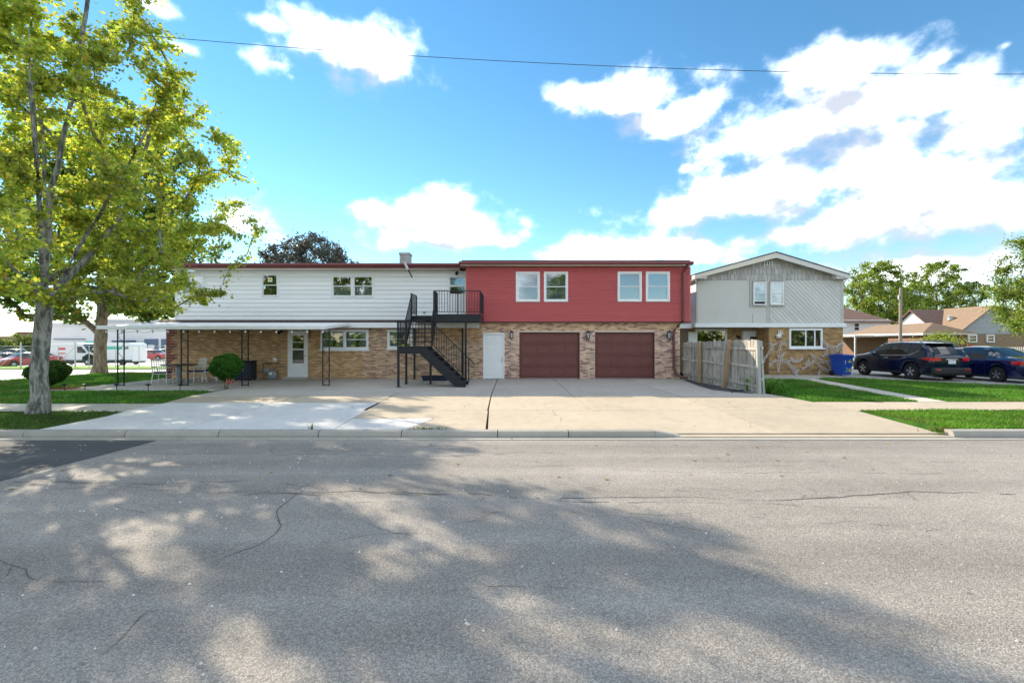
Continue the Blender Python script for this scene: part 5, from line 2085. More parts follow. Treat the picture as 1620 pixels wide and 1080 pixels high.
# ------------------------------------------------------------------ vehicles
SUV = dict(L=4.57, W=1.84, wb=(.96, 3.62), R=.355,
           s=[0, .06, .25, .62, 1.1, 1.8, 2.5, 2.9, 3.25, 3.62, 4.1, 4.42, 4.57],
           belt=[.98, 1.03, 1.07, 1.07, 1.06, 1.04, 1.02, 1.01, 1.00, .99, .95, .86, .70],
           roof=[1.02, 1.12, 1.42, 1.61, 1.655, 1.665, 1.63, 1.50, 1.26, 1.09, 1.03, .93, .74],
           hw=[.78, .84, .89, .915, .92, .92, .92, .92, .92, .915, .89, .80, .66],
           hr=[.70, .70, .67, .64, .63, .62, .62, .64, .69, .76, .76, .68, .56],
           zb=.27, side=(.55, 3.05), pillars=(1.12, 2.12), rear=(.10, .50), front=(2.78, 3.42))
SEDAN = dict(L=4.53, W=1.70, wb=(.98, 3.58), R=.31,
             s=[0, .06, .3, .8, 1.15, 1.6, 2.0, 2.5, 2.9, 3.2, 3.6, 4.1, 4.4, 4.53],
             belt=[.86, .93, .97, .97, .96, .94, .92, .90, .88, .86, .82, .74, .64, .54],
             roof=[.90, .98, 1.03, 1.06, 1.22, 1.42, 1.465, 1.46, 1.34, 1.14, .92, .82, .70, .58],
             hw=[.74, .79, .83, .85, .85, .85, .85, .85, .85, .85, .84, .80, .72, .62],
             hr=[.66, .68, .68, .64, .60, .56, .55, .55, .58, .63, .70, .68, .60, .52],
             zb=.20, side=(1.05, 2.95), pillars=(1.42, 2.15), rear=(.82, 1.52), front=(2.62, 3.30))


def car(spec, name, label, loc, rz, paint, detail=True, cat='car', roof_rails=False, group=None, plate=True):
    t = thing(name, label, cat, loc, rz, group)
    L, R = spec['L'], spec['R']
    ns = 64 if detail else 26
    sg = np.linspace(0, L, ns)

    def prof(key):
        v = np.interp(sg, spec['s'], spec[key])
        for _ in range(2 if detail else 1):
            v[1:-1] = (v[:-2] + 2 * v[1:-1] + v[2:]) / 4
        return v
    belt, roof, hw, hr = prof('belt'), prof('roof'), prof('hw'), prof('hr')
    zb = np.full(ns, spec['zb'])
    for wy in spec['wb']:
        d = np.abs(sg - wy)
        RR = R + .07
        arch = np.where(d < RR, np.sqrt(np.maximum(RR * RR - d * d, 0)) + R - .0, 0)
        zb = np.maximum(zb, arch)
    zb[0] = zb[-1] = spec['zb'] + .1

    def section(i):
        b, z0, zs, zr = hw[i], zb[i], belt[i], max(roof[i], belt[i] + .02)
        tall = zr - zs
        h2 = hr[i]
        k = min(1, tall / .3)
        p = [(b - .10, z0), (b - .025, z0 + .05), (b - .005, z0 + .35 * (zs - z0)), (b, z0 + .62 * (zs - z0)), (b - .015, zs - .05), (b - .05, zs)]
        sx, sz = b - .05, zs
        tx, tz = (h2 + .03), zr - .06 * k - .005
        for u in (.5, 1.0):
            p.append((sx + (tx - sx) * u + .02 * math.sin(math.pi * u), sz + (tz - sz) * u))
        p += [(h2 - .05, zr - .018), (h2 * .55, zr + .008), (0, zr + .016)]
        return p
    secs = [section(i) for i in range(ns)]
    m = len(secs[0])
    full = []
    for sct in secs:
        full.append([(-x, z) for x, z in sct] + [(x, z) for x, z in reversed(sct[:-1])])
    k = len(full[0])
    mb = MB()
    for i in range(ns):
        for (x, z) in full[i]:
            mb.v.append((x, sg[i], z))
    for i in range(ns - 1):
        for j in range(k - 1):
            mb.f.append((i * k + j, i * k + j + 1, (i + 1) * k + j + 1, (i + 1) * k + j)); mb.c.append(None)
    mb.f.append(tuple(range(k))); mb.c.append(None)
    mb.f.append(tuple((ns - 1) * k + j for j in range(k))); mb.c.append(None)
    body = mb.build('body', paint, t, local=True, smooth=True)
    # under-body and wheel wells
    ub = MB()
    ub.box(-hw.max() + .16, hw.max() - .16, .15, L - .15, spec['zb'] - .04, R * 2 + .02)
    ub.build('underbody', m_plastic, t, local=True)

    def strip(name, jset, rng_, off, mat, gaps=(), pad=.0):
        g = MB()
        cells = [i for i in range(ns - 1) if rng_[0] <= (sg[i] + sg[i + 1]) / 2 <= rng_[1] and not any(abs((sg[i] + sg[i + 1]) / 2 - q) < .05 for q in gaps)]
        for i in cells:
            for j in jset:
                A = [Vector((full[a][b][0], sg[a], full[a][b][1])) for a, b in ((i, j), (i, j + 1), (i + 1, j + 1), (i + 1, j))]
                nrm = (A[1] - A[0]).cross(A[3] - A[0])
                if nrm.length < 1e-9:
                    continue
                nrm.normalize()
                c = sum(A, Vector()) / 4
                if nrm.dot(c - Vector((0, L * .5, .6))) < 0:
                    nrm = -nrm
                g.add([p + nrm * off for p in A], [(0, 1, 2, 3)])
        if g.f:
            return g.build(name, mat, t, local=True, smooth=True)
    jl = (5, 6)
    jr = (k - 1 - 6, k - 1 - 7)
    # open the tapering window only where the cabin is tall enough
    so = [i for i in range(ns) if roof[i] - belt[i] > .16]
    a, b = max(spec['side'][0], sg[so[0]]), min(spec['side'][1], sg[so[-1]])
    edges = [a] + list(spec['pillars']) + [b]
    for e0, e1 in zip(edges[:-1], edges[1:]):
        strip('side_window', jl, (e0 + .04, e1 - .03), .007, m_carglass)
        strip('side_window', jr, (e0 + .04, e1 - .03), .007, m_carglass)
    strip('rear_window', range(7, k - 8), spec['rear'], .007, m_carglass)
    strip('windscreen', range(7, k - 8), spec['front'], .007, m_carglass)
    W = hw.max()
    for wy in spec['wb']:
        for sd in (-1, 1):
            xo = sd * (W - .115)
            w = MB()
            w.lathe([(R * .60, -.10), (R * .93, -.105), (R, -.07), (R, .07), (R * .93, .105), (R * .60, .10)], 28 if detail else 14, (xo, wy, R), 'x')
            wo = w.build('wheel', m_rubber, t, local=True, smooth=True)
            r = MB()
            fx_ = xo + sd * .085
            r.lathe([(R * .56, -.01), (R * .62, .0), (R * .62, .012 * 1), (R * .55, .006)], 28 if detail else 14, (fx_, wy, R), 'x')
            n5 = 5 if detail else 5
            for q in range(n5):
                an = 2 * math.pi * q / n5 + .3
                for da in ((-.16, .16) if detail else (0,)):
                    r.bar((fx_ + sd * .012, wy + math.cos(an) * R * .08, R + math.sin(an) * R * .08), (fx_ + sd * .006, wy + math.cos(an + da) * R * .58, R + math.sin(an + da) * R * .58), R * (.11 if detail else .2), .02, up=(1, 0, 0))
            r.lathe([(.001, .0), (R * .13, .0), (R * .13, .03), (.001, .034)], 12, (fx_ - (0 if sd > 0 else .02), wy, R), 'x')
            r.build('rim', m_rim, wo, local=True)
            MB().lathe([(R * .59, -.006), (.001, -.006), (.001, -.004), (R * .59, -.004)], 20, (fx_ - sd * .03, wy, R), 'x').build('brake_disc', m_plastic, wo, local=True)
    zB = spec['zb']
    # lamps, bumper, plate
    zl = float(np.interp(.1, sg, belt))
    for sd in (-1, 1):
        q = MB()
        x1 = sd * (float(np.interp(.25, sg, hw)) + .006)
        x0 = sd * (float(hw[0]) - .32)
        pts = [(x0, -.012), (sd * (float(hw[0]) - .02), -.012), (sd * (float(np.interp(.12, sg, hw)) + .012), .10), (x1 + sd * .004, .42), (x1 - sd * .03, .42), (x0, .05)]
        q.prism_xy(pts if sd > 0 else pts[::-1], zl - .17, zl - .035)
        q.build('tail_light', m_taillight, t, local=True)
        h = MB()
        h.cbox(sd * .52 - .16, sd * .52 + .16, L - .14, L - .03, .60, .72, .03)
        h.build('headlight', m_clearlens, t, local=True)
    bp = MB()
    bp.cbox(-W + .09, W - .09, -.07, .12, zB + .03, zB + .30, .05)
    bp.build('rear_bumper', m_plastic if roof_rails else paint, t, local=True)
    for sd in (-1, 1):
        MB().box(sd * .62 - .10, sd * .62 + .10, -.076, -.06, zB + .20, zB + .25).build('reflector', m_taillight, t, local=True)
    if plate:
        MB().cbox(-.16, .16, -.03, -.012, zl - .30, zl - .14, .006).build('licence_plate', m_plate, t, local=True)
        MB().cbox(-.26, .26, -.03, -.005, zl - .125, zl - .095, .008).build('chrome_strip', m_chrome, t, local=True)
    if detail:
        for sd in (-1, 1):
            ys = spec['front'][0] - .02
            mq = MB()
            mq.cbox(sd * (W + .06) - .10, sd * (W + .06) + .10, ys, ys + .13, float(np.interp(ys, sg, belt)) + .0, float(np.interp(ys, sg, belt)) + .15, .035)
            mq.build('wing_mirror', paint, t, local=True)
            for yy in (spec['pillars'][0] + .12, spec['pillars'][1] + .10):
                xx = float(np.interp(yy, sg, hw))
                zz = float(np.interp(yy, sg, belt)) - .10
                MB().cbox(sd * xx - .022, sd * xx + .022, yy - .10, yy + .10, zz - .016, zz + .016, .01).build('door_handle', m_chrome if roof_rails else paint, t, local=True)
            # dark sill line and door shut lines
            MB().box(sd * (W - .035) - .012, sd * (W - .035) + .012, spec['wb'][0] + R + .1, spec['wb'][1] - R - .1, zB + .0, zB + .10).build('sill_trim', m_plastic, t, local=True)
            for yy in spec['pillars'] + (spec['front'][1] - .12,):
                i = int(np.argmin(np.abs(sg - yy)))
                ln = MB()
                for j in range(1, 5):
                    p, q2 = full[i][j], full[i][j + 1]
                    ln.bar((sd * -p[0] + sd * .0, yy, p[1]), (sd * -q2[0], yy, q2[1]), .008, .008)
                ln.build('shut_line', m_plastic, t, local=True)
    if roof_rails:
        for sd in (-1, 1):
            pts = []
            for yy in np.linspace(.55, 2.75, 9):
                pts.append((sd * (float(np.interp(yy, sg, hr)) - .04), float(yy), float(np.interp(yy, sg, roof)) + .045 * (1 if .6 < yy < 2.7 else -.2)))
            MB().tube(pts, .018, 6).build('roof_rail', m_rim, t, local=True)
        for sd in (-1, 1):
            pts = []
            for yy in np.linspace(.62, 3.0, 12):
                lift = .22 * max(0, (1.0 - yy)) / .4 if yy < 1.0 else 0
                pts.append((sd * (float(np.interp(yy, sg, hw)) - .04 - lift * .35), float(yy), float(np.interp(yy, sg, belt)) + .012 + lift))
            MB().tube(pts, .011, 6).build('window_trim', m_chrome, t, local=True)
        sp = MB()
        sp.cbox(-.60, .60, .28, .66, 1.575, 1.615, .018)
        sp.build('rear_spoiler', paint, t, local=True)
        MB().bar((-.1, .16, 1.22), (.34, .12, 1.14), .018, .012).build('rear_wiper', m_plastic, t, local=True)
    return t


car(SUV, 'parked_car', 'black sport utility car with roof rails parked beside the blue bin', (18.50, 19.15, .022), math.radians(1.0), m_suv, True, roof_rails=True)
car(SEDAN, 'parked_car', 'dark blue saloon car parked right of the black sport utility car', (20.86, 17.85, .022), math.radians(1.0), m_sedan, True)


def far_car(spec, label, x, y, rz, paint, name='parked_car', group=None):
    return car(spec, name, label, (x, y, fall(x, y) - .06), math.radians(rz), paint, False, group=group, plate=False)


far_car(SEDAN, 'silver saloon at the left edge behind the chain-link fence', px(2, 49), 49, 150, m_silver)
far_car(SEDAN, 'red saloon nose-on behind the leaning chain-link gate posts', px(27, 46.5) + 1.2, 49, 163, m_redcar)
far_car(SEDAN, 'dark car behind the red saloon at the left, beside the front tree trunk', px(52, 56), 56, 150, m_darkcar)
far_car(SEDAN, 'blue car seen between the front tree trunk and the white box van', px(98, 60), 60, 120, m_bluecar)
far_car(SEDAN, 'red car in the shade in front of the white box van', px(106, 52), 51.5, 75, m_redcar)
far_car(SUV, 'red hatchback parked before the dark dock doors of the warehouse', px(224, 69), 69, -97, m_redcar)
far_car(SUV, 'white car right of the red hatchback by the house corner', px(262, 74), 74, -60, m_vanw)
far_car(SEDAN, 'silver car behind the red hatchback by the dock doors', px(240, 84), 84, -80, m_silver)
far_car(SEDAN, 'pale grey car far back at the left edge of the lot', px(3, 66), 66, 100, m_silver)
far_car(SUV, 'dark wagon far back at the left beyond the red saloon', px(40, 72), 72, 95, m_darkcar)


def van(label, x, y, rz, sign):
    t = thing('delivery_van', label, 'van', (x, y, fall(x, y) - .06), math.radians(rz))
    # side profile in (y, z); nose towards +y
    pr = [(0, .45), (0, 2.25), (.12, 2.48), (.6, 2.56), (3.7, 2.56), (4.25, 2.38), (4.95, 1.42), (5.55, 1.12), (5.78, .95), (5.8, .45)]
    b = MB()
    b.prism_yz(pr, -.98, .98)
    b.build('body', m_vanw, t, local=True)
    MB().box(-.9, .9, .1, 5.6, .25, .449).build('underbody', m_plastic, t, local=True)
    for s in (-1, 1):
        w = MB()
        w.prism_yz([(3.72, 1.40), (3.72, 2.12), (4.2, 2.12), (4.72, 1.46), (4.68, 1.40)], s * .985 - .006, s * .985 + .006)
        w.build('side_window', m_carglass, t, local=True)
        MB().box(s * .985 - .007, s * .985 + .007, .1, 5.6, .46, .62).build('sill_trim', m_plastic, t, local=True)
        MB().cbox(s * 1.09 - .1, s * 1.09 + .1, 4.5, 4.62, 1.42, 1.75, .03).build('wing_mirror', m_plastic, t, local=True)
        for wy in (1.25, 4.85):
            wo = MB().lathe([(.20, -.11), (.34, -.11), (.36, -.07), (.36, .07), (.34, .11), (.20, .11)], 18, (s * .90, wy, .36), 'x').build('wheel', m_rubber, t, local=True)
            MB().lathe([(.21, .0), (.18, .02), (.05, .025), (.001, .025)], 14, (s * .90 + s * .095, wy, .36), 'x').build('rim', m_rim, wo, local=True)
        if sign == 'teal':
            MB().box(s * .985 - .006, s * .985 + .006, 1.25, 3.1, 1.82, 2.12).build('print', m_teal, t, local=True)
            q = MB()
            for k in range(4):
                q.box(s * .985 - .006, s * .985 + .006, .55 + k * .12, .63 + k * .12, 1.80 + .04 * (k % 2), 2.20 - .05 * k)
            q.build('print', m_plastic, t, local=True)
        elif sign == 'red':
            MB().box(s * .985 - .006, s * .985 + .006, 1.6, 2.4, 1.75, 2.0).build('print', m_redprint, t, local=True)
            MB().box(s * .985 - .006, s * .985 + .006, 1.6, 2.4, 1.30, 1.42).build('print', m_redprint, t, local=True)
    ws = MB()
    ws.add([(-.88, 4.262, 2.362), (.88, 4.262, 2.362), (.88, 4.925, 1.475), (-.88, 4.925, 1.475)], [(0, 1, 2, 3)])
    o = ws.build('windscreen', m_carglass, t, local=True)
    o.location = (0, .012, .01)
    return t


van('white delivery van with teal print on its side, nose behind the brown tree', px(222, 52.5), 52.5, 90, 'teal')
van('white van with two red sign panels, behind the front tree trunk', px(84, 52.5), 52.5, -90, 'red')

# ------------------------------------------------------------------ warehouse and far left
wh = thing('warehouse', 'long pale flat-roofed warehouse with dark dock doors beyond the parking lot', 'warehouse', (px(200, 100), 100, -1.16))
zg = -1.16
q = MB()
q.box(px(78, 100), px(420, 100), 100, 130, zg, pz(516, 100))
q.build('wall', m_ware, wh)
q = MB()
q.box(px(76, 100), px(420, 100), 99.8, 130.2, pz(516, 100) + .01, pz(511, 100))
q.build('parapet', M('warehouse_parapet', (.55, .54, .53), .8), wh)
q = MB()
q.box(px(160, 104), px(420, 104), 104, 126, pz(511, 100) + .01, pz(505, 104))
q.build('roof', M('warehouse_roof', (.48, .46, .45), .8), wh)
q = MB()
q.box(px(234, 103), px(250, 103), 102, 103, pz(511, 100) + .011, pz(500, 103))
q.build('roof_unit', m_ware, wh)
for (a, b) in ((228.5, 250), (255, 276)):
    d = MB().box(px(a, 99.9), px(b, 99.9), 99.85, 99.99, zg, pz(536, 99.9)).build('dock_door', m_dock, wh)
    MB().box(px(a + 6, 99.9), px(a + 16, 99.9), 99.8, 99.849, zg + 1.2, pz(545.5, 99.9)).build('panel', m_far_white, d)
MB().box(px(186, 99), px(209, 99), 97.5, 99.99, pz(541.5, 99), pz(538.2, 99)).build('awning', m_dock, wh)
MB().box(px(196, 99), px(226, 99), 98.5, 99.99, pz(543.8, 99), pz(541.8, 99)).build('awning', M('green_awning', (.03, .16, .12), .6), wh)
MB().box(px(85, 99.9), px(135, 99.9), 99.7, 99.99, pz(537, 99.9), pz(535.8, 99.9)).build('awning', m_dock, wh)
sgn = thing('teal_sign', 'small teal sign board standing at the left of the brown tree by the lot', 'sign', (px(141, 58), 58, -1.16))
MB().box(-.5, .5, -.03, .03, 1.2, 2.9).build('board', m_teal, sgn, local=True)
for s in (-1, 1):
    MB().box(s * .4 - .03, s * .4 + .03, -.02, .02, -.1, 1.2).build('leg', m_galv, sgn, local=True)
bb2 = thing('brick_building', 'low brown flat building far off at the left behind a pale tree', 'building', (px(42, 150), 150, -1.2))
MB().box(px(24, 150), px(120, 150), 150, 170, -1.3, pz(526.5, 150)).build('wall', m_far_brown, bb2)
MB().box(px(23.6, 150), px(120.4, 150), 149.8, 170, pz(526.5, 150) + .01, pz(525, 150)).build('parapet', m_maroon, bb2)
for k in range(3):
    MB().box(px(32 + k * 14, 149.9), px(38 + k * 14, 149.9), 149.85, 149.99, .2, 1.8).build('window', m_carglass, bb2)
bb3 = thing('brick_building', 'distant low tan building at the far left edge of the skyline', 'building', (px(0, 190), 190, -1.2))
MB().box(px(-60, 190), px(24, 190), 190, 205, -1.3, pz(532, 190)).build('wall', m_far_brown, bb3)
MB().box(px(9, 190), px(13, 190), 192, 193, pz(532, 190) + .01, pz(530, 190)).build('chimney', m_far_brick, bb3)
for k in range(4):
    MB().box(px(-8 + k * 8, 189.9), px(-4 + k * 8, 189.9), 189.85, 189.99, .3, 2.0).build('window', m_carglass, bb3)

# chain-link fence along the verge
cl = thing('chain_link_fence', 'galvanised chain-link fence with braced posts along the far verge', 'fence', (px(100, 40), 40, fall(-40, 40)))
zf = fall(-40, 40) - .05
yf2 = 40.0
xsP = [px(v, yf2) for v in (-60, -14, 33, 92, 119, 141, 183, 220, 262, 300)]
for i, xx in enumerate(xsP):
    r_ = .05 if i in (2, 4) else .028
    h = 2.25 if i in (2, 4) else 1.95
    MB().tube([(xx, yf2, zf), (xx, yf2, zf + h)], r_, 8).build('post', m_galv, cl)
MB().tube([(xsP[0], yf2, zf + 1.9), (xsP[-1], yf2, zf + 1.9)], .022, 6).build('top_rail', m_galv, cl)
for (a, b) in ((2, -1), (2, 1), (4, -1)):
    MB().tube([(xsP[a], yf2 + .05, zf + 1.85), (xsP[a] + b * 1.9, yf2 + .05, zf + .1)], .022, 6).build('brace', m_galv, cl)
wm = MB()
x = xsP[0]
while x < xsP[-1]:
    for s in (-1, 1):
        z0, x0 = zf + .05, x
        wm.bar((x, yf2 - .03, z0), (x + s * 1.8, yf2 - .03, z0 + 1.8), .004)
    x += .20
wo = wm.build('wire_mesh', m_galv, cl, fix=False)
wo['kind'] = 'stuff'

# ------------------------------------------------------------------ houses on the right
def gable_box(t, x0, x1, y0, y1, zw, zr, axis, wall, roof, gmat, ov=.35, thick=.12):
    """walls to zw, ridge at zr running along axis"""
    MB().box(x0, x1, y0, y1, -.1, zw).build('wall', wall, t)
    if axis == 'y':
        xm_ = (x0 + x1) / 2
        MB().prism_xz([(x0, zw + .001), (x1, zw + .001), (xm_, zr - .1)], y0 + .02, y1 - .02).build('gable', gmat, t)
        sl = (zr - zw) / (xm_ - x0)
        for s in (-1, 1):
            xe = xm_ + s * ((x1 - x0) / 2 + ov)
            ze = zw - sl * ov
            q = MB()
            q.prism_xz([(xm_, zr), (xe, ze), (xe, ze + thick), (xm_, zr + thick)], y0 - ov, y1 + ov)
            q.build('roof', roof, t)
    else:
        ym_ = (y0 + y1) / 2
        MB().prism_yz([(y0, zw + .001), (y1, zw + .001), (ym_, zr - .1)], x0 + .02, x1 - .02).build('gable', gmat, t)
        sl = (zr - zw) / (ym_ - y0)
        for s in (-1, 1):
            ye = ym_ + s * ((y1 - y0) / 2 + ov)
            ze = zw - sl * ov
            q = MB()
            q.prism_yz([(ym_, zr), (ye, ze), (ye, ze + thick), (ym_, zr + thick)], x0 - ov, x1 + ov)
            q.build('roof', roof, t)


bg = thing('bungalow', 'brown brick bungalow with grey front gable, white side gable and tan roof', 'house', (43, 41, 0))
# main block, ridge across the picture
gable_box(bg, 39.9, 58, 42.6, 48.2, 2.55, 4.75, 'x', m_far_brown, m_shingle_brown, m_far_white, .25)  # darker shingles than the cross gable: the slope's shade put into the colour
gable_box(bg, 40.0, 46.4, 41, 45.4, pz(528, 41), pz(485, 41), 'y', m_far_brown, m_shingle_tan, m_far_grey, .28)
z0g, z1g = pz(528, 41), pz(485, 41)
nb_ = 11
for r in range(nb_):
    za, zb = z0g + (z1g - z0g - .2) * r / nb_, z0g + (z1g - z0g - .2) * (r + 1) / nb_
    f0 = 1 - (za - z0g) / (z1g - z0g)
    f1_ = 1 - (zb - z0g) / (z1g - z0g)
    xm_ = 43.2
    MB().add([(xm_ - 3.2 * f0, 40.97, za), (xm_ + 3.2 * f0, 40.97, za), (xm_ + 3.2 * f1_, 40.995, zb), (xm_ - 3.2 * f1_, 40.995, zb), (xm_ - 3.2 * f0, 41.01, za), (xm_ + 3.2 * f0, 41.01, za)], [(0, 1, 2, 3), (0, 4, 5, 1)]).build('siding_board', m_far_grey, bg)
for (a, b) in ((1530.5, 1544.5), (1559.5, 1572)):
    f = MB()
    x0, x1, z0, z1 = px(a, 41), px(b, 41), pz(541.5, 41), pz(529.3, 41)
    f.box(x0, x0 + .1, 40.9, 40.999, z0, z1).box(x1 - .1, x1, 40.9, 40.999, z0, z1).box(x0 + .1, x1 - .1, 40.9, 40.999, z0, z0 + .1).box(x0 + .1, x1 - .1, 40.9, 40.999, z1 - .1, z1).box(x0 + .1, x1 - .1, 40.92, 40.998, (z0 + z1) / 2 - .03, (z0 + z1) / 2 + .03)
    w = f.build('window', m_trim, bg)
    MB().box(x0 + .1, x1 - .1, 40.96, 40.99, z0 + .1, z1 - .1).build('pane', m_carglass, w)
MB().lathe([(.22, 3.7), (.22, 4.05), (.28, 4.06), (.1, 4.15)], 10, (41.6, 43.2, 0)).build('roof_vent', m_galv, bg)
MB().lathe([(.09, 4.6), (.09, 5.1)], 8, (43.4, 45.0, 0)).build('vent_pipe', m_black, bg)

gh = thing('garage_building', 'low brick garage with tan hip roof and open carport behind the black car', 'garage', (32, 35, 0))
gx0, gx1, gy0, gy1 = 30.9, 34.2, 34.2, 37.4
MB().box(gx0, gx1, gy0, gy1, -.1, 2.32).build('wall', m_far_brick, gh)
ov = .35
A = [(gx0 - ov, gy0 - ov, 2.32), (gx1 + ov, gy0 - ov, 2.32), (gx1 + ov, gy1 + ov + 4, 2.32), (gx0 - ov, gy1 + ov + 4, 2.32)]
xmr = gx0 - ov + 1.0
q = MB()
xm_ = (gx0 + gx1) / 2
q.add(A + [(xm_, gy0 + 1.0, 3.15), (xm_, gy1 + 3.2, 3.15)], [(0, 1, 4), (1, 2, 5, 4), (2, 3, 5), (3, 0, 4, 5), (3, 2, 1, 0)])
q.build('roof', m_shingle_tan, gh)
MB().box(gx0 - ov, gx0 - ov + .05, gy0 - ov, gy1 + 6.5, 2.18, 2.315).build('fascia', m_trim, gh)
MB().box(gx0 - ov + .051, gx1 + ov, gy0 - ov, gy0 - ov + .05, 2.2, 2.315).build('fascia', m_cream, gh)
cpz = 2.12
MB().box(29.0, 33.5, 38.5, 46.5, cpz, cpz + .14).build('carport_roof', m_cream, gh)
for (xx, yy) in ((29.1, 38.6), (29.1, 42.5), (29.1, 46.4)):
    MB().box(xx - .05, xx + .05, yy - .05, yy + .05, -.1, cpz - .002).build('post', m_galv, gh)
MB().box(33.5, 33.8, 38.4, 47, -.1, 2.1).build('wall', m_far_brick, gh)

wh2 = thing('white_house', 'white two-storey house with brown hip roof behind the carport', 'house', (px(1378, 52), 54, 0))
hx0, hx1 = px(1322, 52), px(1409, 52)
MB().box(hx0, hx1, 52, 60, -.1, pz(509.5, 52)).build('wall', m_far_white, wh2)
q = MB()
ze = pz(509.5, 52)
o_ = .4
q.add([(hx0 - o_, 52 - o_, ze), (hx1 + o_, 52 - o_, ze), (hx1 + o_, 60 + o_, ze), (hx0 - o_, 60 + o_, ze), (hx0 + 1, 55.6, pz(487, 55)), (hx1 - 2.2, 55.6, pz(487, 55))],
      [(0, 1, 5, 4), (1, 2, 5), (2, 3, 4, 5), (3, 0, 4), (3, 2, 1, 0)])
q.build('roof', m_shingle_brown, wh2)
f = MB()
x0, x1, z0, z1 = px(1351.5, 52), px(1358, 52), pz(522.5, 52), pz(511.5, 52)
f.box(x0 - .06, x1 + .06, 51.94, 51.998, z0 - .06, z1 + .06)
w = f.build('window', m_trim, wh2)
for k in range(2):
    MB().box(x0, x1, 51.92, 51.939, z0 + (z1 - z0) * k / 2 + .03, z0 + (z1 - z0) * (k + 1) / 2 - .03).build('pane', m_carglass, w)
for r in range(16):
    za = 1.6 + r * .16
    MB().add([(hx0, 51.975, za), (hx1, 51.975, za), (hx1, 51.995, za + .16), (hx0, 51.995, za + .16), (hx0, 52, za), (hx1, 52, za)], [(0, 1, 2, 3), (0, 4, 5, 1)]).build('siding_board', m_far_white, wh2)

# white picket fence and things behind the blue car
pf = thing('picket_fence', 'white picket fence behind the dark blue saloon car', 'fence', (px(1570, 33), 33, 0))
x = px(1518, 33)
while x < px(1640, 33):
    MB().prism_xz([(x - .035, .05), (x + .035, .05), (x + .035, 1.22), (x, 1.30), (x - .035, 1.22)], 32.98, 33.0).build('picket', m_trim, pf)
    x += .155
for zz in (.35, 1.0):
    MB().box(px(1516, 33), px(1642, 33), 33.001, 33.04, zz, zz + .09).build('rail', m_trim, pf)
oc = thing('orange_cover', 'orange sheet draped over a frame behind the picket fence', 'cover', (px(1520, 35), 35, 0))
q = MB()
x0, x1 = px(1503, 35), px(1541, 35)
N_ = 14
q.v = [(x0 + (x1 - x0) * i / N_, 35 + j * 1.2, (1.45 + .08 * math.sin(i * 1.3) + (.05 if j else 0)) if k else .9 + .06 * math.sin(i)) for j in (0, 1) for k in (0, 1) for i in range(N_ + 1)]
M_ = N_ + 1
for i in range(N_):
    q.f += [(i, i + 1, M_ + i + 1, M_ + i), (M_ + i, M_ + i + 1, 3 * M_ + i + 1, 3 * M_ + i), (2 * M_ + i, 3 * M_ + i, 3 * M_ + i + 1, 2 * M_ + i + 1)]
    q.c += [None] * 3
q.build('sheet', m_orange, oc)
for xx in (x0 + .1, x1 - .1):
    MB().box(xx - .03, xx + .03, 35.5, 35.56, -.05, 1.4).build('leg', m_galv, oc)

# utility pole and wires
up = thing('utility_pole', 'grey wooden utility pole standing before the tan garage roof', 'utility pole', (px(1424.5, 32.5), 32.5, 0))
MB().tube([(0, 0, -.1), (0, 0, 3), (.02, 0, pz(455, 32.5))], [.115, .105, .09], 10).build('pole', m_pole, up, local=True, smooth=True)
MB().cbox(-.16, -.11, -.05, .05, 4.7, 5.0, .01).build('bracket', m_galv, up, local=True)


def wire(name, label, p, q, sag, r, n=40, group=None):
    p, q = Vector(p), Vector(q)
    pts = []
    for i in range(n + 1):
        t = i / n
        v = p.lerp(q, t)
        v.z -= sag * 4 * t * (1 - t)
        pts.append(v)
    o = MB().tube(pts, r, 5).build(name, m_black, None)
    return tag(o, label, 'wire', group)


wire('overhead_wire', 'single black power line crossing the sky above the street', (px(160, 9.0), 9.0, pz(50, 9.0)), (px(1800, 9.0), 9.0, pz(116, 9.0)), .28, .0058, 60)
zt = pz(470, 32.5)
wire('service_wire', 'upper thin wire running right from the utility pole to the far trees', (px(1424, 32.5), 32.5, pz(459, 32.5)), (px(1640, 36), 36, pz(474, 36)), .15, .011)
wire('service_wire', 'lower thin wire running right from the utility pole to the far trees', (px(1424, 32.5), 32.5, pz(463, 32.5)), (px(1640, 36), 36, pz(482, 36)), .15, .011)
wire('service_wire', 'thin wire from the utility pole left towards the gabled house', (px(1424, 32.5), 32.5, pz(478, 32.5)), (px(1336, 24), 24, pz(519, 24)), .1, .009)

# ------------------------------------------------------------------ trees
def leaf_cloud(name, P, size, cols, mat, parent, shape='maple', up=.6, outward=None):
    n = len(P)
    nrm = rng.normal(0, 1, (n, 3))
    nrm[:, 2] += up * 1.6
    if outward is not None:
        nrm += outward
    nrm /= np.linalg.norm(nrm, axis=1, keepdims=True)
    tdir = rng.normal(0, 1, (n, 3))
    tdir[:, 2] -= .7
    tdir -= nrm * (tdir * nrm).sum(1, keepdims=True)
    tdir /= np.linalg.norm(tdir, axis=1, keepdims=True) + 1e-9
    b = np.cross(nrm, tdir)
    s = size * rng.uniform(.6, 1.25, n)
    if shape == 'maple':
        pts = [(0, 0), (.22, -.12), (.50, .12), (.33, .30), (.52, .62), (.22, .58), (0, 1.0), (-.22, .58), (-.52, .62), (-.33, .30), (-.50, .12), (-.22, -.12)]
    else:
        pts = [(0, 0), (.30, .45), (0, 1.0), (-.30, .45)]
    k = len(pts)
    V = np.zeros((n, k, 3))
    curl = rng.uniform(.1, .5, n)
    for i, (u, v) in enumerate(pts):
        V[:, i] = P + (b * u + tdir * (v - .4)) * s[:, None] + nrm * ((abs(u) * .6 - (v - .4) ** 2 * curl) * s)[:, None] * .6
    return poly_mesh(name, V.reshape(-1, 3), k, cols, mat, parent)


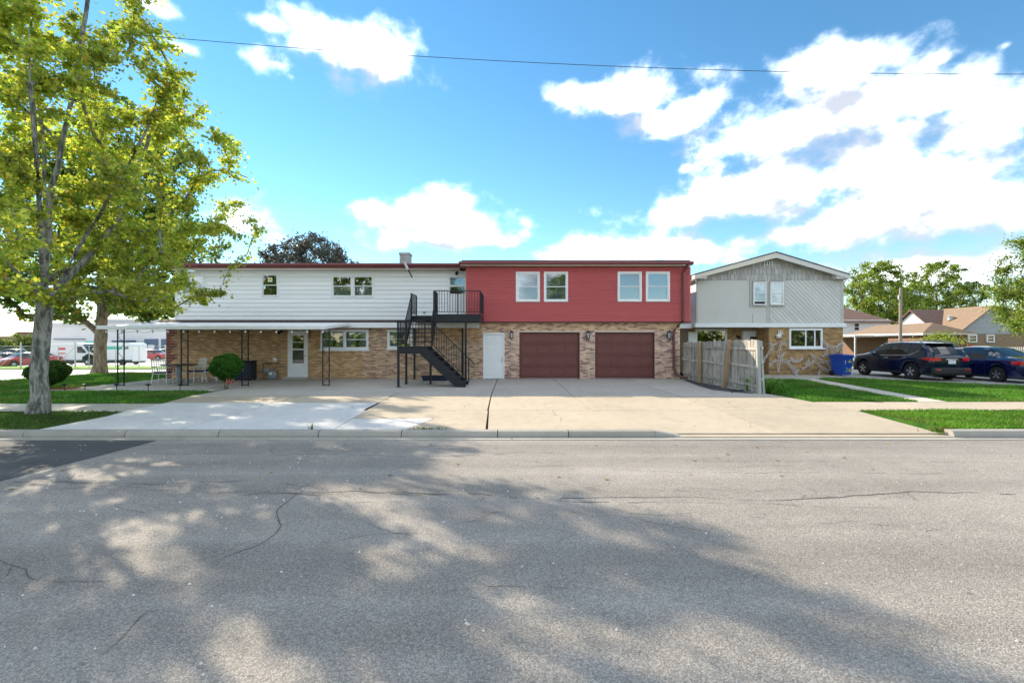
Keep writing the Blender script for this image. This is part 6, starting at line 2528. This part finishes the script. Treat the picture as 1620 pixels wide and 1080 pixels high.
def mix_cols(P, n, pal, wts, lowfreq=1.1, amp=.25):
    pal = np.array(pal)
    idx = rng.choice(len(pal), n, p=np.array(wts) / sum(wts))
    c = pal[idx] * rng.uniform(.75, 1.25, (n, 1))
    v = 1 + amp * np.sin(P[:, 0] * lowfreq + 1.3 * np.sin(P[:, 2] * lowfreq)) * np.sin(P[:, 1] * lowfreq * 1.2 + P[:, 2] * lowfreq * .8)
    return c * v[:, None]


def tree(name, label, base, limbs, tips, rad, bark, leafm, pal, wts, nleaf, lsize, spread, shape='maple', droop=.1, group=None, sides=6, flare=1.5, mid=3, rmin=.006):
    """limbs: list of polylines starting at the trunk base; tips: array of twig ends. Twigs grow from the nearest lower limb node."""
    t = thing(name, label, 'tree', base, 0, group)
    nodes, par = [], []

    def add(p, pr):
        nodes.append(np.array(p, float))
        par.append(pr)
        return len(nodes) - 1
    for li, pl in enumerate(limbs):
        prev = -1
        start = 0
        if li > 0:
            d = [np.linalg.norm(nd_ - np.array(pl[0])) for nd_ in nodes]
            prev = int(np.argmin(d))
            start = 1
        for i in range(start, len(pl)):
            if prev < 0:
                prev = add(pl[i], -1)
                continue
            p0 = nodes[prev].copy()
            p1 = np.array(pl[i])
            L = np.linalg.norm(p1 - p0)
            ns_ = max(1, int(L / .45))
            for j in range(1, ns_ + 1):
                jit = rng.normal(0, .012 + .012 * L / ns_, 3) if j < ns_ else 0
                prev = add(p0 + (p1 - p0) * j / ns_ + jit, prev)
    bx = np.array(base)
    fork = np.array(limbs[0][min(len(limbs[0]) - 1, 2)])
    order = np.argsort(np.linalg.norm(tips - fork, axis=1))
    twig_pts = []
    nt0 = len(limbs[0])
    for ti in order:
        tip = tips[ti]
        N = np.array(nodes)
        dv = tip - N
        d = np.linalg.norm(dv, axis=1)
        low = N[:, 2] - (tip[2] - .25 * d)
        cost = d + 1.5 * np.maximum(0, low) + 6 * (N[:, 2] < bx[2] + (fork[2] - bx[2]) * .8)
        i = int(np.argmin(cost))
        p0 = N[i]
        L = d[i]
        if L < .05:
            continue
        sag = np.array([0, 0, .12 * L])
        prev = i
        k = max(2, int(L / .35))
        side = rng.normal(0, .06 * L, 3)
        path = [p0]
        for j in range(1, k + 1):
            u = j / k
            p = p0 + (tip - p0) * u + sag * math.sin(math.pi * u) + side * math.sin(math.pi * u)
            prev = add(p, prev)
            path.append(p)
        twig_pts.append(np.array(path))
    # pipe-model radii
    n = len(nodes)
    cnt = np.zeros(n)
    child = np.zeros(n, int)
    for i in range(n):
        if par[i] >= 0:
            child[par[i]] += 1
    cnt[child == 0] = 1
    for i in range(n - 1, 0, -1):
        if par[i] >= 0:
            cnt[par[i]] += cnt[i]
    r = np.maximum(rmin, rad * (cnt / cnt[0]) ** .46)
    mb = MB()
    kids = {}
    for i in range(n):
        kids.setdefault(par[i], []).append(i)
    done = set()
    starts = [(-1, 0)]
    while starts:
        pr, i = starts.pop()
        path, rr = [], []
        if pr >= 0:
            path.append(nodes[pr]); rr.append(min(r[pr], r[i] * 1.25))
        cur = i
        while True:
            path.append(nodes[cur])
            rr.append(r[cur])
            ks = kids.get(cur, [])
            if not ks:
                break
            ks = sorted(ks, key=lambda q: -cnt[q])
            for q in ks[1:]:
                starts.append((cur, q))
            cur = ks[0]
        if len(path) > 1:
            if pr < 0:
                z0 = path[0][2]
                rr = [v * (1 + (flare - 1) * math.exp(-(p[2] - z0) / .28)) for p, v in zip(path, rr)]
                mb.tube([Vector(p) for p in path], rr, 18)
            else:
                mb.tube([Vector(p) for p in path], rr, sides if rr[0] > .03 else 4, cap=False)
    mb.build('trunk', bark, t, smooth=True, fix=False)
    # leaves along the twigs
    per = max(1, nleaf // max(1, len(twig_pts)))
    PP = []
    for path in twig_pts:
        m_ = len(path)
        u = rng.beta(1.6, .9, per) * (m_ - 1)
        a = np.minimum(u.astype(int), m_ - 2)
        f = (u - a)[:, None]
        P = path[a] * (1 - f) + path[a + 1] * f
        tl = np.linalg.norm(path[-1] - path[0])
        sp = min(spread, .25 + .3 * tl)
        off = rng.normal(0, 1, (per, 3)) * np.array([sp, sp, sp * .55])
        PP.append(P + off * rng.uniform(.2, 1, (per, 1)) - np.array([0, 0, droop]))
    P = np.concatenate(PP)
    c = mix_cols(P, len(P), pal, wts)
    ctr = np.array([tips[:, 0].mean(), tips[:, 1].mean(), tips[:, 2].mean()])
    ow = (P - ctr)
    ow /= np.linalg.norm(ow, axis=1, keepdims=True) + 1e-6
    leaf_cloud('crown', P, lsize, c, leafm, t, shape, .5, ow * .6)
    return t


def crown_tips(n, cx, cy, prof, power=.62, keep=None, ys=1.0):
    """points in a crown of revolution; prof: list of (z, radius)"""
    zs = np.array([p[0] for p in prof])
    rs = np.array([p[1] for p in prof])
    out = []
    while len(out) < n:
        z = rng.uniform(zs[0], zs[-1])
        R = np.interp(z, zs, rs)
        if rng.uniform() > (R / rs.max()) ** 1.4 + .03:
            continue
        a = rng.uniform(0, 2 * np.pi)
        lob = 1 + .13 * np.sin(3 * a + z) + .09 * np.sin(5 * a - 1.7 * z)
        q = R * lob * rng.uniform() ** power
        p = np.array([cx + q * math.cos(a), cy + ys * q * math.sin(a), z])
        if keep is not None and not keep(p):
            continue
        out.append(p)
    return np.array(out)


# the front maple
bx, by = px(60, 10.65), 10.65
limbs = [[(bx, by, .0), (bx + .02, by, .9), (bx + .10, by, 1.9), (bx + .18, by, 2.65)],
         [(bx + .18, by, 2.65), (bx + .02, by + .15, 3.6), (bx - .25, by + .4, 5.2), (bx - .55, by + .6, 7.2), (bx - .7, by + .5, 9.5)],
         [(bx + .18, by, 2.65), (bx + .30, by - .1, 3.6), (bx + .50, by - .2, 5.2), (bx + .9, by - .1, 7.4), (bx + 1.2, by + .1, 10.4)],
         [(bx + .18, by, 2.45), (bx + .55, by + .1, 3.3), (bx + 1.15, by + .3, 4.7), (bx + 2.0, by + .4, 6.4), (bx + 2.6, by + .5, 8.0)],
         [(bx + .12, by, 2.55), (bx - .3, by - .4, 3.5), (bx - 1.0, by - 1.0, 5.0), (bx - 1.6, by - 1.2, 7.2)],
         [(bx + .2, by, 2.7), (bx + .5, by + .8, 3.9), (bx + .7, by + 1.8, 5.6), (bx + .8, by + 2.3, 7.8)],
         [(bx + .2, by, 2.8), (bx + .9, by - .8, 4.0), (bx + 1.5, by - 1.5, 5.8), (bx + 1.7, by - 1.8, 7.8)]]


def keep_front(p):
    # thin the side towards the street and keep branches off the trunk foot
    return p[1] > 6.4


tips = crown_tips(560, bx - .1, by + 1.0, [(2.7, 1.9), (3.2, 3.0), (4.0, 3.4), (5.5, 3.45), (6.6, 3.3), (7.8, 3.1), (9.0, 2.6), (10.4, 2.1), (12, 1.4), (13.4, .5)], .52, keep_front, 1.4)
PAL = [(.32, .36, .07), (.40, .41, .08), (.23, .30, .06), (.50, .44, .08), (.16, .23, .05), (.46, .28, .08)]
front_tree = tree('maple_tree', 'young grey-barked maple turning yellow in the kerb strip at the left', (bx, by, 0), limbs, tips, .155, m_bark, m_leaf, PAL, (4, 3.4, 3, 1.6, 1.5, .35), 76000, .089, .21, 'maple', .08)
# the broad maple by the side street
bx2, by2 = px(157, 25.5), 25.5
zb2 = fall(bx2, by2) - .02
limbs2 = [[(bx2, by2, zb2), (bx2 + .05, by2, 1.5), (bx2 + .15, by2, 3.0), (bx2 + .1, by2, 4.2)],
          [(bx2 + .05, by2, 2.0), (bx2 - .9, by2 - .2, 3.1), (bx2 - 2.4, by2 - .5, 4.6), (bx2 - 3.8, by2 - .4, 6.6)],
          [(bx2 + .1, by2, 4.2), (bx2 - .4, by2 + .5, 6.2), (bx2 - .8, by2 + .8, 9), (bx2 - .6, by2 + .5, 12)],
          [(bx2 + .1, by2, 4.2), (bx2 + .9, by2 - .3, 5.8), (bx2 + 2.0, by2 - .6, 8.4), (bx2 + 1.8, by2 - .4, 11)],
          [(bx2 + .15, by2, 3.0), (bx2 + 1.6, by2 + .3, 4.4), (bx2 + 3.6, by2 + .5, 6.4)]]
tips2 = crown_tips(400, bx2 + .2, by2, [(3.0, 2.6), (3.8, 5.0), (6, 5.9), (8.5, 5.7), (11, 4.8), (13.5, 3.4), (15.4, 1.2)], .5)
tree('maple_tree', 'large brown-barked maple with green crown by the side street behind', (bx2, by2, zb2), limbs2, tips2, .285, m_bark2, m_leaf_g,
     [(.11, .19, .03), (.16, .25, .04), (.07, .14, .025), (.27, .29, .045), (.45, .26, .04)], (4, 3, 3, 1.3, .35), 31000, .21, .36, 'maple', .12)
# dark red maple behind the roof
tx, ty = px(492, 42), 42
tree('maple_tree', 'dark purple-leaved maple rising behind the white building roof', (tx, ty, 0),
     [[(tx, ty, -.1), (tx, ty, 2), (tx, ty, 3.6), (tx, ty, 5)], [(tx, ty, 3.6), (tx - 2, ty, 6.5), (tx - 2.5, ty, 9)], [(tx, ty, 3.6), (tx + 2, ty, 6.5), (tx + 2.4, ty, 9)]],
     crown_tips(320, tx, ty, [(4, 3), (5.5, 4.2), (7.5, 4.3), (9.5, 3.7), (10.8, 2.6), (11.6, 1.0)], .4), .35, m_bark2, m_leaf_d,
     [(.10, .11, .095), (.14, .15, .125), (.19, .185, .165), (.075, .10, .065), (.21, .16, .12)], (4, 4, 2.5, 2, 1), 30000, .25, .6, 'leaf', .1)


def bg_tree(label, x, y, prof, n, nl, ls, pal, wts, group=None, z=0, tr=.3, cat='tree', name='broadleaf_tree'):
    zc = prof[0][0]
    zt = prof[-1][0]
    R = max(p[1] for p in prof)
    lb = [[(x, y, z - .1), (x, y, z + zc * .5), (x, y, z + zc * .9), (x, y, (zc + zt) / 2)],
          [(x, y, z + zc * .9), (x - R * .45, y, (zc + zt) / 2), (x - R * .6, y, zt * .8)], [(x, y, z + zc * .9), (x + R * .45, y + .3, (zc + zt) / 2), (x + R * .6, y, zt * .82)]]
    return tree(name, label, (x, y, z), lb, crown_tips(n, x, y, prof, .5), tr, m_bark2, m_leaf_g, pal, wts, nl, ls, .6, 'leaf', .1, group)


GP = [(.22, .31, .055), (.30, .37, .06), (.15, .23, .04), (.40, .41, .075), (.11, .17, .035)]
bg_tree('broad green tree behind the white house and its brown roof', px(1390, 62), 62, [(3.5, 3), (5, 4.6), (8, 5.0), (10.5, 4.2), (12.6, 1.4)], 300, 30000, .27, GP, (3, 3, 2, 2, 1.5))
bg_tree('spreading green tree right of the utility pole behind the bungalow', px(1482, 66), 66, [(3.8, 2.8), (6, 4.8), (9, 5.3), (11.5, 3.6), (13.4, 1.3)], 300, 30000, .27, GP, (3, 3, 3, 1.5, 2))
bg_tree('tall green tree cut off by the right edge of the view', px(1668, 31), 31, [(2.2, 2.0), (3.6, 3.2), (6, 3.1), (8.5, 2.3), (10.5, 1.2), (11.6, .4)], 300, 36000, .165, GP, (3, 3, 3, 1.5, 1.5), tr=.22)
bg_tree('small yellow-green tree before the garage, behind the black car', px(1486, 29.5), 29.5, [(1.2, .6), (1.6, 1.1), (2.0, 1.05), (2.35, .5)], 50, 2600, .13, [(.24, .30, .05), (.32, .36, .06), (.16, .22, .04)], (3, 3, 2), tr=.06)
bg_tree('pale bushy tree far off at the left before the brown building', px(36, 120), 120, [(.0, 1.8), (1.2, 3.0), (2.5, 2.8), (3.8, 1.2)], 70, 3600, .42, [(.20, .26, .05), (.28, .33, .08), (.14, .20, .04)], (3, 3, 2), z=-1.2)
for i, (a, d, h, r_, lab) in enumerate([(-20, 130, 3.0, 5, 'round dark green bush on the far left skyline, first from the left'), (5, 135, 2.4, 4.5, 'low olive bush on the far left skyline below the tan building'),
                                        (62, 125, 2.6, 3.5, 'dark green bush right of the pale tree on the far left skyline')]):
    bg_tree(lab, px(a, d), d, [(-.8, r_ * .8), (.5, r_), (h * .6, r_ * .8), (h, r_ * .3)], 60, 3000, .5, [(.09, .13, .03), (.14, .18, .04), (.06, .09, .02)], (3, 3, 2), z=-1.2, name='bush', group='bushes on the far skyline')
# street trees on the opposite side, seen only mirrored in the windows
far_side = [o for o in COL.objects if o.parent is None and o.name.startswith('broadleaf_tree')][:2]
for i, (xx, yy, lab) in enumerate([(-34, -26, 'tall green tree across the street, mirrored in the leftmost windows'), (-12, -30, 'broad green tree across the street, mirrored in the white siding windows'),
                                   (9, -27, 'round green tree across the street, mirrored in the garage wing windows'), (30, -31, 'wide green tree across the street, mirrored in the grey house windows'),
                                   (48, -26, 'green tree across the street, mirrored in the car windows')]):
    src = far_side[i % 2]
    c = copy_tree(src)
    c.location = (xx, yy, 0)
    c.rotation_euler = (0, 0, 1.3 * i)
    c['label'] = lab
    c['group'] = 'trees on the opposite side of the street'


# tree belt added far behind the camera to darken reflections, seen only in glass
n = 16000
P = np.stack([rng.uniform(-120, 120, n), rng.uniform(-66, -60, n), np.zeros(n)], 1)
top = 4.2 + 1.8 * np.sin(P[:, 0] * .21) + 1.3 * np.sin(P[:, 0] * .53 + 1) + .8 * np.sin(P[:, 0] * 1.3)
P[:, 2] = top * rng.uniform(0, 1, n) ** .8
tl = leaf_cloud('added_treeline', P, 1.1, mix_cols(P, n, GP, (3, 3, 3, 1, 3)), m_leaf_g, None, 'leaf', .1)
tl['kind'] = 'stuff'

# clipped round shrubs
def shrub(label, x, y, rx, ry, z0, z1, stems, n, pal, lean=0):
    t = thing('clipped_shrub', label, 'shrub', (x, y, .02), group='clipped round shrubs')
    zc, rz_ = (z0 + z1) / 2, (z1 - z0) / 2
    u = rng.normal(0, 1, (n, 3))
    u /= np.linalg.norm(u, axis=1, keepdims=True)
    lump = 1 + .06 * np.sin(u[:, 0] * 6 + 1 + x) * np.sin(u[:, 2] * 5) + .05 * np.sin(u[:, 1] * 8 + u[:, 2] * 5) + .03 * np.sin(u[:, 0] * 15) * np.sin(u[:, 2] * 13 + x)
    egg = np.where(u[:, 2] < 0, 1 - .45 * np.abs(np.minimum(u[:, 2], 0)) ** 1.3, 1)
    rr = lump * (1 - np.abs(rng.normal(0, .06, n)))
    P = np.stack([x + u[:, 0] * rx * egg * rr + lean * u[:, 2], y + u[:, 1] * ry * egg * rr, zc + u[:, 2] * rz_ * rr], 1)
    c = np.array(pal)[rng.integers(0, len(pal), n)] * rng.uniform(.65, 1.3, (n, 1))
    leaf_cloud('foliage', P, .05, c, m_blade, t, 'leaf', .1, u * 1.3)
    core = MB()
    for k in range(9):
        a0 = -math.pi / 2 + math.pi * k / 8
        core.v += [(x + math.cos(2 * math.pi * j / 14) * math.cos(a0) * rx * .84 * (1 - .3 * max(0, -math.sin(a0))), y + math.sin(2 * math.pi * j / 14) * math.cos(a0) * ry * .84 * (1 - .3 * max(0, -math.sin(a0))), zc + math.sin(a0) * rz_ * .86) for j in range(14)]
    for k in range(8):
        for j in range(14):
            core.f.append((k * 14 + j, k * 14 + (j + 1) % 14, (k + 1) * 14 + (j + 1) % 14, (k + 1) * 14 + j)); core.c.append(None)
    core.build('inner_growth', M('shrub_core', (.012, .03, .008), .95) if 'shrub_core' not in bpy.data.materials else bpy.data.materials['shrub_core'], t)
    sm = MB()
    for k in range(stems):
        a = 2 * math.pi * k / stems
        sm.tube([(x + .05 * math.cos(a), y + .05 * math.sin(a), .0), (x + .14 * math.cos(a), y + .14 * math.sin(a), z0 + .18), (x + .25 * math.cos(a), y + .2 * math.sin(a), zc)], [.022, .017, .008], 6)
    sm.build('stem', m_bark2, t)
    return t


HP = [(.045, .15, .018), (.06, .19, .022), (.035, .11, .014), (.09, .24, .03)]
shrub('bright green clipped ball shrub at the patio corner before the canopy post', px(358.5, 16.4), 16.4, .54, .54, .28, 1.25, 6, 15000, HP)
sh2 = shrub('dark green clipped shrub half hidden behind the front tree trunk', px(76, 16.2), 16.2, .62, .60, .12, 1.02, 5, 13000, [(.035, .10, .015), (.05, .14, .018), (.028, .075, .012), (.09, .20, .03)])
rd = MB()
for k in range(16):
    xx, yy, zz = px(366, 16.0) + random.gauss(0, .08), 15.95 + random.gauss(0, .05), .25 + random.uniform(-.08, .15)
    s = random.uniform(.02, .035)
    rd.add([(xx - s, yy, zz), (xx, yy - .01, zz - s), (xx + s, yy, zz), (xx, yy - .01, zz + s)], [(0, 1, 2, 3)])
rdo = rd.build('turning_leaves', m_redprint, None)
rdo.parent = [o for o in COL.objects if o.name == 'clipped_shrub'][0]
rdo.location = -rdo.parent.location
# fallen leaves
fl = MB()
for i in range(190):
    if i >= 90:
        xx, yy, zz = random.choice([(random.uniform(-18, -10), random.uniform(12.5, 15.3), .07), (random.uniform(-14, -9.3), random.uniform(8.8, 10.8), .06), (random.uniform(9, 16), random.uniform(8.9, 10.9), .07), (random.uniform(13, 19), random.uniform(13, 16), .07)])
    elif i < 50:
        xx, yy, zz = random.uniform(-9, 8), random.uniform(5.5, 8.25), -.096
    else:
        xx, yy, zz = random.uniform(-9, 7.5), random.uniform(9, 20), .022
    s = random.uniform(.02, .04)
    a = random.uniform(0, 6.28)
    c = random.choice([(.45, .32, .08), (.36, .22, .06), (.5, .42, .2), (.28, .2, .08)])
    ca, sa = math.cos(a) * s, math.sin(a) * s
    fl.add([(xx - ca, yy - sa, zz), (xx + sa * .6, yy - ca * .6, zz + .008), (xx + ca, yy + sa, zz + .004), (xx - sa * .6, yy + ca * .6, zz + .012)], [(0, 1, 2, 3)], c)
fl.build('fallen_leaves', m_blade, None, kind='stuff', fix=False)
